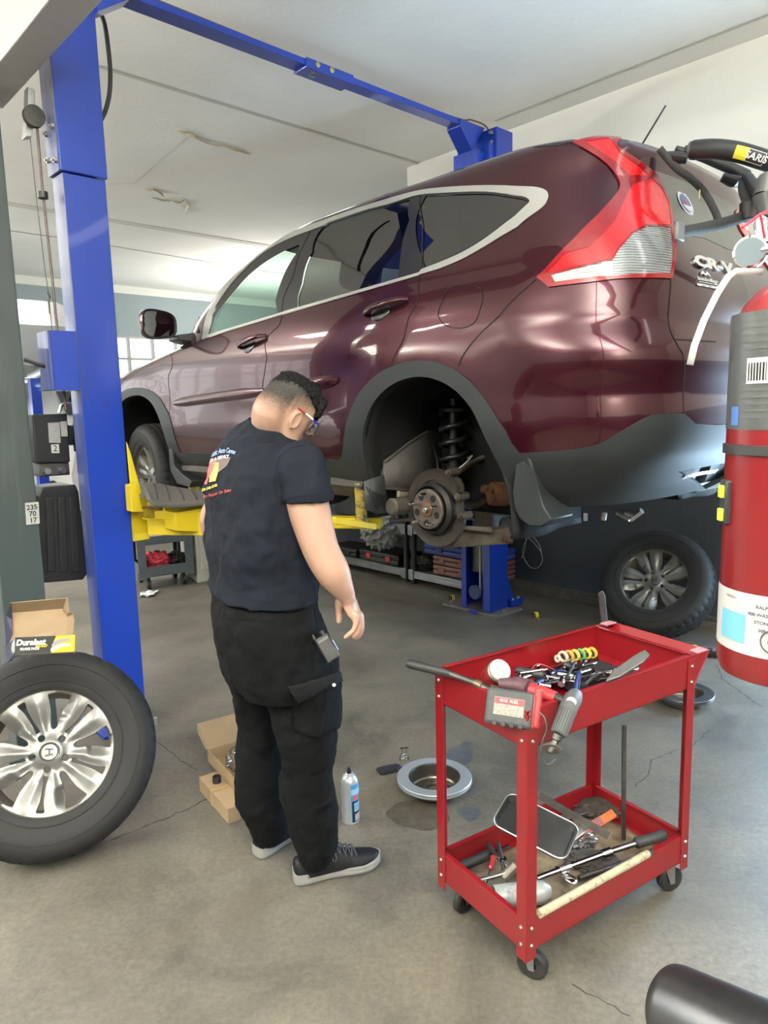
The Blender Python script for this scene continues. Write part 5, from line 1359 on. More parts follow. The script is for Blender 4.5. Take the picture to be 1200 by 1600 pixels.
t.loft([body_ring(385, 460, 706, 2.22, n=32), body_ring(350, 480, 745, 2.2, n=32), body_ring(340, 480, 930, 2.2, n=32), body_ring(350, 480, 1000, 2.2, n=32)])
# right arm
def limb(pts, rad, n=24, k=5, flat=1.0):
    P_ = smooth_path(pts, k); m = len(pts) - 1; R_ = [interp(list(range(m + 1)), rad, i / k) for i in range(len(P_))]; t.tube(P_, R_, n, flat=flat)
sh, el, wr = oy(468, 735, 2.03), oy(500, 855, 2.00), oy(541, 930, 2.02)
limb([sh, oy(481, 790, 2.01), el, oy(519, 892, 2.0), oy(532, 915, 2.01), wr, oy(546, 940, 2.02)], [.066, .062, .053, .050, .038, .0275, .020])
# palm: seen from the little-finger edge, back of the hand to the right
pc = oy(549, 948, 2.035); U_ = V((0, 0, 1)); wdir = V((.12, .99, 0)).normalized(); back = V((.95, -.1, .25)).normalized()
t.loft([[p + wdir * a * w_ + back * b * h for a, b in ((-.5, -.7), (-.2, -1), (.25, -1), (.5, -.7), (.5, .5), (.25, .9), (-.25, .9), (-.5, .5))] for p, w_, h in ((oy(544, 934, 2.03), .052, .021), (oy(548, 945, 2.04), .068, .021), (oy(553, 955, 2.045), .080, .017), (oy(558, 964, 2.05), .080, .012))])
t.ell(oy(531, 944, 2.065), (.016, .022, .030), 16, 10)
def finger(pts, r0, r1, n=12):
    P_ = smooth_path(pts, 5); m = len(P_) - 1; t.tube(P_, [r0 + (r1 - r0) * i / m for i in range(m)] + [r1 * .55], n); t.ell(P_[-2], (r1, r1, r1), 10, 8)
finger([oy(557, 958, 2.008), oy(556, 974, 2.004), oy(552, 985, 2.003), oy(545, 991, 2.003), oy(538, 997, 2.004)], .0095, .0072)     # little
finger([oy(561, 958, 2.030), oy(562, 977, 2.027), oy(559, 989, 2.026), oy(551, 996, 2.026)], .0098, .0080)
finger([oy(563, 958, 2.052), oy(565, 978, 2.050), oy(562, 991, 2.049), oy(554, 998, 2.049)], .0100, .0082)
finger([oy(563, 957, 2.074), oy(565, 974, 2.073), oy(564, 987, 2.072), oy(558, 995, 2.072)], .0100, .0080)
finger([oy(534, 940, 2.07), oy(530, 956, 2.062), oy(530, 965, 2.058), oy(529, 972, 2.055)], .0125, .0095)    # thumb
# left arm, mostly hidden by the torso
limb([oy(388, 745, 2.38), oy(356, 775, 2.42), oy(333, 812, 2.42), oy(345, 850, 2.50), oy(380, 880, 2.58), oy(395, 888, 2.60)], [.050, .052, .046, .040, .034, .027])
q = oy(402, 892, 2.62); t.ell(q, (.045, .022, .034), 14, 10)
for k in range(4): finger([q + V((.03, .012 * k - .018, .006)), q + V((.065, .012 * k - .016, -.010)), q + V((.075, .012 * k - .014, -.032)), q + V((.062, .012 * k - .012, -.045))], .009, .007)
finger([q + V((.0, -.012, .02)), q + V((.03, -.03, .012)), q + V((.05, -.032, -.002))], .011, .009)
# legs under the trousers
limb([oy(455, 990, 2.14), oy(478, 1180, 2.14), oy(490, 1310, 2.14), oy(498, 1345, 2.14)], [.06, .045, .035, .03]); limb([oy(395, 990, 2.3), oy(405, 1180, 2.3), oy(415, 1290, 2.3), oy(420, 1315, 2.3)], [.06, .045, .035, .03])
body = finish(obj('body', t, M_skin, man, smooth=180), .0045, 3)
# nails
# ---- t-shirt
t = PM()
R_ = [body_ring(391, 460, 668, 2.23, n=44, d=.15, wd=.17, tilt=-.42), body_ring(368, 473, 680, 2.23, d=.15, wd=.20, n=44, tilt=-.28), body_ring(344, 486, 694, 2.22, n=44, tilt=-.15), body_ring(327, 493, 710, 2.21, n=44, tilt=-.05), body_ring(317, 499, 732, 2.2, n=44), body_ring(312, 503, 762, 2.2, n=44), body_ring(312, 504, 805, 2.2, n=44),
      body_ring(312, 503, 845, 2.2, n=44), body_ring(317, 500, 878, 2.2, n=44), body_ring(320, 501, 903, 2.2, n=44, tilt=-.05), body_ring(318, 502, 924, 2.2, n=44, tilt=-.08)]
t.loft(R_)
limb([oy(462, 716, 2.07), oy(474, 735, 2.03), oy(480, 762, 2.01), oy(481, 781, 2.01)], [.066, .072, .074, .078], 30)
limb([oy(388, 716, 2.36), oy(364, 745, 2.41), oy(344, 780, 2.42)], [.066, .068, .072], 26)
# soft folds
def fold(pts, r, flat=.6): 
    P_ = smooth_path(pts, 5); m = len(P_) - 1; t.tube(P_, [r * math.sin(PI * (.08 + .84 * i / m)) for i in range(m + 1)], 8)
def on_s(px, py, y, inn=.004): return oy(px, py, y)
shirt = finish(obj('t_shirt', t, M_shirt, man, smooth=180), .006, 5, [(.15, .030, 'cloth_drape'), (.05, .012, 'cloth_crease')])
shirt['label'] = 'navy t-shirt with a shop print on the back'
# ---- trousers
t = PM()
t.loft([body_ring(326, 498, 926, 2.2, n=40), body_ring(323, 507, 960, 2.2, n=40), body_ring(330, 521, 1000, 2.2, n=40, d=.18), body_ring(342, 528, 1040, 2.2, n=40, d=.18), body_ring(355, 526, 1066, 2.2, n=40, d=.18)])
def leg(rows, y):
    rr = []
    for l, r, py, yy in rows:
        c = oy((l + r) / 2, py, yy); h = rpx((r - l) / 2, c); rr.append([c + V((math.cos(a) * h, math.sin(a) * h * 1.05, 0)) for a in [2 * PI * k / 30 for k in range(30)]])
    t.loft(rr)
leg([(400, 528, 1030, 2.14), (418, 531, 1080, 2.13), (427, 530, 1130, 2.13), (438, 524, 1175, 2.13), (441, 519, 1195, 2.13), (437, 523, 1225, 2.14), (441, 526, 1260, 2.14), (452, 528, 1295, 2.14), (462, 527, 1322, 2.14), (472, 520, 1340, 2.14), (476, 512, 1352, 2.14)], 2.14)
leg([(345, 440, 1030, 2.29), (362, 442, 1080, 2.30), (370, 446, 1130, 2.31), (368, 446, 1175, 2.31), (366, 446, 1215, 2.31), (370, 446, 1250, 2.31), (382, 447, 1278, 2.31), (392, 446, 1298, 2.31), (400, 440, 1312, 2.31)], 2.3)
for (a, b, c, y) in (((440, 1196), (480, 1204), (522, 1192), 2.05), ((452, 1250), (490, 1262), (526, 1250), 2.06), ((462, 1300), (495, 1312), (527, 1302), 2.07), ((470, 1330), (495, 1338), (521, 1328), 2.08)):
    fold([oy(*a, y + .03), oy(*b, y), oy(*c, y + .03)], .011)
for (a, b, c, y) in (((369, 1205), (400, 1214), (440, 1204), 2.24), ((372, 1258), (405, 1266), (445, 1256), 2.24), ((392, 1290), (415, 1298), (445, 1288), 2.25)): fold([oy(*a, y + .03), oy(*b, y), oy(*c, y + .03)], .011)
pants = finish(obj('cargo_pants', t, M_pants, man, smooth=180), .007, 4, [(.13, .022, 'twill_drape'), (.045, .011, 'twill_crease')])
bpy.context.view_layer.update()
_dg = bpy.context.evaluated_depsgraph_get()
def bvh_of(o):
    e = o.evaluated_get(_dg); me = e.to_mesh(); off = o.matrix_world.to_translation()
    b = BVHTree.FromPolygons([tuple(v.co + off) for v in me.vertices], [tuple(p.vertices) for p in me.polygons]); e.to_mesh_clear(); return b
B_shirt, B_pants, B_body = bvh_of(shirt), bvh_of(pants), bvh_of(body)
def hit(b, px, py, off=.002):
    d = ray(px, py); l, n, i, ds = b.ray_cast(CP, d)
    if l is None:
        best = None
        for k in range(30):
            q = CP + d * (1.9 + .03 * k); l2, n2, i2, d2 = b.find_nearest(q)
            if best is None or d2 < best[0]: best = (d2, l2, n2)
        l, n = best[1], best[2]
    return l + n * off
def patch(name, b, poly, m, parent, off=.002, thick=.0, mbf=PM, grid=5, smooth=60):
    vs = [V(p) for p in poly]; P2 = []
    for i in range(len(poly)):
        a, c = V(poly[i]), V(poly[(i + 1) % len(poly)]); k = max(1, int((c - a).length / grid))
        for j in range(k): P2.append(a.lerp(c, j / k))
    n = len(P2); es = [(i, (i + 1) % n) for i in range(n)]; pts = list(P2)
    x0, x1, y0, y1 = min(p[0] for p in poly), max(p[0] for p in poly), min(p[1] for p in poly), max(p[1] for p in poly)
    y = y0 + grid / 2
    while y < y1:
        x = x0 + grid / 2
        while x < x1:
            if inpoly2((x, y), poly) and all((V((x, y)) - q).length > grid * .45 for q in P2): pts.append(V((x, y)))
            x += grid
        y += grid
    r = delaunay_2d_cdt(pts, es, [], 0, 1e-5); t = mbf(); H = [hit(b, v.x, v.y, off) for v in r[0]]; ids = t.ring(H)
    for f_ in r[2]:
        c = sum((r[0][i] for i in f_), V((0, 0))) / len(f_)
        if inpoly2((c.x, c.y), poly): t.af([ids[i] for i in f_])
    return obj(name, t, m, parent, smooth=smooth, solid=thick)
def ptext(mb, b, txt, size, o, ax, ay, off=.0022, curve=0.0, mi=None, **kw):
    """lettering draped on cloth: text x,y -> pixels o + x*ax + y*ay"""
    add_text(mb, txt, size, None, mi, warp=lambda v: hit(b, o[0] + v.x * ax[0] + (v.y - curve * v.x * v.x) * ay[0], o[1] + v.x * ax[1] + (v.y - curve * v.x * v.x) * ay[1], off), depth=0, **kw)
M_pb = mat('print_light_blue', (.32, .45, .75), .7); M_pw = mat('print_pale', (.70, .78, .90), .7); M_pr = mat('print_red', (.70, .10, .10), .7); M_py = mat('print_yellow', (.80, .65, .10), .7); M_po = mat('print_orange', (.80, .38, .10), .7); M_pbr = mat('print_brown', (.10, .075, .07), .7)
t = PM()
ptext(t, B_shirt, 'Automatic Auto Center', 8.6, (345, 706), (.62, -.16), (.22, -1.3), off=.004, curve=.004, mi=0, bold=.12)
ptext(t, B_shirt, 'SALES & SERVICE', 7.0, (341, 717), (.72, -.22), (.22, -1.0), off=.004, curve=.004, mi=1, bold=.12)
ptext(t, B_shirt, '508-548-0736', 5.6, (329, 762.5), (.78, -.26), (.05, -1.0), off=.004, mi=2, bold=.12)
ptext(t, B_shirt, 'Auto Repair Or Sales', 5.6, (339, 771.5), (.98, -.24), (.05, -1.1), off=.004, mi=3)
obj('shirt_lettering', t, [M_pb, M_pw, M_py, M_pr], shirt, smooth=0, recalc=False)
patch('shirt_print', B_shirt, [(317, 731), (330, 722), (345, 716), (362, 715), (356, 728), (346, 736), (336, 742), (322, 746), (315, 742)], M_pbr, shirt, .0025, grid=3)
patch('shirt_print', B_shirt, [(329, 719), (341, 717), (337, 728), (333, 738), (327, 748), (325, 757), (320, 757), (322, 745), (325, 730)], M_pr, shirt, .0035, grid=3)
patch('shirt_print', B_shirt, [(335, 725), (343, 723), (343, 733), (341, 742), (338, 752), (328, 754), (329, 745), (334, 735)], M_po, shirt, .0035, grid=3)
# collar and sleeve seam
def ribbon(name, b, pts, r, m, parent, off=.0, k=5, mbf=PM):
    t = mbf(); P_ = [hit(b, p.x, p.y, off) for p in smooth_path([V((x, y, 0)) for x, y in pts], k)]; t.tube(P_, r, 6); return obj(name, t, m, parent)
ribbon('collar_rib', B_shirt, [(389, 655), (402, 653), (425, 661), (442, 670), (456, 682)], .005, M_shirt, shirt)
ribbon('shoulder_seam', B_shirt, [(434, 782), (429, 750), (434, 720), (452, 702), (476, 696)], .0016, M_shirt, shirt)
ribbon('sleeve_hem', B_shirt, [(441, 783), (460, 777), (485, 773), (511, 771)], .0016, M_shirt, shirt)
ribbon('shirt_hem', B_shirt, [(322, 918), (350, 927), (400, 937), (450, 942), (497, 938)], .0016, M_shirt, shirt)
# cargo pocket with its flap, back pocket seams
pk = patch('cargo_pocket', B_pants, [(456, 1078), (478, 1072), (500, 1066), (527, 1060), (531, 1100), (529, 1136), (514, 1142), (498, 1150), (480, 1148), (458, 1140)], M_pants, pants, .008, .004, grid=6)
patch('pocket_flap', B_pants, [(449, 1070), (470, 1066), (500, 1056), (526, 1049), (529, 1064), (515, 1072), (490, 1082), (463, 1096)], mat('faded_black_twill', (.0085, .0088, .0095), .85, bump=.3, bscale=25, spec=.15), pants, .014, .004, grid=5)
t = PM(); p = hit(B_pants, 516, 1069, .019); t.lathe([(0, .003), (.005, .003), (.006, 0)], 12, p, (CP - p)); obj('pocket_snap', t, M_steel, pk)
ribbon('pocket_seam', B_pants, [(507, 1075), (504, 1110), (499, 1148)], .003, M_pants, pants, .010)
ribbon('back_seam', B_pants, [(335, 962), (380, 968), (430, 972)], .0018, M_pants, pants)
ribbon('side_seam', B_pants, [(491, 950), (496, 990), (492, 1030), (488, 1055)], .0018, M_pants, pants)
# ---- hair: dark curls on top, clipped fade at the back and sides
M_hair = mat('black_hair', (.006, .0055, .0055), .7, spec=.12, var=.5, vscale=40, bump=.8, bscale=90)
t = PM(); random.seed(3)
for i in range(420):
    # points over the crown: elevation and azimuth in head space
    a = random.uniform(-PI, PI); e = random.uniform(.1, 1.0); z = .048 + .07 * e; rr = math.sqrt(max(0, 1 - ((z - .03) / .094) ** 2))
    x = .097 * rr * math.cos(a); y = .072 * rr * math.sin(a)
    if x < -.02 and z < .092: continue
    if abs(y) > .058 and z < .085 and x < .06: continue
    k = .009 if x < .02 else .014
    t.ell(hp(x - .004 + (.006 if x > .03 else 0), y, z), (k * random.uniform(.9, 1.4), k * random.uniform(.8, 1.3), k * random.uniform(.6, 1.0)), 7, 5, R=HR3)
for i in range(90):      # fringe hanging over the forehead
    y = random.uniform(-.062, .062); x = .094 - abs(y) * .22; z = random.uniform(.03, .085)
    t.ell(hp(x + .004, y, z), (.012, .011, .013), 7, 5, R=HR3)
t.ell(hp(-.002, 0, .046), (.094, .070, .082), 28, 14, R=HR3)
hair = obj('hair', t, M_hair, man, smooth=180); md = hair.modifiers.new('remesh', 'REMESH'); md.mode = 'VOXEL'; md.voxel_size = .0028; md.use_smooth_shade = True
tx = bpy.data.textures.new('curls', 'CLOUDS'); tx.noise_scale = .008; tx.noise_depth = 3; md = hair.modifiers.new('curls', 'DISPLACE'); md.texture = tx; md.strength = .007; md.mid_level = .5; md.texture_coords = 'LOCAL'
# clip the lower back away: fade cap instead
M_fade = bpy.data.materials.new('clipped_hair_fade'); M_fade.use_nodes = True; nt = M_fade.node_tree; N = nt.nodes; L = nt.links
b = N['Principled BSDF']; b.inputs['Base Color'].default_value = (.02, .018, .016, 1); b.inputs['Roughness'].default_value = .8
at = N.new('ShaderNodeAttribute'); at.attribute_name = 'fade'; ns = N.new('ShaderNodeTexNoise'); ns.inputs['Scale'].default_value = 420; ns.inputs['Detail'].default_value = 2
tcn = N.new('ShaderNodeTexCoord'); L.new(tcn.outputs['Object'], ns.inputs['Vector']); mth = N.new('ShaderNodeMath'); mth.operation = 'SUBTRACT'; L.new(ns.outputs['Fac'], mth.inputs[0]); mth.inputs[1].default_value = .5
m2 = N.new('ShaderNodeMath'); m2.operation = 'MULTIPLY_ADD'; L.new(mth.outputs[0], m2.inputs[0]); m2.inputs[1].default_value = 1.6; L.new(at.outputs['Fac'], m2.inputs[2]); m2.use_clamp = True; L.new(m2.outputs[0], b.inputs['Alpha'])
t = PM(); fz = []
for (cx, cz, rx, ry, rz_) in ((-.004, .030, .0975, .0795, .0915),):
    n0 = len(t.v); t.ell(hp(cx, 0, cz), (rx, ry, rz_), 60, 40, R=HR3)
for v in t.v: pass
cap = obj('hair_fade', t, M_fade, hair, smooth=180); me = cap.data; 
for v in me.vertices:
    o_ = v.co + PB; dd = (o_ - HC); dd.normalize(); l_, n_, i_, ds_ = B_body.ray_cast(HC + dd * .3, -dd)
    if l_ is not None and (l_ - HC).length < .16: v.co = l_ + dd * .0012 - PB
at_ = me.attributes.new('fade', 'FLOAT', 'POINT'); vals = []
for v in me.vertices:
    q = v.co + PB - HC; x, y, z = q.dot(HF) / HS**2, q.dot(HL) / HS**2, q.dot(HU) / HS**2
    lim = -.012 if x < 0 else .0 + .3 * x
    f_ = (z - lim + (.03 if x < -.02 else .0)) / .075; vals.append(max(-1.0, min(1.0, f_ * .95)) if x < .066 else -1.0)
at_.data.foreach_set('value', vals)
# ---- safety glasses
t = PM(); t.tube([hp(.088, -.060, -.002), hp(.092, -.030, -.020), hp(.094, 0, -.016), hp(.092, .030, -.020), hp(.088, .060, -.002)], .0022, 8)
gl = obj('safety_glasses', t, mat('blue_frame', (.01, .012, .22), .3), man, label='safety glasses with red, white and blue temples')
t = PM(); t.loft([[hp(.100, -.064, .020), hp(.100, -.064, -.024), hp(.096, -.060, -.024), hp(.096, -.060, .020)], [hp(.112, -.03, .022), hp(.114, -.03, -.030), hp(.110, -.03, -.030), hp(.108, -.03, .022)], [hp(.116, 0, .020), hp(.118, 0, -.020), hp(.114, 0, -.020), hp(.112, 0, .020)], [hp(.112, .03, .022), hp(.114, .03, -.030), hp(.110, .03, -.030), hp(.108, .03, .022)], [hp(.100, .064, .020), hp(.100, .064, -.024), hp(.096, .060, -.024), hp(.096, .060, .020)]])
obj('lens', t, glassmat('clear_lens', (.86, .87, .90), ior=1.7), gl, smooth=40)
for s in (-1, 1):
    for (x0, x1, m, nm) in ((.100, .074, mat('blue_frame', (.01, .012, .22), .3), 'hinge'), (.074, .040, mat('white_temple', (.8, .8, .8), .4), 'temple'), (.040, .010, mat('red_temple', (.25, .02, .03), .4), 'temple_tip')):
        t = PM(); f = lambda x: hp(x, s * (.064 + .016 * min(1, max(0, (.10 - x) / .05))), .006 + .010 * (.10 - x) / .1 - (.014 if x < -.01 else 0)); t.tube([f(x0), f((x0 + x1) / 2), f(x1)], .0032, 8); obj(nm, t, m, gl)
# ---- shoes
def shoe(heel, toe, s):
    h, q = V(heel), V(toe); d = (q - h); L_ = .305; d.normalize(); c = h; sd = V((-d.y, d.x, 0)) * s
    def P(x, y, z): return c + d * x * L_ + sd * y + V((0, 0, z))
    out = [(0, .0), (.02, .030), (.12, .041), (.35, .038), (.55, .046), (.74, .053), (.88, .046), (.97, .024), (1.0, 0)]
    inn = [(0, 0), (.02, -.028), (.12, -.038), (.35, -.032), (.55, -.038), (.74, -.046), (.88, -.042), (.97, -.022), (1.0, 0)]
    outline = smooth_path([V((a, b, 0)) for a, b in out], 4)[:-1] + list(reversed(smooth_path([V((a, b, 0)) for a, b in inn], 4)[1:]))
    t = PM(); rs = []
    for z, k, dz in ((0.0, .93, 0), (.006, 1.0, 0), (.014, 1.02, 0), (.018, .985, .0), (.026, 1.01, 0), (.034, .96, 0)):
        rs.append([P(p.x, p.y * k, z * (1.12 if p.x < .3 else 1 - .15 * min(1, (p.x - .3) / .4)) + (.016 * max(0, (p.x - .78) / .22) ** 1.5) + .003) for p in outline])
    t.loft(rs); sole_top = lambda x: .034 * (1.12 if x < .3 else 1 - .15 * min(1, (x - .3) / .4))
    up = PM(); secs = [(.005, .060, .085), (.06, .074, .090), (.15, .078, .080), (.26, .078, .078), (.36, .074, .098), (.46, .072, .098), (.58, .078, .082), (.70, .086, .068), (.82, .086, .060), (.91, .072, .050), (.97, .045, .040), (.995, .012, .034)]
    rr = []
    for x, w_, z in secs:
        zb = .028; ring = []
        for k in range(22):
            a = 2 * PI * k / 22; cy = math.copysign(abs(math.cos(a)) ** .8, math.cos(a)); sz = math.sin(a)
            zz = zb + (z - zb) * max(0, sz) ** (.62) if sz > 0 else zb + .004 * sz
            ring.append(P(x, w_ * .5 * cy * (1 - .28 * max(0, sz)), zz + .010 * max(0, (x - .8) / .2)))
        rr.append(ring)
    up.loft(rr)
    o = obj('shoe', up, mat('black_shoe_upper', (.007, .0075, .010), .5, spec=.25, var=.3, vscale=30, bump=.25, bscale=160, rvar=.12), man, smooth=60, sub=1, label='black lace-up work shoe with a grey sole')
    obj('sole', t, mat('grey_foam_sole', (.21, .21, .205), .6, var=.12, vscale=20), o, smooth=30, bevel=.001)
    for k in range(5):
        x = .40 + .065 * k; lz = .100 - .0075 * k; lc = PM(); zz = interp([.36, .46, .58, .70], [.100, .102, .088, .074], x)
        lc.tube(smooth_path([P(x - .02, .030, zz - .014), P(x + .0, .012, zz + .003), P(x + .02, -.012, zz + .003), P(x + .04, -.030, zz - .014)], 4), .0022, 6); lc.tube(smooth_path([P(x - .02, -.030, zz - .014), P(x + .0, -.012, zz + .003), P(x + .02, .012, zz + .003), P(x + .04, .030, zz - .014)], 4), .0022, 6)
        obj('lace', lc, mat('grey_black_lace', (.05, .052, .06), .8), o)
    lc = PM(); b0 = P(.40, 0, .105)
    for sg in (-1, 1): lc.tube(smooth_path([b0, P(.42, .02 * sg, .108), P(.46, .042 * sg, .085), P(.43, .040 * sg, .070), P(.40, .018 * sg, .096), b0], 5), .002, 6)
    lc.tube(smooth_path([b0, P(.36, .030, .10), P(.36, .046, .072)], 5), .002, 6); obj('lace_bow', lc, mat('grey_black_lace', (.05, .052, .06), .8), o)
    tg = PM(); tg.loft([[P(.30, -.02, .085), P(.30, .02, .085), P(.33, .02, .089), P(.33, -.02, .089)], [P(.315, -.018, .118), P(.315, .018, .118), P(.338, .018, .118), P(.338, -.018, .118)]]); obj('tongue', tg, mat('black_shoe_upper', (.012, .013, .017), .5), o, bevel=.004)
    return o
shoe(onz(458, 1378), onz(597, 1347), 1)
shoe(onz(400, 1340), onz(470, 1298), 1)
# ---- radio clipped to the pocket
pr_ = hit(B_pants, 497, 1008, .026)
rd_ = thing('walkie_talkie', 'small black two-way radio clipped at the mechanic\'s right hip', 'radio', pr_)
zx = V((-.35, -.15, .92)).normalized(); nn = (CP - pr_).normalized(); nn = (nn + V((.25, 0, 0))).normalized()
Mr = frame(pr_, zx, nn); Ml = Matrix.Translation(-pr_) @ Mr
t = MB(Ml); t.box((-.01, 0, 0), (.080, .044, .024)); obj('case', t, M_blackp, rd_, bevel=.004)
t = MB(Ml); t.tube([(.03, .018, 0), (.075, .020, 0)], [.0055, .004], 10); obj('antenna', t, M_blackp, rd_)
t = MB(Ml); t.tube([(.03, -.010, 0), (.042, -.010, 0)], .007, 12); obj('volume_knob', t, M_blackp, rd_)
t = MB(Ml); t.box((.018, 0, .0135), (.008, .034, .001)); obj('display_strip', t, mat('dull_print', (.10, .10, .10), .5), rd_)
for k in range(5): t = MB(Ml); t.box((.004 - .008 * k, 0, .0137), (.002, .034, .0008)); obj('speaker_slot', t, mat('slot_grey', (.04, .04, .04), .5), rd_)
t = MB(Ml); t.box((-.015, -.026, 0), (.035, .003, .014)); obj('side_button', t, mat('pale_button', (.20, .26, .42), .4), rd_)
# ================================================================== red tool cart
CQ = {'n': onz(822, 1488, .12), 'r': onz(1069, 1343, .12), 'l': onz(677, 1372, .12)}
# long axis from near corner to right corner, short axis to the left corner
ex = (CQ['r'] - CQ['n']); ex.z = 0; LXC = ex.length; ex.normalize(); ey = V((-ex.y, ex.x, 0)); LYC = abs((CQ['l'] - CQ['n']).dot(ey))
LXC = .692; LYC = .378
co = CQ['n'] + ex * LXC / 2 + ey * LYC / 2
cart = thing('tool_cart', 'red two-shelf steel tool cart on casters in the right foreground', 'tool cart', V((co.x, co.y, 0)), math.atan2(ex.y, ex.x))
CM = Matrix.Translation((co.x, co.y, 0)) @ Matrix.Rotation(math.atan2(ex.y, ex.x), 4, 'Z'); CI = CM.inverted()
def cl(x, y, z): return CM @ V((x, y, z))       # cart-local to world; near corner is (-hx,-hy)
hx, hy = LXC / 2, LYC / 2
M_redp = painted('red_cart_paint', (0.21, 0.006, 0.010), (0.10, 0.012, 0.012), .32, .70, 14, .5, (1, 1, 1))
M_redd = mat('chipped_red_edge', (.45, .22, .25), .4, var=.3, vscale=60)
Z0, Z1, ZT0, ZT1 = .115, .205, .688, .79       # lower tray, upper tray heights
def tray(zb, zt, name, flare=.0, tilt=0):
    t = MB(); th = .004
    t.box((0, 0, zb + th / 2), (LXC, LYC, th))
    for sy in (-1, 1): t.box((0, sy * (hy - th / 2), (zb + zt) / 2), (LXC, th, zt - zb)); t.box((0, sy * (hy - .008), zt), (LXC - .05, .016, .003))
    for sx in (-1, 1): t.box((sx * (hx - th / 2), 0, (zb + zt) / 2), (th, LYC, zt - zb)); t.box((sx * (hx - .008), 0, zt), (.016, LYC - .05, .003))
    return obj(name, t, M_redp, cart, smooth=0, bevel=.0012)
tl_ = tray(Z0, Z1, 'lower_tray'); tu_ = tray(ZT0, ZT1, 'upper_tray')
for sx in (-1, 1):
    for sy in (-1, 1):
        t = MB(); x, y = sx * (hx + .002), sy * (hy + .002)
        w_ = .036
        t.box((x - sx * w_ / 2, y, (.09 + ZT1 - .01) / 2 + .0), (w_, .003, ZT1 - .10)); t.box((x, y - sy * w_ / 2, (.09 + ZT1 - .01) / 2), (.003, w_, ZT1 - .10))
        t.v = [V((p.x, p.y, p.z)) for p in t.v]
        lg = obj('leg', t, M_redp, cart, smooth=0, bevel=.001)
        for z in (Z0 + .02, Z0 + .07, ZT0 + .02, ZT0 + .07):
            bt = MB(); bt.lathe([(0, .005), (.004, .005), (.0055, .002), (.0055, 0)], 10, (x - sx * .018, y + sy * .0015, z), (0, sy, 0)); obj('rivet', bt, M_bolt, lg, smooth=30)
            bt = MB(); bt.lathe([(0, .005), (.004, .005), (.0055, .002), (.0055, 0)], 10, (x + sx * .0015, y - sy * .018, z), (sx, 0, 0)); obj('rivet', bt, M_bolt, lg, smooth=30)
# push-handle brackets on the far-right end: folded wings
t = MB()
for sy in (-1, 1):
    t.prism([(0, -.005), (.075, .095), (.0, .095)], .004, frame((hx + .003, sy * (hy), ZT0), (1, 0, 0), (0, -1, 0)))
t.box((hx + .04, 0, ZT1 - .004), (.074, LYC, .004)); t.box((hx + .072, 0, ZT1 - .012), (.004, LYC, .018))
t2 = MB(); 
for sy in (-1, 1): t2.loft([[V((hx, sy * hy, ZT0 + .0)), V((hx + .075, sy * hy, ZT1)), V((hx, sy * hy, ZT1))], [V((hx, sy * (hy - .003), ZT0)), V((hx + .075, sy * (hy - .003), ZT1)), V((hx, sy * (hy - .003), ZT1))]])
t2.loft([[V((hx + .002, -hy, ZT0)), V((hx + .075, -hy, ZT1)), V((hx + .075, -hy, ZT1 - .006)), V((hx + .004, -hy, ZT0 - .004))], [V((hx + .002, hy, ZT0)), V((hx + .075, hy, ZT1)), V((hx + .075, hy, ZT1 - .006)), V((hx + .004, hy, ZT0 - .004))]])
obj('end_shelf', t2, M_redp, cart, smooth=0, bevel=.001)
for sy in (-1, 1):
    t = MB(); t.box((hx + .045, sy * (hy - .016), ZT1 + .001), (.05, .030, .003)); obj('worn_lip', t, M_redd, cart, smooth=0)
# casters
def caster(x, y, ang):
    t = MB(); c = V((x, y, .042)); d = V((math.cos(ang), math.sin(ang), 0)); s = V((-d.y, d.x, 0)); c2 = c - d * .018
    t.lathe([(.012, -.013), (.034, -.014), (.042, -.008), (.042, .008), (.034, .014), (.012, .013)], 28, c2, s, closed_prof=True)
    w_ = obj('caster', t, mat('black_caster_rubber', (.018, .018, .018), .5, var=.3, vscale=30), cart, smooth=30)
    t = MB()
    for k in (-1, 1): q = c2 + s * .0175 * k; t.loft([[q + d * a + V((0, 0, b)) for a, b in ((-.008, -.010), (.008, -.010), (.030, .058), (-.006, .058))], [q + s * .002 * k + d * a + V((0, 0, b)) for a, b in ((-.008, -.010), (.008, -.010), (.030, .058), (-.006, .058))]])
    t.box(c2 + d * .014 + V((0, 0, .060)), (.045, .045, .004), R=ang); t.tube([c2 - s * .02, c2 + s * .02], .0045, 8); t.tube([c2 + d * .014 + V((0, 0, .06)), c2 + d * .014 + V((0, 0, .085))], .009, 10)
    obj('caster_fork', t, M_steel, w_, smooth=30)
caster(-hx + .045, -hy + .045, math.radians(120)); caster(hx - .045, -hy + .045, math.radians(160)); caster(-hx + .045, hy - .045, math.radians(190)); caster(hx - .045, hy - .045, math.radians(40))
# ---- small things on and in the cart
def solo(name, mb, m, label, cat, group=None, loc=None, **k):
    """one-mesh thing; geometry given in world coordinates, origin moved to its lowest centre"""
    if loc is None:
        c = sum(mb.v, V((0, 0, 0))) / len(mb.v); loc = V((c.x, c.y, min(p.z for p in mb.v)))
    mb.v = [p - loc for p in mb.v]; o = obj(name, mb, m, **k); o.location = loc; return tag(o, label, cat, group)
class Th:
    """thing with parts, parts given in world coordinates"""
    def __init__(s, name, label, cat, loc, group=None): s.loc = V(loc); s.e = thing(name, label, cat, s.loc, 0, group)
    def mb(s, M=None): return MB(Matrix.Translation(-s.loc) @ (M or Matrix.Identity(4)))
    def part(s, name, mb, m, parent=None, **k): return obj(name, mb, m, parent or s.e, **k)
def rod(name, pts, r, m, label, cat, group=None, n=12, **k):
    t = MB(); t.tube(pts, r, n); return solo(name, t, m, label, cat, group, **k)
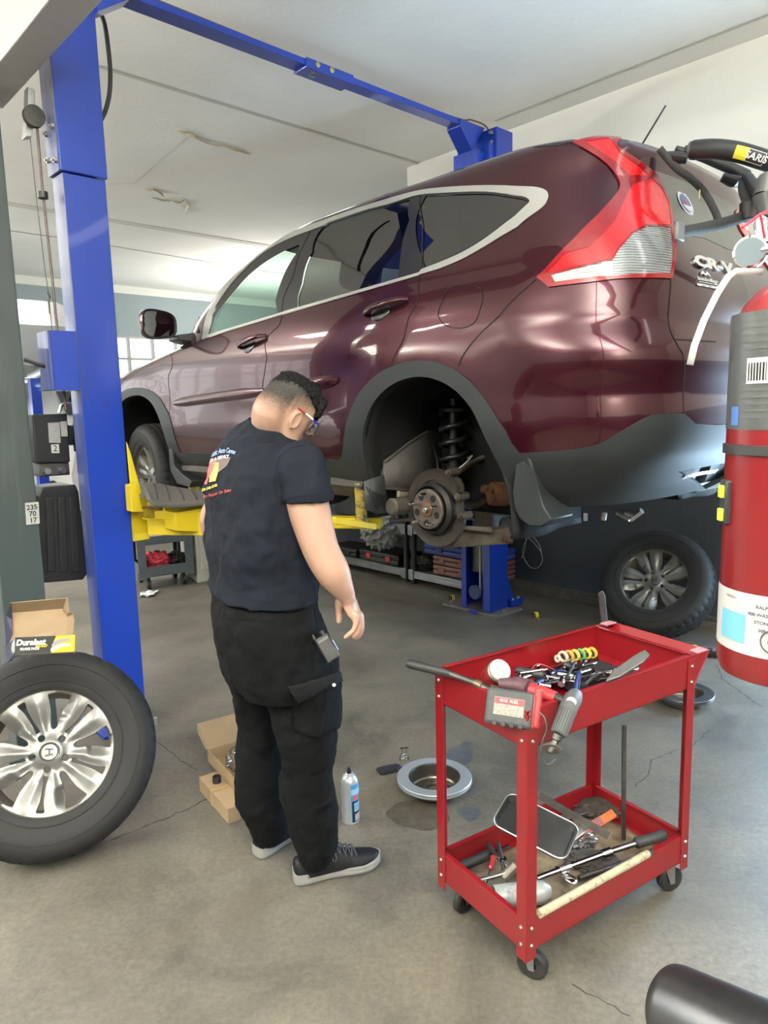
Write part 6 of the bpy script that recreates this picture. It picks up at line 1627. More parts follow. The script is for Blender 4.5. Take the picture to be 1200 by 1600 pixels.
M_soc = mat('chrome_socket_steel', (.40, .41, .43), .18, metal=1.0, var=.15, vscale=40); M_blus = mat('blue_anodised', (.05, .07, .22), .25, metal=.9)
M_grip = mat('black_grip', (.02, .021, .022), .5, var=.2, vscale=30); M_rtool = mat('red_tool_shell', (.42, .03, .035), .45, var=.25, vscale=25); M_card = mat('oily_cardboard', (.17, .13, .085), .9, var=.45, vscale=18, bump=.2)
zt = ZT0 + .008
def pt(x, y, z): return onz(x, y, z)
# breaker bar resting on the left rim
a, b, c, d = pt(636, 1036, ZT1 + .035), pt(703, 1053, ZT1 + .018), pt(742, 1067, ZT1 + .006), pt(764, 1078, ZT1 - .004)
T = Th('breaker_bar', 'long breaker bar with a black grip lying over the left rim of the red cart', 'wrench', c)
t = T.mb(); t.tube([a, a.lerp(b, .06), a.lerp(b, .9), b], [.0105, .0135, .0115, .010], 14); T.part('grip', t, M_grip)
t = T.mb(); t.tube([b, c, d], [.0085, .0085, .0085], 12); T.part('shaft', t, M_dsteel)
t = T.mb(); t.tube([d, pt(775, 1081, ZT1 - .01)], .016, 14); t.tube([c, c.lerp(d, .5)], .0125, 12); T.part('ratchet_head', t, mat('oily_brown_steel', (.16, .12, .08), .4, metal=.8, var=.3, vscale=40))
# red jar with a white lid, lying tilted
p0, p1 = pt(757, 1066, ZT1 - .025), pt(783, 1046, ZT1 + .030); ax = (p1 - p0).normalized(); ax = (ax + (CP - p1).normalized() * .5).normalized()
T = Th('jar', 'tilted red tin with a white lid on the cart\'s upper tray', 'jar', p0)
p0 = p1 - ax * .075
t = T.mb(); t.lathe([(0, 0), (.029, 0), (.031, .004), (.031, .055), (.028, .060)], 28, p0, ax); T.part('tin_body', t, mat('worn_red_tin', (.24, .02, .025), .4, var=.5, vscale=25))
t = T.mb(); t.lathe([(.0285, .058), (.0315, .060), (.0315, .070), (.028, .0735), (.0, .0735)], 28, p0, ax); T.part('lid', t, mat('dirty_white_lid', (.40, .40, .35), .5, var=.12, vscale=60))
t = T.mb(); t.lathe([(.0335, .052), (.034, .060), (.032, .062)], 28, p0, ax); T.part('rim_band', t, mat('tarnished_tin', (.3, .27, .2), .4, metal=.8))
# cordless impact wrench, battery outwards over the near corner
bc = atd(795, 1106, 1.80); nB = (CP - bc).normalized(); nB = (nB + V((-.12, 0, .05))).normalized(); Mb = frame(bc, (CR - CU * .16), nB)
T = Th('impact_wrench', 'red and black cordless impact wrench, battery hanging over the cart\'s near corner', 'power tool', bc)
t = T.mb(Mb); t.box((0, 0, -.022), (.122, .092, .044)); bt = T.part('battery', t, mat('charcoal_tool_plastic', (.045, .048, .05), .5, var=.15, vscale=40), bevel=.010, seg=3)
for k in (-.8, -.27, .27, .8):
    t = T.mb(Mb); t.box((.040 * k, -.040, -.0), (.010, .012, .004)); T.part('battery_rib', t, M_grip, bt)
t = T.mb(Mb); t.box((0, .002, .0008), (.076, .044, .0012)); T.part('battery_label', t, mat('grey_label_print', (.24, .22, .20), .5, var=.3, vscale=150), bt)
t = T.mb(Mb); t.box((0, .015, .0018), (.074, .015, .0010)); T.part('battery_label_red', t, mat('label_red', (.55, .05, .06), .5), bt)
t = T.mb(Mb); add_text(t, 'M18  FUEL', .0105, Matrix.Translation((0, .0155, .0030)), depth=.0002, bold=.0003); T.part('battery_lettering', t, mat('label_pink', (.75, .45, .42), .5), bt, smooth=0, recalc=False)
t = T.mb(Mb); t.box((.068, .01, -.035), (.018, .10, .05)); t.box((.055, .0, -.03), (.02, .085, .05)); T.part('tool_foot', t, M_rtool, bevel=.006)
q0, q1, q2 = pt(828, 1076, ZT1 + .012), pt(868, 1090, ZT1 + .002), pt(887, 1098, ZT1)
t = T.mb(); t.tube([q0, q0.lerp(q1, .5), q1], [.020, .022, .018], 16, flat=.8); T.part('handle', t, M_rtool)
t = T.mb(); t.tube([pt(780, 1068, ZT1 + .01), pt(812, 1070, ZT1 + .012), q0], [.014, .022, .024], 16); T.part('motor_housing', t, mat('purple_grey_plastic', (.09, .045, .055), .5, var=.2, vscale=30))
t = T.mb(); t.tube([q1, q2], [.014, .010], 14); T.part('anvil', t, M_dsteel)
# air die grinder hanging over the rim
g0, g1, g2, g3 = atd(899, 1086, 1.86), atd(889, 1105, 1.80), atd(872, 1148, 1.76), atd(860, 1176, 1.75)
T = Th('die_grinder', 'grey air die grinder hanging nose-down over the near long rim of the cart', 'power tool', g2)
t = T.mb(); t.tube([g0, g0.lerp(g1, .3), g1, g1.lerp(g2, .95), g2], [.019, .023, .023, .021, .017], 20); bd = T.part('grinder_body', t, mat('grey_grinder_grip', (.085, .09, .09), .5, var=.12, vscale=60))
dg_ = (g2 - g1).normalized(); sx_ = dg_.cross((CP - g1).normalized()).normalized(); nf = sx_.cross(dg_).normalized(); nf = nf if nf.dot(CP - g1) > 0 else -nf
for k in range(-3, 4):
    t = T.mb(); w_ = sx_ * math.sin(k * .3) * .0222 + nf * math.cos(k * .3) * .0222; t.tube([g1 + dg_ * .012 + w_, g2 - dg_ * .006 + w_ * .95], .0011, 5); T.part('grip_groove', t, M_grip, bd)
t = T.mb(); t.lathe([(0, .0015), (.0125, .0015), (.0125, 0)], 20, g1.lerp(g0, .15) + nf * .0232, nf); T.part('round_label', t, mat('cream_label', (.6, .58, .48), .5), bd)
t = T.mb(); t.tube([g2, g2.lerp(g3, .3), g2.lerp(g3, .35), g2.lerp(g3, .75), g3], [.013, .012, .009, .011, .008], 16); T.part('collet', t, M_dsteel)
t = T.mb(); t.lathe([(0, .001), (.024, .001), (.024, -.001), (0, -.001)], 24, g2.lerp(g3, .8), dg_ + V((.3, 0, .2))); T.part('cutting_disc', t, mat('brown_disc', (.12, .10, .08), .6))
t = T.mb(); t.tube([g0, atd(902, 1066, 1.88), atd(905, 1050, 1.90)], [.007, .008, .006], 12); T.part('air_coupler', t, M_blus)
# wire hook on the rim
t = MB(); t.tube(smooth_path([atd(843, 1113, 1.75), atd(851, 1123, 1.74), atd(854, 1140, 1.735), atd(847, 1160, 1.735), atd(845, 1180, 1.735), atd(853, 1193, 1.735), atd(862, 1192, 1.735), atd(868, 1186, 1.735)], 6), .0022, 8)
solo('wire_hook', t, M_dsteel, 'thin steel hook hanging from the cart rim beside the grey grinder', 'hook')
# colour-coded wrench set
T = Th('wrench_rack', 'cream and yellow wrench holder with coloured bands in the upper tray', 'tool rack', pt(905, 1035, zt))
cols = [(.75, .70, .55), (.70, .30, .05), (.75, .62, .12), (.10, .35, .12), (.75, .60, .10), (.65, .45, .05)]
for k, c in enumerate(cols):
    t = T.mb(); q = pt(880 + 9 * k, 1026 - 1.2 * k, zt + .045); t.lathe([(.013, -.004), (.019, -.004), (.019, .004), (.013, .004)], 20, q, (ex * .95 + ey * .1 + V((0, 0, .1))), closed_prof=True); T.part('colour_band', t, mat('band_%d' % k, c, .5))
t = T.mb(); t.tube([pt(878, 1030, zt + .03), pt(932, 1024, zt + .03)], .012, 12); T.part('holder_bar', t, M_grip)
t = T.mb(); q = pt(878, 1027, zt + .045); t.lathe([(.006, -.003), (.012, -.003), (.012, .003), (.006, .003)], 16, q - ex * .02, ex, closed_prof=True); T.part('end_loop', t, mat('band_0', cols[0], .5))
# dark rag under them
t = MB(); random.seed(5); ph = [random.uniform(0, 6) for _ in range(6)]
c0 = cl(.13, .02, ZT0 + .006)
t.grid(lambda a, b: CM @ V((.0 + .27 * a, -.10 + .22 * b, ZT0 + .008 + .012 * (1 + math.sin(9 * a + ph[0]) * math.cos(7 * b + ph[1])) * .6)), 24, 20)
solo('shop_rag', t, mat('black_rag', (.012, .012, .013), .9), 'black rag spread in the far half of the cart\'s upper tray', 'rag', solid=.003)
# long tools
def driver(name, a, b, grip, m, label, r=.012, group=None, split=.45):
    T = Th(name, label, 'screwdriver', V(a), group); a, b = V(a), V(b); g = a.lerp(b, split)
    t = T.mb(); t.tube([a, a.lerp(g, .08), a.lerp(g, .5), a.lerp(g, .9), g], [r * .7, r, r * .85, r, r * .6], 12); T.part('handle', t, m)
    t = T.mb(); t.tube([g, b], r * .33, 8); T.part('blade', t, M_soc); return T
driver('screwdriver', pt(806, 1047, zt + .06), pt(905, 1066, zt + .045), 0, M_grip, 'long black-handled screwdriver lying across the middle of the upper tray', .014)
driver('screwdriver', pt(880, 1038, zt + .05), pt(938, 1056, zt + .03), 0, M_grip, 'short black-handled screwdriver below the coloured wrench holder', .011)
driver('screwdriver', pt(828, 1085, zt + .07), pt(850, 1050, zt + .04), 0, M_soc, 'chrome punch pointing away from the red impact wrench', .006)
# blue and chrome sockets
sp = [((858, 1056), (876, 1049), .014, M_blus, 'largest blue socket lying beside the black screwdriver grip'), ((838, 1068), (848, 1064), .012, M_blus, 'blue deep socket just behind the red impact wrench'), ((852, 1075), (857, 1066), .011, M_soc, 'upright chrome socket in the middle of the upper tray')]
for (a, b, r, m, lb) in sp:
    t = MB(); A, B = pt(*a, zt + .04), pt(*b, zt + .045); t.tube([A, A.lerp(B, .5), A.lerp(B, .52), B], [r, r, r * .85, r * .85], 18); t.lathe([(0, .0006), (r * .6, .0006)], 12, B, B - A, mi=1); solo('socket', t, [m, M_gap], lb, 'socket', 'sockets in the upper tray', smooth=30)
random.seed(11)
for k in range(16):
    x, y = 806 + 8 * k + random.uniform(-6, 6), 1062 + random.uniform(-8, 14) - .35 * k; A = pt(x, y, zt + .045); an = random.uniform(0, 3.1); B = A + V((math.cos(an), math.sin(an), random.uniform(-.1, .3))) * .032; r = random.uniform(.007, .011)
    t = MB(); t.tube([A, A.lerp(B, .5), A.lerp(B, .52), B], [r, r, r * .8, r * .8], 14); t.lathe([(0, .0006), (r * .6, .0006)], 12, B, B - A, mi=1); solo('socket', t, [M_soc, M_gap], 'small chrome socket in the jumble of the upper tray', 'socket', 'small chrome sockets in the upper tray', smooth=30)
for k in range(20):
    x, y = 800 + 7.5 * k + random.uniform(-5, 5), 1060 + random.uniform(-10, 14) - .1 * k * 3; A = pt(x, y, zt + .03 + .035 * random.random()); an = math.atan2(ex.y, ex.x) + random.uniform(-.7, .7); L_ = random.uniform(.07, .13); B = A + V((math.cos(an), math.sin(an), random.uniform(-.05, .1))) * L_
    t = MB(); r = random.uniform(.003, .0055); t.tube([A, B], r, 8); t.lathe([(r, -.003), (r * 2.2, -.003), (r * 2.2, .003), (r, .003)], 12, A, V((0, 0, 1)), closed_prof=True); t.ell(B, (r * 2, r * 2, r), 10, 6)
    solo('wrench', t, M_soc if k % 3 else M_dsteel, 'small steel wrench in the jumble of the upper tray', 'wrench', 'small wrenches in the upper tray', smooth=40)
t = MB(); t.tube(smooth_path([pt(828, 1050, zt + .06), pt(838, 1038, zt + .08), pt(852, 1040, zt + .08), pt(868, 1048, zt + .06)], 5), .0015, 6); solo('wire', t, mat('red_wire', (.3, .06, .05), .5), 'thin red wire looping over the tools in the upper tray', 'wire')
# long dark spudger blade leaning on the right rim
A, B = pt(943, 1066, ZT1 + .012), pt(1010, 1032, ZT1 + .05); d_ = (B - A); up_ = V((0, 0, 1))
t = MB(); M_ = frame(A, d_, (CP - A).normalized() + V((0, 0, .8))); L_ = d_.length
t.prism([(0, -.006), (.04, -.016), (L_ - .03, -.016), (L_, -.008), (L_, .012), (L_ - .03, .014), (.04, .010)], .012, M_); solo('pry_tool', t, mat('dark_grey_trim_tool', (.06, .06, .06), .35, var=.1, vscale=20), 'wide dark grey trim tool leaning on the right rim of the upper tray', 'pry tool', bevel=.003, smooth=0)
for k in range(3):
    A = pt(905 + 12 * k, 1062 - 2 * k, zt + .03); B = pt(962 + 10 * k, 1046 + 3 * k, zt + .04); rod('chisel', [A, A.lerp(B, .6), B], [.005, .006, .002], M_dsteel, 'dark steel chisel lying towards the right rim of the upper tray', 'chisel', 'chisels in the upper tray')
# flat dark file standing at the far rim
A, B = pt(951, 988, ZT1 + .01), atd(943, 922, 2.28); 
xb = cl(.205, hy + .006, ZT1 - .08); q = onp(950, 988, xb, ey); q2 = onp(943, 922, xb, ey)
t = MB(); M_ = frame(q - V((0, 0, .10)), q2 - q, -ey); L_ = (q2 - q).length + .10; t.prism([(0, -.014), (L_ - .02, -.016), (L_, -.008), (L_, .010), (L_ - .01, .014), (0, .014)], .007, M_)
solo('flat_file', t, [mat('brown_black_file', (.035, .026, .026), .5, var=.3, vscale=30)], 'flat dark file standing upright at the back rim of the red cart', 'file', bevel=.002, smooth=0)
rod('pencil', [pt(716, 1069, ZT1 - .02), pt(742, 1078, ZT1 - .03)], .004, mat('white_blue_pen', (.6, .6, .7), .4), 'white pen lying inside the left rim of the upper tray', 'pen')
t = MB(); t.box(pt(728, 1074, ZT1 - .032), (.07, .012, .008), R=math.atan2(ey.y, ey.x) + PI); solo('marker', t, mat('red_plastic', (.6, .03, .03), .4), 'red plastic marker against the left rim of the upper tray', 'marker', bevel=.003)
# ------------------------------------------------------------------ lower tray
zl = Z0 + .006
t = MB(); t.grid(lambda a, b: CM @ V((-hx + .02 + (LXC - .05) * a, -hy + .02 + (LYC - .05) * b, zl + .003 + .003 * math.sin(23 * a) * math.cos(17 * b))), 30, 20); solo('cardboard_sheet', t, M_card, 'oily brown cardboard lining the cart\'s lower tray', 'cardboard', solid=.003)
zb = zl + .012
# spray can lying on its side
A, B = pt(772, 1402, zb + .032), pt(868, 1392, zb + .032); ax = (B - A).normalized()
T = Th('spray_can', 'white and grey spray can lying in the near corner of the lower tray', 'spray can', A); L_ = .165
t = T.mb(); t.lathe([(0, .004), (.024, .004), (.031, 0), (.032, .004), (.032, L_ - .03), (.029, L_ - .015), (.018, L_), (.0, L_ + .003)], 32, A, ax); cn = T.part('can_body', t, mat('white_can_print', (.36, .38, .38), .35, metal=.2, var=.15, vscale=30), smooth=40)
t = T.mb(); t.lathe([(.0324, .03), (.0324, .085)], 32, A, ax); T.part('can_label', t, mat('grey_print_band', (.30, .31, .32), .5, var=.35, vscale=110), cn, smooth=60)
# cream pipe with chips
A, B = pt(842, 1428, zb + .085), pt(1012, 1334, zb + .075)
T = Th('pipe', 'cream painted steel pipe with rust chips along the near side of the lower tray', 'pipe', A); t = T.mb(); t.tube([A, B], .0115, 16); 
T.part('pipe_tube', t, painted('chipped_cream', (.42, .38, .26), (.10, .06, .04), .5, .52, 50, 0, (1, 1, 1))); t = T.mb(); t.tube([B, B + (B - A).normalized() * .02], .009, 12); T.part('pipe_nipple', t, M_dsteel)
# torque wrench
a, b, c, d = pt(1040, 1304, ZT0 * 0 + .235), pt(992, 1318, .225), pt(955, 1330, .215), pt(840, 1372, .165)
T = Th('torque_wrench', 'steel torque wrench with a black grip reaching over the right rim of the lower tray', 'wrench', c)
t = T.mb(); t.tube([a, a.lerp(b, .08), a.lerp(b, .5), a.lerp(b, .95), b], [.012, .0165, .0155, .0165, .012], 18); T.part('grip', t, M_grip)
t = T.mb(); t.tube([b, c, c, c.lerp(d, .12), c.lerp(d, .12), d], [.009, .009, .0135, .0135, .0085, .0085], 14); T.part('shaft', t, M_soc, smooth=30)
t = T.mb(); t.tube([c.lerp(d, .55), c.lerp(d, .70)], .012, 14); T.part('scale_sleeve', t, M_steel)
# black tray leaning in the middle
A = pt(835, 1300, .26); Mt = frame(atd(835, 1296, 1.92), (CR * .55 + CU * -.85), (CP - A).normalized() * .6 + V((.2, .2, .6)))
T = Th('plastic_tray', 'shallow black rounded tray propped up behind the near leg of the cart', 'tray', A)
def rr_(w, h, r, n=6):
    out = []
    for cx, cy, a0 in ((w / 2 - r, h / 2 - r, 0), (-w / 2 + r, h / 2 - r, 90), (-w / 2 + r, -h / 2 + r, 180), (w / 2 - r, -h / 2 + r, 270)):
        for k in range(n + 1): a = math.radians(a0 + 90 * k / n); out.append((cx + r * math.cos(a), cy + r * math.sin(a)))
    return out
t = T.mb(Mt); t.loft([[V((x, y, z)) for x, y in rr_(.20 - i, .125 - i, .025)] for i, z in ((.012, 0), (0, .014), (-.006, .018), (.004, .018), (.016, .004))], cap1=True); T.part('tray_shell', t, mat('black_tray_plastic', (.03, .031, .033), .35, var=.2, vscale=20), smooth=40)
t = T.mb(Mt); t.tube([V((x, y, .018)) for x, y in rr_(.206, .131, .027)] + [V((.103, .0385, .018))], .0022, 6); T.part('tray_rim', t, M_steel)
# steel straps and bars
def bar(name, a, b, w, th, m, label, cat, n=(0, 0, 1), **k):
    a, b = V(a), V(b); t = MB(); M_ = frame(a, b - a, n); t.box((0, 0, 0), (.001, .001, .001)) if False else None
    t.M = M_; t.box(((b - a).length / 2, 0, 0), ((b - a).length, w, th)); t.M = Matrix.Identity(4); return solo(name, t, m, label, cat, smooth=0, bevel=.0012, **k)
bar('steel_strap', pt(842, 1243, .285), pt(955, 1322, .185), .024, .004, M_dsteel, 'long flat steel strap slanting across the lower tray', 'steel bar', n=(-.4, -.5, .8))
bar('steel_strap', pt(868, 1328, .175), pt(918, 1292, .23), .022, .004, M_steel, 'short flat steel strap crossing under the long one in the lower tray', 'steel bar', n=(-.3, -.6, .8))
bar('steel_strap', pt(862, 1283, .16), pt(918, 1262, .17), .026, .006, M_steel, 'grey steel flat bar at the back of the lower tray', 'steel bar')
bar('pry_bar', pt(974, 1312, zb + .01), onp(958, 1117, cl(.0, .06, 0), ey), .013, .010, M_dsteel, 'dark pry bar leaning from the lower tray up to the upper tray', 'pry bar', n=(0, -1, 0))
T = Th('wire_brush', 'orange-handled brush lying at the back of the lower tray', 'brush', pt(935, 1280, zb))
t = T.mb(); A, B = pt(960, 1270, zb + .05), pt(905, 1292, zb + .04); t.M = t.M @ frame(A, B - A, (-.2, -.5, .8)); t.box(((B - A).length / 2, 0, 0), ((B - A).length, .030, .008)); T.part('brush_back', t, mat('orange_plastic', (.62, .12, .03), .5, var=.2, vscale=40), bevel=.003)
t = T.mb(); t.M = t.M @ frame(A, B - A, (-.2, -.5, .8)); L_ = (B - A).length
for i in range(16): t.box((L_ * .35 + L_ * .6 * i / 16, 0, .007), (.002, .024, .010))
T.part('bristles', t, mat('pink_bristle', (.5, .25, .28), .7), smooth=0)
# black brush with a long handle, left corner
driver('scraper', pt(706, 1360, zb + .04), pt(795, 1322, zb + .03), 0, M_grip, 'black scraper with a thick curved handle in the left corner of the lower tray', .017, split=.7)
T = Th('pliers', 'pair of steel pliers with dark jaws near the left corner of the lower tray', 'pliers', pt(785, 1345, zb))
for sg in (-1, 1):
    t = T.mb(); t.tube(smooth_path([pt(770 + 8 * sg, 1318, zb + .05), pt(778 + 4 * sg, 1335, zb + .05), pt(786, 1346, zb + .045), pt(794 - 6 * sg, 1362, zb + .03)], 4), .007, 10); T.part('plier_arm', t, M_dsteel)
t = T.mb(); t.lathe([(0, .008), (.011, .008), (.012, 0)], 16, pt(786, 1344, zb + .045), (0, 0, 1)); T.part('pivot', t, M_soc)
T = Th('ball_joint_tool', 'chunky steel puller lying between the pliers and the near cart leg', 'puller', pt(800, 1365, zb))
t = T.mb(); t.tube([pt(738, 1378, zb + .02), pt(746, 1376, zb + .025), pt(770, 1370, zb + .03), pt(808, 1358, zb + .04)], [.016, .007, .007, .009], 12); T.part('screw_shaft', t, M_steel)
t = T.mb(); t.tube([pt(786, 1372, zb + .02), pt(806, 1352, zb + .05)], [.018, .015], 6); t.box(pt(815, 1360, zb + .03), (.05, .03, .03), R=.5); T.part('puller_body', t, mat('grimy_cast_steel', (.22, .20, .16), .5, metal=.6, var=.3, vscale=30), smooth=0, bevel=.003)
driver('screwdriver', pt(772, 1338, zb + .05), pt(758, 1384, zb + .02), 0, mat('clear_red_handle', (.28, .02, .03), .2, coat=1), 'red-handled screwdriver in the left part of the lower tray', .010)
t = MB(); A = pt(890, 1372, zb + .03); t.ell(A, (.016, .028, .006), 18, 8, R=Matrix.Rotation(.5, 3, 'Z')); t.tube([A, pt(868, 1355, zb + .04)], .005, 8); solo('steel_spoon', t, M_chrome, 'polished spoon-shaped dolly beside the torque wrench in the lower tray', 'hand tool')
# crumpled plastic and blue cloth
def crumple(name, c, r, m, label, cat, seed=1, n=26, hgt=.6, **k):
    random.seed(seed); t = MB(); ph = [V((random.uniform(-9, 9), random.uniform(-9, 9), random.uniform(-9, 9))) for _ in range(7)]; c = V(c)
    def f(a, b):
        th, phi = PI * a, 2 * PI * b; d = V((math.sin(th) * math.cos(phi), math.sin(th) * math.sin(phi), math.cos(th)))
        s = 1 + sum(abs(math.sin(d.dot(p) + i)) * .13 for i, p in enumerate(ph)) - .45; return c + V((d.x * r[0], d.y * r[1], d.z * r[2])) * s
    t.grid(f, n, n * 2); return solo(name, t, m, label, cat, smooth=25, **k)
M_bag = glassmat('clear_bag_film', (.78, .80, .84), ior=1.9); M_clothb = mat('blue_cloth', (.10, .16, .42), .6, var=.3, vscale=40)
crumple('shop_cloth', pt(862, 1300, zb + .03), (.05, .025, .03), M_clothb, 'crumpled blue cloth beside the black tray in the lower tray', 'cloth', 4)
crumple('plastic_bag', pt(905, 1312, zb + .02), (.05, .035, .02), M_bag, 'crumpled clear plastic in the middle of the lower tray', 'plastic bag', 6)
crumple('dark_rag', pt(940, 1262, zb + .015), (.08, .05, .02), mat('brown_black_rag', (.04, .033, .028), .9, var=.4, vscale=30), 'dark oily rag at the far end of the lower tray', 'rag', 8)
crumple('dark_rag', pt(925, 1345, zb + .012), (.07, .04, .018), mat('brown_black_rag', (.04, .033, .028), .9), 'dark oily rag under the torque wrench in the lower tray', 'rag', 9)
rod('socket_extension', [pt(905, 1372, zb + .02), pt(985, 1345, zb + .03)], .008, M_dsteel, 'short dark extension bar between torque wrench and cream pipe', 'extension bar')
# ================================================================== wheels taken off the car
wl = thing('wheel', 'large alloy road wheel standing at the left edge with a brake pad box on top', 'wheel')
cN = onz(80, 1176, .345); nN = (CP - cN).normalized(); nN = (nN + V((-.10, .02, .02))).normalized()
wheel_parts(wl); orient(wl, cN, nN)
wl.rotation_euler.rotate_axis('Z', math.radians(43))
for c in wl.children:
    if c.name.startswith('center_cap'): c.rotation_euler = (0, 0, math.radians(-47))
wr_ = thing('wheel', 'alloy road wheel leaning against the dark wall behind the red cart', 'wheel')
cF = onz(1026, 912, .36); nF = V((-.56, -.75, 0)).normalized() * math.cos(math.radians(33)) + V((0, 0, math.sin(math.radians(33))))
wheel_parts(wr_); orient(wr_, cF, nF); wr_.rotation_euler.rotate_axis('Z', math.radians(41))
for c in wr_.children:
    if c.name.startswith('center_cap'): c.rotation_euler = (0, 0, math.radians(-131))
# brake pad box standing open on the near tyre
T = Th('brake_pad_box', 'open printed brake pad box, black and yellow front, on top of the left wheel', 'box', atd(64, 1018, 2.20))
D0 = 2.20
def bx(x, y, d=0.0): return atd(x, y, D0 + d) - T.loc
M_kraft = mat('kraft_board', (.25, .175, .105), .85, var=.08, vscale=12); M_bfr = mat('box_black_print', (.035, .037, .037), .4, var=.3, vscale=9); M_bye = mat('box_yellow_print', (.78, .47, .03), .45); M_bna = mat('box_navy_print', (.015, .017, .05), .45)
def sheet(name, pts, m, parent=None, th=.002, **k):
    t = MB(); t.af(t.ring(pts)); return obj(name, t, m, parent or T.e, smooth=0, solid=th, recalc=False, **k)
fr = sheet('front_panel', [bx(24, 996), bx(118, 992), bx(117, 1019), bx(24, 1023)], M_bfr)
sheet('side_panel', [bx(24, 996), bx(8, 1011, .10), bx(11, 1036, .10), bx(24, 1023)], M_bna)
sheet('side_panel', [bx(118, 992), bx(112, 990, .13), bx(112, 1016, .13), bx(117, 1019)], M_kraft)
sheet('bottom_panel', [bx(24, 1023), bx(117, 1019), bx(113, 1014, .13), bx(14, 1024, .13)], M_kraft)
sheet('back_panel', [bx(14, 1010, .11), bx(112, 1006, .13), bx(105, 950, .14), bx(17, 958, .13)], M_kraft)
sheet('lid_panel', [bx(17, 958, .131), bx(98, 951, .14), bx(105, 934, .10), bx(16, 942, .09)], M_kraft)
sheet('lid_flap', [bx(98, 952, .135), bx(105, 934, .10), bx(108, 957, .10), bx(105, 962, .125)], M_kraft)
sheet('lid_flap', [bx(105, 956, .13), bx(113, 958, .12), bx(116, 968, .11), bx(114, 995, .11), bx(105, 994, .13)], M_kraft)
sheet('side_lining', [bx(10, 962, .12), bx(17, 942, .09), bx(19, 968, .12), bx(19, 990, .11), bx(9, 1018, .11)], M_bna)
def fpt(u, v, d=-.002): a = bx(24, 996, d).lerp(bx(118, 992, d), u); b = bx(24, 1023, d).lerp(bx(117, 1019, d), u); return a.lerp(b, v)
sheet('yellow_print', [fpt(.68, .02), fpt(.995, .0), fpt(.99, .96), fpt(.60, .97), fpt(.62, .5)], M_bye, fr, .0006)
for (pts, m) in (([(.60, .55), (.66, .28), (.76, .18), (.88, .16), (.92, .22), (.93, .34), (.84, .34), (.74, .42), (.66, .60)], mat('pad_print_grey', (.22, .21, .24), .5)), ([(.59, .88), (.60, .70), (.68, .56), (.80, .46), (.92, .48), (.92, .62), (.80, .66), (.70, .76), (.64, .90)], mat('pad_print_pale', (.50, .48, .56), .5))):
    sheet('pad_picture', [fpt(u, v, -.0035) for u, v in pts], m, fr, .0006)
sheet('pale_label', [bx(17, 1001, .045), bx(23.5, 997, .0), bx(23, 1018, .0), bx(18, 1024, .045)], mat('grey_sticker', (.35, .36, .38), .5), fr, .0006)
def ftext(s, size, u, v, m, **k):
    t = MB(); o = fpt(u, v, -.0045); x = (fpt(u + .1, v, -.0045) - o).normalized(); y = (fpt(u, v - .1, -.0045) - o).normalized()
    add_text(t, s, size, None, warp=lambda q: o + x * q.x + y * q.y, depth=0, **k); obj('box_lettering', t, m, fr, smooth=0, recalc=False)
M_wht = mat('white_ink', (.75, .75, .72), .5)
ftext('Duralast', .024, .25, .33, M_wht, bold=.0012, shear=.2, squeeze=1.1); ftext('GOLD', .011, .43, .55, M_bye, bold=.0006, shear=.2, squeeze=1.2); ftext('BRAKE PADS', .0105, .24, .70, M_wht, bold=.0005)
t = MB(); t.prism([(0, 0), (.07, .004), (.085, .012), (.05, .016), (.02, .012)], .004, frame(bx(45, 1000, .03), (1, 0, .12), (0, -1, .3))); obj('pad_shim', t, mat('torn_paper', (.25, .19, .12), .8), T.e, smooth=0)
# ================================================================== kraft boxes left of the mechanic
def px_box(T, name, corners, h, m, **k):
    t = T.mb(); b = [V((c.x, c.y, c.z)) for c in corners]; t.loft([b, [c + V((0, 0, h)) for c in b]]); return T.part(name, t, m, smooth=0, bevel=.002, **k)
M_kr2 = mat('plain_kraft', (.30, .21, .12), .85, var=.07, vscale=10); M_tape = mat('brown_tape', (.36, .24, .12), .35)
a, b, c = onz(312, 1236, 0), onz(357, 1288, 0), onz(392, 1276, 0)
dx = (b - a); dxl = dx.length; dx.normalize(); dy = V((-dx.y, dx.x, 0)); dy = dy if dy.dot(c - b) > 0 else -dy
T = Th('cardboard_box', 'closed brown cardboard box on the floor left of the mechanic, a black cap on it', 'box', a)
hb1 = .062; c4 = [a, b, b + dy * .17, a + dy * .17]
bb = px_box(T, 'box_body', c4, hb1, M_kr2)
t = T.mb(); m0 = a.lerp(b, .42); t.loft([[m0 + V((0, 0, -.0)) - dy * .0008 + dx * k + V((0, 0, z)) for k, z in ((0, 0), (.028, 0), (.028, hb1 + .0008), (0, hb1 + .0008))], [m0 + dx * k + V((0, 0, z)) for k, z in ((0, 0), (.028, 0), (.028, hb1 + .0008), (0, hb1 + .0008))]]); t.loft([[m0 + dx * k + V((0, 0, hb1 + .0002)) for k in (0, .028)] + [m0 + dx * k + dy * .17 + V((0, 0, hb1 + .0002)) for k in (.028, 0)], [m0 + dx * k + V((0, 0, hb1 + .001)) for k in (0, .028)] + [m0 + dx * k + dy * .17 + V((0, 0, hb1 + .001)) for k in (.028, 0)]]); T.part('tape', t, M_tape, bb, smooth=0)
t = MB(); q = onz(339, 1222, hb1 + .001); t.lathe([(.0, .002), (.015, .002), (.015, .026), (.0165, .026), (.0175, .024), (.0175, 0), (0, 0)], 24, q); solo('black_cap', t, M_blackp, 'small black round cap standing on the closed cardboard box', 'cap', smooth=40)
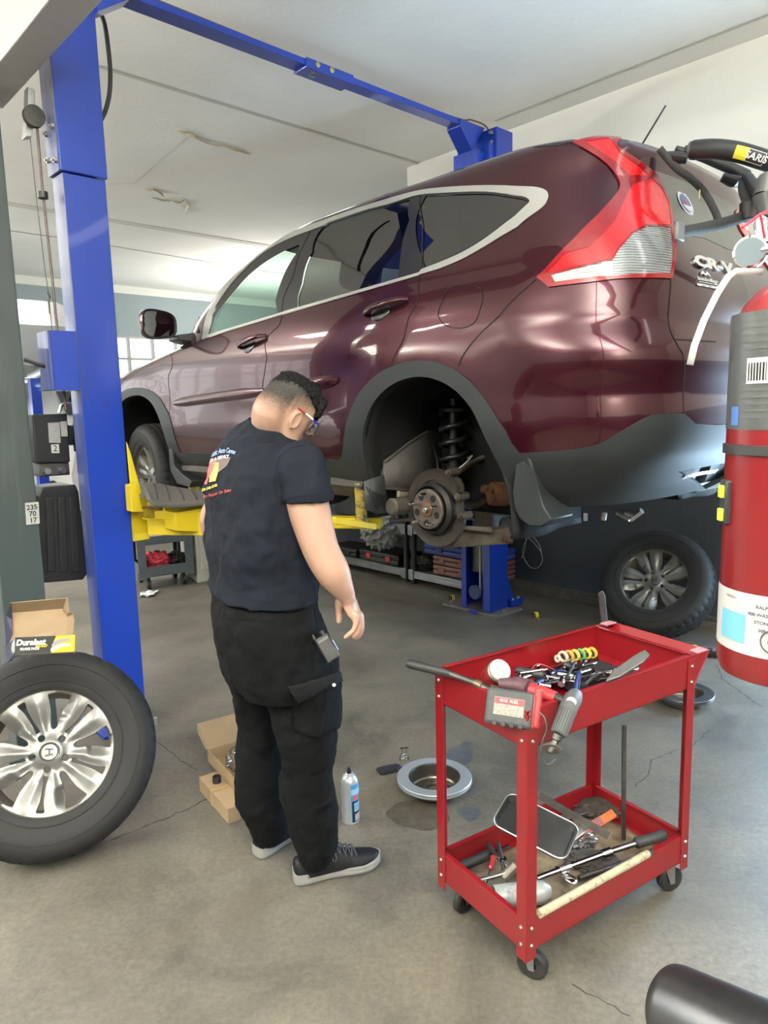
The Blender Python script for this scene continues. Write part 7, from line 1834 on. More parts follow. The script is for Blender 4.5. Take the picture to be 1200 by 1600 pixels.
# open box on top, holding a clear plastic bag
zo = hb1 + .001
a2, b2 = onz(325, 1190, zo), onz(374, 1244, zo); d2 = (b2 - a2).normalized(); e2 = V((-d2.y, d2.x, 0)); e2 = e2 if e2.dot(dy) > 0 else -e2; L2 = (b2 - a2).length
T = Th('cardboard_box', 'open brown cardboard box stacked on the closed one, clear bag inside', 'box', a2); H2 = .055; W2_ = .17
def wallp(n, p, q, z0, z1, tk=.003):
    t = T.mb(); nn = V((-(q - p).y, (q - p).x, 0)).normalized() * tk; t.loft([[p + V((0, 0, z0)), q + V((0, 0, z0)), q + V((0, 0, z1)), p + V((0, 0, z1))], [p + nn + V((0, 0, z0)), q + nn + V((0, 0, z0)), q + nn + V((0, 0, z1)), p + nn + V((0, 0, z1))]]); return T.part(n, t, M_kr2, smooth=0)
P0, P1, P2_, P3 = a2, b2, b2 + e2 * W2_, a2 + e2 * W2_
for p, q in ((P0, P1), (P1, P2_), (P2_, P3), (P3, P0)): wallp('box_wall', p, q, 0, H2)
t = T.mb(); t.loft([[P0, P1, P2_, P3], [p + V((0, 0, .003)) for p in (P0, P1, P2_, P3)]]); T.part('box_floor', t, M_kr2, smooth=0)
lidA, lidB = P0 + V((0, 0, H2)), P3 + V((0, 0, H2))
lt = onp(309, 1122, lidA, (0, 1, 0)); vv = (lt - lidA); vv = V((-.045, .03, .105))
t = T.mb(); q = [lidA, lidB, lidB + vv, lidA + vv]; t.loft([q, [p + V((.003, 0, 0)) for p in q]]); T.part('lid', t, M_kr2, smooth=0)
t = T.mb(); q = [lidA, lidA + vv, lidA + vv * .85 - e2 * .02 + d2 * .04, lidA + vv * .1 - e2 * .01 + d2 * .02]; t.loft([q, [p + V((.002, .001, 0)) for p in q]]); T.part('lid_flap', t, M_kr2, smooth=0)
crumple('plastic_bag', (a2 + d2 * L2 * .5 + e2 * .08) + V((0, 0, .060)), (.05, .06, .045), M_bag, 'clear crumpled plastic bag sticking out of the open cardboard box', 'plastic bag', 12)
# ================================================================== spray can between mechanic and rotor
q = onz(548, 1281, 0)
T = Th('spray_can', 'upright blue and white spray can on the floor beside the mechanic\'s shoe', 'spray can', q); Rc = .0335
t = T.mb(); t.lathe([(0, .003), (.029, .003), (Rc, 0), (Rc + .0008, .003), (Rc, .006), (Rc, .158), (Rc - .002, .166), (.024, .180), (.016, .186), (.0165, .189), (.013, .192), (0, .192)], 40, q)
cb = T.part('can_body', t, mat('silver_white_can', (.50, .54, .58), .3, metal=.5), smooth=35)
def band(z0, z1, m, n, a0=0, a1=360, r=Rc + .0004):
    t = T.mb(); K = 24; t.grid(lambda a, b: q + V((r * math.cos(math.radians(a0 + (a1 - a0) * a)), r * math.sin(math.radians(a0 + (a1 - a0) * a)), z0 + (z1 - z0) * b)), K, 1); return T.part(n, t, m, cb, recalc=False)
va = math.degrees(math.atan2(CP.y - q.y, CP.x - q.x))
band(.008, .158, mat('can_blue', (.07, .28, .60), .35), 'blue_label', va + 5, va + 130, Rc + .0003); band(.008, .092, mat('can_black', (.012, .013, .02), .35), 'black_label', va + 12, va + 120, Rc + .0006)
band(.05, .085, mat('can_print_blue', (.20, .38, .62), .4, var=.5, vscale=80), 'print_panel', va + 25, va + 105, Rc + .0009); band(.012, .040, mat('can_print_grey', (.38, .40, .42), .4, var=.5, vscale=150), 'print_panel', va + 30, va + 100, Rc + .0009)
band(.096, .112, mat('can_red', (.55, .10, .10), .4), 'red_label', va + 20, va + 70, Rc + .0009); band(.118, .14, mat('can_light_blue', (.35, .55, .75), .4), 'swoosh', va + 8, va + 95, Rc + .0009)
t = T.mb(); t.tube([q + V((0, 0, .19)), q + V((0, 0, .202)), q + V((0, 0, .203)), q + V((0, 0, .214))], [.009, .009, .0065, .006], 14); T.part('nozzle', t, M_blackp, smooth=30)
# ================================================================== brake rotors
def rotor(q, label, m1, m2, s=1.0):
    T = Th('brake_rotor', label, 'brake rotor', q)
    t = T.mb(); k = s * .152
    t.lathe([(k * .66, .062), (k * .70, .066), (k * .99, .066), (k, .064), (k, .060), (k * .97, .058), (k * .97, .055), (k, .053), (k, .049), (k * .99, .047), (k * .68, .047)], 72, q); d = T.part('friction_ring', t, m1, smooth=30)
    t = T.mb(); t.lathe([(k * .66, .0655), (k * .645, .060), (k * .63, .012), (k * .60, .006), (k * .26, .006), (k * .25, .010), (k * .245, .004), (k * .24, 0), (k * .62, 0), (k * .665, .010), (k * .68, .05)], 60, q); T.part('hat', t, m2, smooth=30)
    t = T.mb(); t.lathe([(k * .66, .0668), (k * .685, .0668), (k * .69, .0662)], 60, q); T.part('inner_groove', t, M_gap, d)
    for i in range(5):
        a = i * 2 * PI / 5 + .4; t = T.mb(); t.lathe([(0, .0066), (.0066, .0066)], 14, q + V((k * .43 * math.cos(a), k * .43 * math.sin(a), 0))); T.part('bolt_hole', t, M_gap)
M_rot = mat('machined_rotor_steel', (.50, .54, .60), .38, metal=.6, var=.06, vscale=8); M_hat = mat('dark_rotor_hat', (.16, .15, .135), .30, metal=.9, var=.2, vscale=12)
rotor(onz(679, 1236, .0), 'bright new brake rotor lying hub-down on the floor beside the spray can', M_rot, M_hat)
rotor(onz(1066, 1098, .0), 'dark worn brake rotor on the floor behind the right leg of the red cart', mat('worn_rotor_steel', (.17, .17, .18), .35, metal=.9, var=.2, vscale=10), M_rust if False else M_hat)
# brake pad, clip and spring plate by the rotor
q = onz(607, 1206, 0); t = MB(); t.prism([(-.042, -.016), (-.03, -.022), (.03, -.022), (.044, -.014), (.044, .012), (.03, .020), (-.03, .020), (-.044, .012)], .016, Matrix.Translation(q) @ Matrix.Rotation(.35, 4, 'Z'))
T = Th('brake_pad', 'dark brake pad lying on the floor left of the bright rotor', 'brake pad', q); t.v = [p - T.loc for p in t.v]; T.part('pad_block', t, M_dust, smooth=0, bevel=.003)
t = T.mb(Matrix.Translation(q) @ Matrix.Rotation(.35, 4, 'Z')); t.prism([(-.056, -.008), (-.04, -.022), (.04, -.022), (.056, -.008), (.056, .006), (.04, .020), (-.04, .020), (-.056, .006)], .005, Matrix.Translation((0, 0, .016))); T.part('backing_plate', t, mat('blue_black_plate', (.05, .055, .08), .35, metal=.6), smooth=0, bevel=.001)
def clip(q, label, k=1.0, rz=0):
    M_ = Matrix.Translation(q) @ Matrix.Rotation(rz, 4, 'Z'); t = MB(M_)
    for x in (-.008, .008): t.box((x * k, 0, .024 * k), (.003 * k, .004, .048 * k))
    t.box((0, 0, .048 * k), (.034 * k, .012, .002)); t.box((0, 0, .018 * k), (.030 * k, .018, .002)); t.box((0, 0, .004 * k), (.036 * k, .022, .002)); t.box((0, .008, .010 * k), (.024 * k, .002, .02 * k)); t.M = Matrix.Identity(4)
    solo('caliper_clip', t, M_chrome if k < 1 else M_soc, label, 'brake clip', smooth=0)
clip(onz(632, 1187, 0), 'small steel brake caliper clip standing on the floor behind the bright rotor', 1.15, .1)
clip(onz(627, 1212, 0), 'shiny caliper clip touching the left edge of the bright rotor', .7, .9)
# ================================================================== yellow caps, tray, paper on the floor
def cap(x, y, label, ang):
    q = onz(x, y, .024); ax = V((math.cos(ang), math.sin(ang), 0)); T = Th('plastic_cap', label, 'plug', V((q.x, q.y, 0)))
    t = T.mb(); t.lathe([(.015, -.012), (.024, -.014), (.025, .008), (.022, .012)], 24, q, ax); T.part('yellow_ring', t, mat('yellow_cap', (.70, .58, .06), .4, var=.15, vscale=40)); t = T.mb(); t.lathe([(.020, -.024), (.020, -.002), (0, -.002), (0, -.024)], 20, q, ax); t.lathe([(0, .013), (.02, .013), (.021, .009)], 20, q, ax); T.part('black_core', t, M_blackp)
cap(707, 934, 'yellow and black plastic cap on the floor left of the far lift column', .4); cap(838, 961, 'yellow and black plastic cap on the floor right of the far lift column', .2); cap(1085, 1014, 'yellow and black plastic cap beside the black tray behind the cart', .9)
T = Th('drip_tray', 'flat black plastic tray on the floor below the leaning wheel', 'tray', onz(1108, 1022, 0))
q = onz(1108, 1023, 0); M_ = Matrix.Translation(q) @ Matrix.Rotation(-.35, 4, 'Z'); t = T.mb(M_); t.loft([[V((x, y, z)) for x, y in rr_(.24 - i, .13 - i, .02)] for i, z in ((.02, .0), (0, .03), (.012, .03), (.03, .008))]); T.part('tray_shell', t, M_blackp, smooth=30)
for x in (-.06, .0, .07): t = T.mb(M_); t.box((x, .01, .022), (.04, .03, .03), R=x * 5); T.part('tray_part', t, M_grip, bevel=.004)
t = MB(); random.seed(2); q = onz(231, 930, 0)
t.grid(lambda a, b: q + V((-.06 + .12 * a + .01 * math.sin(9 * b), -.07 + .16 * b, .004 + .018 * abs(math.sin(5 * a + 3 * b)))), 8, 8); solo('paper_scrap', t, mat('white_paper', (.72, .75, .80), .7), 'crumpled white paper on the floor beside the grey tool cart', 'paper', solid=.001, smooth=0)
t = MB(); q = onz(842, 968, 0); t.box(q + V((0, 0, .002)), (.012, .008, .004), R=.4); solo('white_chip', t, M_wht, 'tiny white chip on the floor near the far lift column', 'debris')
t = MB(); q = onz(232, 1130, 0); q = onz(150, 1160, .04)
# ================================================================== shelving unit against the dark wall
shx0, shx1 = 3.62, 6.2          # along u
SV0, SV1 = 4.40, 4.80
sh = thing('shelving_unit', 'low black-post shelving unit with galvanised shelves along the dark wall behind the car', 'shelf', uv(4.6, 4.6, 0), RZ)
SI = (Matrix.Translation(sh.location) @ Matrix.Rotation(RZ, 4, 'Z')).inverted()
M_galv = mat('galvanised_shelf', (.30, .32, .33), .38, metal=.8, var=.12, vscale=10); M_post = mat('black_tube_post', (.018, .018, .02), .4)
posts = [onz(631, 910, 0), onz(641, 913, 0)]; up = [p.dot(EU) for p in posts]; print
for u in (up[0] + .0, up[1], 6.15, 3.66):
    for v in (SV0, SV1):
        t = MB(SI); t.tube([uv(u, v, 0), uv(u, v, 1.15)], .026, 12); obj('post', t, M_post, sh, smooth=40)
for z in (.10, .50, .92):
    for (a, b) in ((3.64, up[1] + .02), (up[0] - .02 if up[0] > up[1] else up[0], 6.17)):
        t = MB(SI); wb(t, a, b, SV0 - .02, SV1, z, z + .012); wb(t, a, b, SV0 - .035, SV0 - .02, z - .045, z + .02); wb(t, a, b, SV0 - .037, SV0 - .033, z - .025, z - .010); obj('shelf', t, M_galv, sh, smooth=0, bevel=.002)
    for u in up:
        t = MB(SI); wb(t, u - .03, u + .03, SV0 - .045, SV0 - .02, z - .06, z + .03); obj('shelf_bracket', t, M_galv, sh, smooth=0, bevel=.003)
def tool_case(u0, u1, z, h, m, ml, label, name='tool_case', v0=SV0 + .02, v1=SV1 - .06, nl=2):
    T = Th(name, label, 'tool case', uv((u0 + u1) / 2, v0, z)); t = T.mb(); wb(t, u0, u1, v0, v1, z, z + h * .48); T.part('case_base', t, m, smooth=0, bevel=.01); t = T.mb(); wb(t, u0, u1, v0, v1, z + h * .52, z + h); T.part('case_lid', t, m, smooth=0, bevel=.01)
    for k in range(nl): uu = u0 + (u1 - u0) * (k + .5) / nl; t = T.mb(); wb(t, uu - .03, uu + .03, v0 - .008, v0 + .004, z + h * .25, z + h * .75); T.part('latch', t, ml, smooth=0, bevel=.002)
    return T
M_pbl = mat('blue_plastic_case', (.035, .075, .36), .4, var=.15, vscale=10)
ub0 = onp(768, 870, uv(0, SV0 + .02), EV).dot(EU); ub1 = onp(660, 865, uv(0, SV0 + .02), EV).dot(EU)
tool_case(ub0, ub1 - .02, .29, .085, M_pbl, mat('dark_latch', (.02, .03, .10), .4), 'blue plastic tool case on top of the brown cases on the bottom shelf')
M_br = mat('brown_plastic_case', (.20, .095, .075), .55, var=.2, vscale=12)
ub2 = onp(676, 880, uv(0, SV0 + .02), EV).dot(EU)
tool_case(ub0, ub2, .205, .075, M_br, M_br, 'brown plastic case under the blue case, upper of two', nl=3); tool_case(ub0, ub2, .12, .078, M_br, M_br, 'brown plastic case under the blue case, bottom of the stack', nl=3)
ua = onp(625, 905, uv(0, SV0 + .02), EV).dot(EU); ubb = onp(562, 888, uv(0, SV0 + .02), EV).dot(EU)
tool_case(ua + .02, ubb, .12, .09, mat('black_case', (.018, .018, .018), .5), mat('red_latch', (.45, .04, .04), .45), 'black tool case with two red latches on the bottom shelf')
tool_case(ubb + .05, ubb + .5, .12, .07, mat('black_case', (.018, .018, .018), .5), M_grip, 'flat black case at the far left end of the bottom shelf')
c1 = onp(660, 890, uv(0, SV0 + .1), EV); c1.z = .13
crumple('tangled_cable', c1, (.10, .08, .03), mat('black_cable_heap', (.02, .02, .02), .7), 'heap of black cable on the bottom shelf beside the blue case', 'cable', 21)
c1 = onp(655, 866, uv(0, SV0 + .1), EV)
crumple('paper_bag', V((c1.x, c1.y, .17)), (.09, .06, .05), mat('grey_paper_bag', (.20, .19, .17), .8), 'crumpled grey paper bag beside the blue case on the bottom shelf', 'bag', 22)
# grey cover hanging over the upper shelf
cc = onp(597, 826, uv(0, SV0 - .06), EV)
crumple('grey_cover', cc, (.17, .10, .16), mat('silver_grey_cloth', (.46, .455, .43), .6, var=.12, vscale=12, bump=.2, bscale=8), 'crumpled silver-grey cloth cover bulging off the upper shelf', 'cloth', 31, 34)
t = MB(); wb(t, up[1] - .30, up[1] - .14, SV0 + .05, SV0 + .25, .515, .72); solo('red_box', t, mat('dull_red_box', (.30, .04, .03), .5), 'dull red box on the middle shelf right of the black posts', 'box', smooth=0, bevel=.005)
t = MB(); wb(t, 4.9, 5.5, SV0 + .05, SV1 - .05, .515, .75); solo('parts_bin', t, mat('black_bin', (.03, .03, .03), .6), 'black parts bin on the middle shelf left of the black posts', 'bin', smooth=0, bevel=.02)
for k in range(3): t = MB(); t.lathe([(.045, -.01), (.055, -.01), (.055, .01), (.045, .01)], 24, onp(562 + 5 * k, 800 + 2 * k, uv(0, SV0 - .01), EV), EV + V((.3 * k, 0, 0)), closed_prof=True); solo('hose_clamp', t, M_chrome, 'steel ring hanging at the shelf end behind the yellow pad, ' + ('left', 'middle', 'right')[k] + ' one of three', 'ring', 'steel rings on the shelf')
# ================================================================== wires and knobs on the dark wall
def wallp_(x, y, d=.01): return onp(x, y, uv(0, V1 - d), EV)
t = MB(); t.tube(smooth_path([wallp_(*p) for p in ((820, 826), (824, 838), (834, 848), (845, 862), (847, 878), (838, 888), (826, 884), (817, 866), (820, 848), (830, 838), (842, 850), (846, 862))], 5), .003, 6); t.tube(smooth_path([wallp_(*p) for p in ((822, 840), (820, 858), (815, 872))], 4), .003, 6); solo('wire_coil', t, mat('white_wire', (.55, .55, .52), .5), 'loop of pale wire hanging on the dark wall right of the far lift column', 'wire')
t = MB(); q = wallp_(915, 808, .02); t.box(q, (.03, .02, .06), R=RZ); solo('wall_hook', t, M_wht, 'small white hook on the dark wall under the rear bumper', 'hook', bevel=.004)
for (x, y) in ((1003, 818), (1070, 845)):
    t = MB(); t.lathe([(0, .02), (.008, .02), (.012, 0)], 12, wallp_(x, y, .0), -EV); solo('wall_screw', t, M_dsteel, 'dark screw head on the dark wall, ' + ('under the bumper' if x < 1050 else 'above the leaning wheel'), 'screw')
# ================================================================== far left: grey tool cart, white cabinet
def bu(px, py, u): return onp(px, py, uv(u, 0), EU)
gA, gB = onz(224, 903, .12), onz(297, 893, .12)
d_ = (gB - gA); d_.z = 0; GL = d_.length; d_.normalize(); n_ = V((-d_.y, d_.x, 0)); n_ = n_ if n_.y > 0 else -n_
T = Th('grey_tool_cart', 'grey steel shop cart on casters beyond the blue column, beside the white cabinet', 'tool cart', V((gA.x, gA.y, 0)))
M_gcart = mat('grey_cart_paint', (.085, .10, .105), .45, var=.15, vscale=8)
G = Matrix(((d_.x, n_.x, 0, gA.x), (d_.y, n_.y, 0, gA.y), (0, 0, 1, 0), (0, 0, 0, 1)))
GD = .42
def gtray(z0, z1, nm):
    t = T.mb(G); t.box((GL / 2, GD / 2, z0), (GL, GD, .01))
    for y in (0, GD): t.box((GL / 2, y, (z0 + z1) / 2), (GL, .008, z1 - z0))
    for x in (0, GL): t.box((x, GD / 2, (z0 + z1) / 2), (.008, GD, z1 - z0))
    T.part(nm, t, M_gcart, smooth=0, bevel=.003)
gtray(.12, .21, 'lower_tray'); gtray(.41, .48, 'middle_tray'); gtray(.80, .88, 'upper_tray')
for x in (.0, GL):
    for y in (0, GD): t = T.mb(G); t.box((x, y - .004 if y == 0 else y + .004, .50), (.07, .006, .80)); t.box((x, y + (.03 if y == 0 else -.03), .50), (.006, .07, .80)); T.part('leg', t, M_gcart, smooth=0)
for x in (.05, GL - .05):
    for y in (.05, GD - .05): t = T.mb(G); t.tube([V((x - .015, y, .05)), V((x + .015, y, .05))], .05, 18); t.box((x, y, .10), (.03, .04, .05)); T.part('caster', t, M_grip, smooth=30)
q = G @ V((.06, .03, .465)); q2 = G @ V((.25, .06, .470)); t = MB(); t.tube([q, q.lerp(q2, .75), q.lerp(q2, .85), q2], [.035, .035, .014, .014], 16); solo('bottle', t, mat('white_bottle', (.68, .70, .72), .4), 'white plastic bottle lying on the grey cart\'s middle tray', 'bottle')
crumple('red_rag', G @ V((.14, .12, .24)), (.12, .09, .07), mat('red_cloth', (.42, .03, .05), .8), 'red rag on the lower tray of the grey cart', 'rag', 41)
crumple('dark_tarp', G @ V((.34, .20, .21)), (.08, .12, .06), mat('dark_tarp_cloth', (.035, .033, .03), .8), 'dark heap of cloth on the lower tray of the grey cart', 'cloth', 42)
crumple('dark_jacket', G @ V((.28, .24, .50)), (.15, .12, .05), mat('dark_jacket_cloth', (.06, .06, .06), .8), 'dark jacket dumped on the middle tray of the grey cart', 'jacket', 43)
T = Th('white_cabinet', 'dirty white metal cabinet standing behind the mechanic, right of the grey cart', 'cabinet', onz(309, 911, 0))
cA = onz(309, 911, 0); t = T.mb(); M_cab = mat('dirty_white_enamel', (.50, .49, .42), .5, var=.12, vscale=4); cd = d_; cn_ = n_
base = [cA, cA + cd * .62, cA + cd * .62 + cn_ * .6, cA + cn_ * .6 - cd * .0]
t.loft([base, [p + V((0, 0, .98)) for p in base]]); T.part('cabinet_body', t, M_cab, smooth=0, bevel=.006)
t = T.mb(); b2 = [cA + cd * .04 - cn_ * .012, cA + cd * .58 - cn_ * .012, cA + cd * .58, cA + cd * .04]; t.loft([[p + V((0, 0, .12)) for p in b2], [p + V((0, 0, .94)) for p in b2]]); T.part('cabinet_door', t, M_cab, smooth=0, bevel=.004)
# ================================================================== things seen through the gaps on the left
T = Th('raised_car', 'silver car raised on a lift far behind, seen between the grey and blue columns', 'car', bu(45, 600, 8.2))
pc = bu(20, 570, 8.2); t = T.mb(); 
sec = [(-.9, 0), (-.95, .35), (-.9, .7), (-.6, .85), (.6, .85), (.9, .7), (.95, .35), (.9, 0)]
t.loft([[pc + EU * a + EV * (y * k) + V((0, 0, z * h)) for y, z in sec] for a, k, h in ((0, .92, .5), (.3, 1, .85), (1.2, 1, 1), (3.2, 1, 1), (4.0, .95, .7))]); T.part('body_shell', t, mat('silver_car_paint', (.34, .35, .36), .3, metal=.6), smooth=40)
for s in (-1, 1):
    for a in (.7, 3.2): t = T.mb(); q = pc + EU * a + EV * .84 * s + V((0, 0, -.05)); t.tube([q - EV * .1, q + EV * .1], .33, 24); T.part('wheel', t, M_rubber, smooth=40); t = T.mb(); t.tube([q - EV * .105, q + EV * .105], .2, 20); T.part('rim', t, M_alloyd, smooth=40)
t = T.mb(); t.tube([pc + EV * .3 + EU * (-.15) + V((0, 0, -.06)), pc + EU * .5 + EV * .35 + V((0, 0, -.1))], .07, 14); T.part('muffler', t, M_steel)
T = Th('blue_lift_column', 'second blue lift column far behind, left of the near blue column', 'lift column', onz(55, 880, 0)); q = uv(8.0, 0); v_ = bu(52, 620, 8.0).dot(EV)
T.e.location = uv(8.0, v_, 0); T.loc = uv(8.0, v_, 0); t = T.mb(); wb(t, 7.95, 8.05, v_ - .03, v_ + .07, 0, 1.95); T.part('post', t, M_blue, smooth=0, bevel=.004)
T = Th('white_van', 'white van parked far behind, visible above the raised car\'s bonnet', 'van', uv(10.2, 5.0 - .9, 0)); vv_ = bu(205, 585, 9.6).dot(EV) + .62
T.loc = uv(9.6, vv_ - .3, 0); T.e.location = T.loc; t = T.mb()
t.loft([[uv(9.6 + a, vv_ - .6 + y * k, .3 + z * h) for y, z in ((-.95, 0), (-.98, .9), (-.85, 1.75), (.85, 1.75), (.98, .9), (.95, 0))] for a, k, h in ((0, .95, .55), (.25, 1, .7), (.9, 1, 1), (2.1, 1, 1))]); vb = T.part('van_body', t, mat('white_van_paint', (.72, .72, .70), .35), smooth=30)
t = T.mb(); t.loft([[uv(9.63 + a, vv_ - .6 + y, z) for y in (-.8, .8)] for a, z in ((.24, 1.58), (.80, 1.98))], closed=False, cap0=False, cap1=False); T.part('windscreen', t, M_pillar, smooth=0, solid=.01)
for s in (-1, 1): t = T.mb(); q = uv(10.2, vv_ - .6 + .9 * s, .34); t.tube([q - EV * .1, q + EV * .1], .34, 22); T.part('wheel', t, M_rubber, smooth=40)
# ================================================================== fire extinguisher on its post, close to the camera
exq = atd(1207, 800, .78)
EA = atd(1207, 1048, .80); EB = atd(1205, 455, .80)
axE = V((0, 0, 1)); Re = .063
base = atd(1212, 1052, .82)
T = Th('fire_extinguisher', 'red fire extinguisher strapped to a post at the right edge, very close', 'fire extinguisher', base)
HE = .425
prof = [(0, .006), (Re * .80, .0), (Re * .93, .004), (Re, .016), (Re, HE - .05), (Re * .96, HE - .03), (Re * .82, HE - .010), (Re * .60, HE + .005), (Re * .36, HE + .014), (Re * .30, HE + .018), (Re * .30, HE + .03), (0, HE + .03)]
t = T.mb(); t.lathe(prof, 64, base); M_ext = mat('extinguisher_red', (.17, .005, .008), .30, coat=.4)
cyl_ = T.part('cylinder', t, M_ext, smooth=40)
va = math.degrees(math.atan2(CP.y - base.y, CP.x - base.x))
def eband(z0, z1, a0, a1, m, n, r=.0006, par=None, seg=28):
    t = T.mb(); t.grid(lambda a, b: base + V(((Re + r) * math.cos(math.radians(va + a0 + (a1 - a0) * a)), (Re + r) * math.sin(math.radians(va + a0 + (a1 - a0) * a)), z0 + (z1 - z0) * b)), seg, 1); return T.part(n, t, m, par or cyl_, recalc=False)
def zpx(py): q = onp(1150, py, base, (0, 1, 0)); return q.z - base.z
def ez(py): d = ray(1160, py); k = (math.hypot(base.x, base.y) - Re * .8) / math.hypot(d.x, d.y); return CP.z + d.z * k - base.z
zs = {k: ez(k) for k in (487, 490, 668, 672, 700, 712, 928, 1020, 925, 1030, 560, 600, 570)}
M_lab = mat('silver_grey_label', (.075, .08, .08), .35, metal=.2, var=.25, vscale=30)
lb = eband(zs[672], zs[487], -170, 170, M_lab, 'main_label'); random.seed(5)
for k in range(15):
    z = zs[487] - .010 - .0072 * k
    if zs[600] - .004 < z < zs[560] + .004: continue
    eband(z, z + .0022, -52, 60, mat('label_small_print', (.08, .08, .08), .5), 'small_print', .0009, lb)
eband(zs[600], zs[560], -42, 60, mat('barcode_white', (.72, .72, .70), .4), 'barcode_panel', .0010, lb)
for k in range(32):
    a0 = -40 + k * 2.9; eband(zs[600] + .003, zs[560] - .005, a0, a0 + random.uniform(.7, 1.8), M_gap, 'barcode_bar', .0013, lb, 1)
eband(zs[668] + .002, zs[668] + .022, -62, -50, mat('blue_pictogram', (.06, .15, .42), .4), 'pictogram', .0011, lb, 4)
t = T.mb(); t.lathe([(Re, 0), (Re + .003, .0005), (Re + .003, .0105), (Re, .011)], 64, base + V((0, 0, zs[712]))); T.part('strap', t, M_grip)
wlb = eband(zs[1020], zs[925], -150, 150, mat('white_service_label', (.50, .50, .49), .4), 'service_label')
eband(zs[1020] + .012, zs[928] - .022, -62, -30, mat('light_blue_pictogram', (.15, .42, .75), .4), 'pictogram', .0011, wlb, 8)
def etext(s, size, a, z, m, par, **k):
    t = T.mb(); add_text(t, s, size, None, warp=lambda v: base + V(((Re + .0013) * math.cos(math.radians(va + a) + v.x / Re), (Re + .0013) * math.sin(math.radians(va + a) + v.x / Re), z + v.y)), depth=0, **k); T.part('label_lettering', t, m, par, smooth=0, recalc=False)
M_ink = mat('label_ink', (.05, .05, .055), .5)
for k, s in enumerate(('RALPH J. PERRY', '400 WASHINGTON ST', 'STONEHAM, MA', '508-775-1234')): etext(s, .0052, -4, zs[925] - .013 - .0085 * k, M_ink, wlb, bold=.0001)
etext('FIREMAN', .0036, -48, zs[925] - .008, M_ink, wlb); 
t = T.mb(); q = base + V((Re * math.cos(math.radians(va - 3)), Re * math.sin(math.radians(va - 3)), zs[1020] + .020)); nq = V((math.cos(math.radians(va - 3)), math.sin(math.radians(va - 3)), 0))
t.lathe([(.012, .0016), (.0135, .0016), (.0135, .0004)], 30, q, nq); t.lathe([(0, .0018), (.006, .0018)], 20, q, nq); T.part('round_mark', t, M_ink, wlb)
t = T.mb(); q = base + V((Re * math.cos(math.radians(va - 66)), Re * math.sin(math.radians(va - 66)), ez(790))); t.box(q, (.010, .02, .050), R=math.radians(va - 66)); T.part('strap_buckle', t, M_grip, bevel=.002)
for dz in (.012, -.014): t = T.mb(); t.box(q + V((math.cos(math.radians(va - 50)) * .003, math.sin(math.radians(va - 50)) * .003, dz)), (.012, .010, .014), R=math.radians(va - 66)); T.part('buckle_tab', t, mat('lime_tab', (.55, .60, .05), .5), bevel=.001)
# valve, gauge, handle, hose
vt = base + V((0, 0, HE + .03)); ref = CR; nrm = (CP - vt); nrm.z = 0; nrm.normalize()
t = T.mb(); t.tube([vt, vt + V((0, 0, .045))], .014, 16); t.tube([vt + V((0, 0, .02)), vt + V((0, 0, .02)) + nrm * .03 - ref * .006], .012, 14); T.part('valve_body', t, M_steel, smooth=40)
t = T.mb(); g = atd(1172, 394, .78); t.lathe([(0, .004), (.015, .004), (.0175, .002), (.0175, -.006), (0, -.008)], 28, g, nrm); T.part('gauge', t, M_chrome, smooth=30)
t = T.mb(); t.tube([g - nrm * .004, vt + V((0, 0, .02))], .006, 10); T.part('gauge_stem', t, M_chrome)
t = T.mb(); a, b, c = atd(1190, 305, .80), atd(1194, 284, .80), atd(1230, 272, .83); lo = atd(1196, 340, .80)
t.tube([a, b, c], [.010, .011, .011], 14, flat=.8); t.tube([a, lo], [.010, .007], 12); T.part('lever', t, M_grip)
t = T.mb(); t.tube([atd(1193, 380, .80), atd(1189, 350, .80), atd(1196, 320, .81)], [.007, .008, .006], 10); T.part('safety_pin_guard', t, M_chrome)
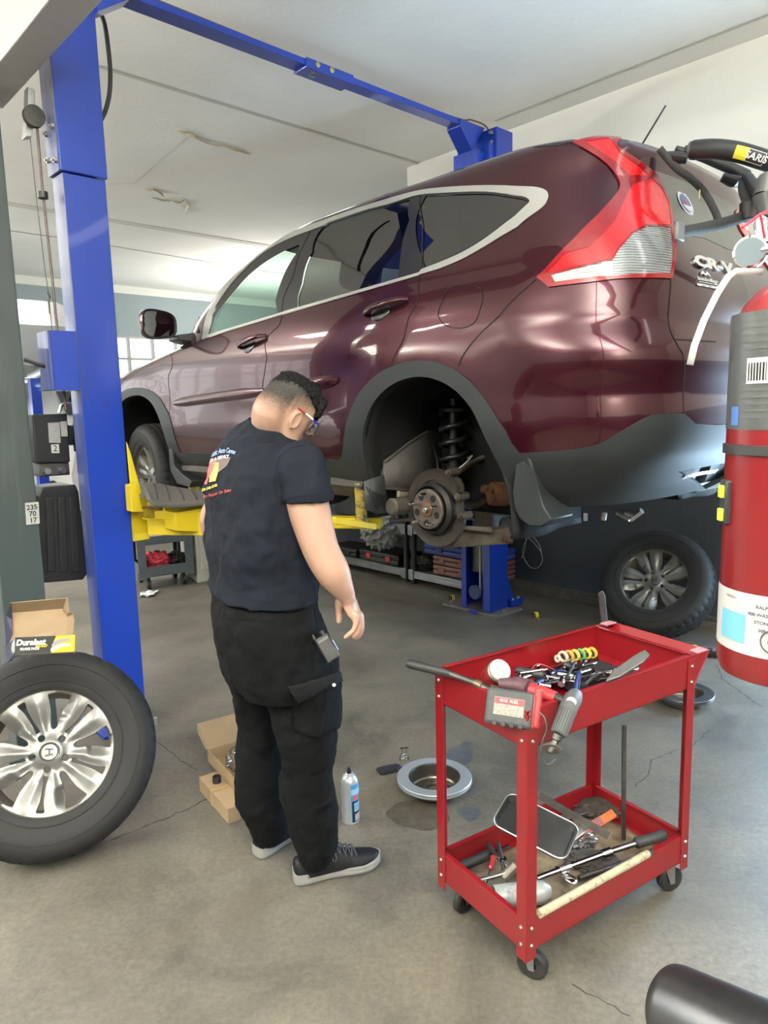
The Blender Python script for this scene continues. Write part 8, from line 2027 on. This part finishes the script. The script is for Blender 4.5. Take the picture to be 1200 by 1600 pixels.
t = T.mb(); t.tube([atd(1160, 356, .77), atd(1188, 335, .78), atd(1200, 330, .79)], .0016, 6); t.tube([atd(1188, 335, .78), atd(1195, 372, .79)], .0014, 6); T.part('red_seal_tie', t, mat('red_tie', (.5, .02, .04), .5))
pts = [(1192, 425), (1150, 424), (1138, 432), (1120, 460), (1100, 500), (1085, 540), (1078, 570)]
t = T.mb(); P_ = [atd(x, y, .76 - .0003 * (1192 - x)) for x, y in pts]; A_, B_ = [], []
for i, p in enumerate(P_):
    dd = (P_[min(i + 1, len(P_) - 1)] - P_[max(0, i - 1)]).normalized(); n = (CP - p).normalized(); s = dd.cross(n).normalized() * .0034; A_.append(p + s); B_.append(p - s)
t.bridge(t.ring(A_), t.ring(B_), closed=False); T.part('paper_tag', t, mat('white_tag_strap', (.34, .34, .33), .5), solid=.001, smooth=60)
# steel post and bracket that carry it, just outside the frame
t = MB(); pq = base + (base - CP).normalized() * .02 + V((.11, .03, 0)); 
px_, py_ = base.x + .125, base.y + .0
t.box((px_, py_, CEIL / 2), (.04, .04, CEIL)); solo('extinguisher_post', t, M_gg, 'grey-green steel post carrying the red fire extinguisher', 'post', bevel=.004, smooth=0)
t = T.mb(); t.box(((base.x + Re + px_ - .02) / 2, base.y, base.z + zs[712] + .005), (max(.004, px_ - .02 - base.x - Re + .01), .03, .03)); T.part('wall_bracket', t, M_grip)
# black tube at the lower right corner
T = Th('exhaust_hose', 'glossy black metal tube reaching in at the bottom right corner', 'tube', onz(1100, 1600, 0))
a, b = atd(1040, 1600, 1.02), atd(1280, 1700, .72)
a, b = atd(1050, 1572, 1.10), atd(1330, 1720, .86)
dd = (b - a).normalized(); t = T.mb(); t.lathe([(.050, .004), (.056, 0), (.060, .004), (.062, .02), (.070, .24), (.071, .30)], 48, a, dd); t.lathe([(.050, .004), (.048, .2), (0, .2)], 40, a, dd); T.part('tube_wall', t, mat('glossy_black_metal', (.11, .11, .115), .28, metal=.9, var=.3, vscale=8), smooth=40)
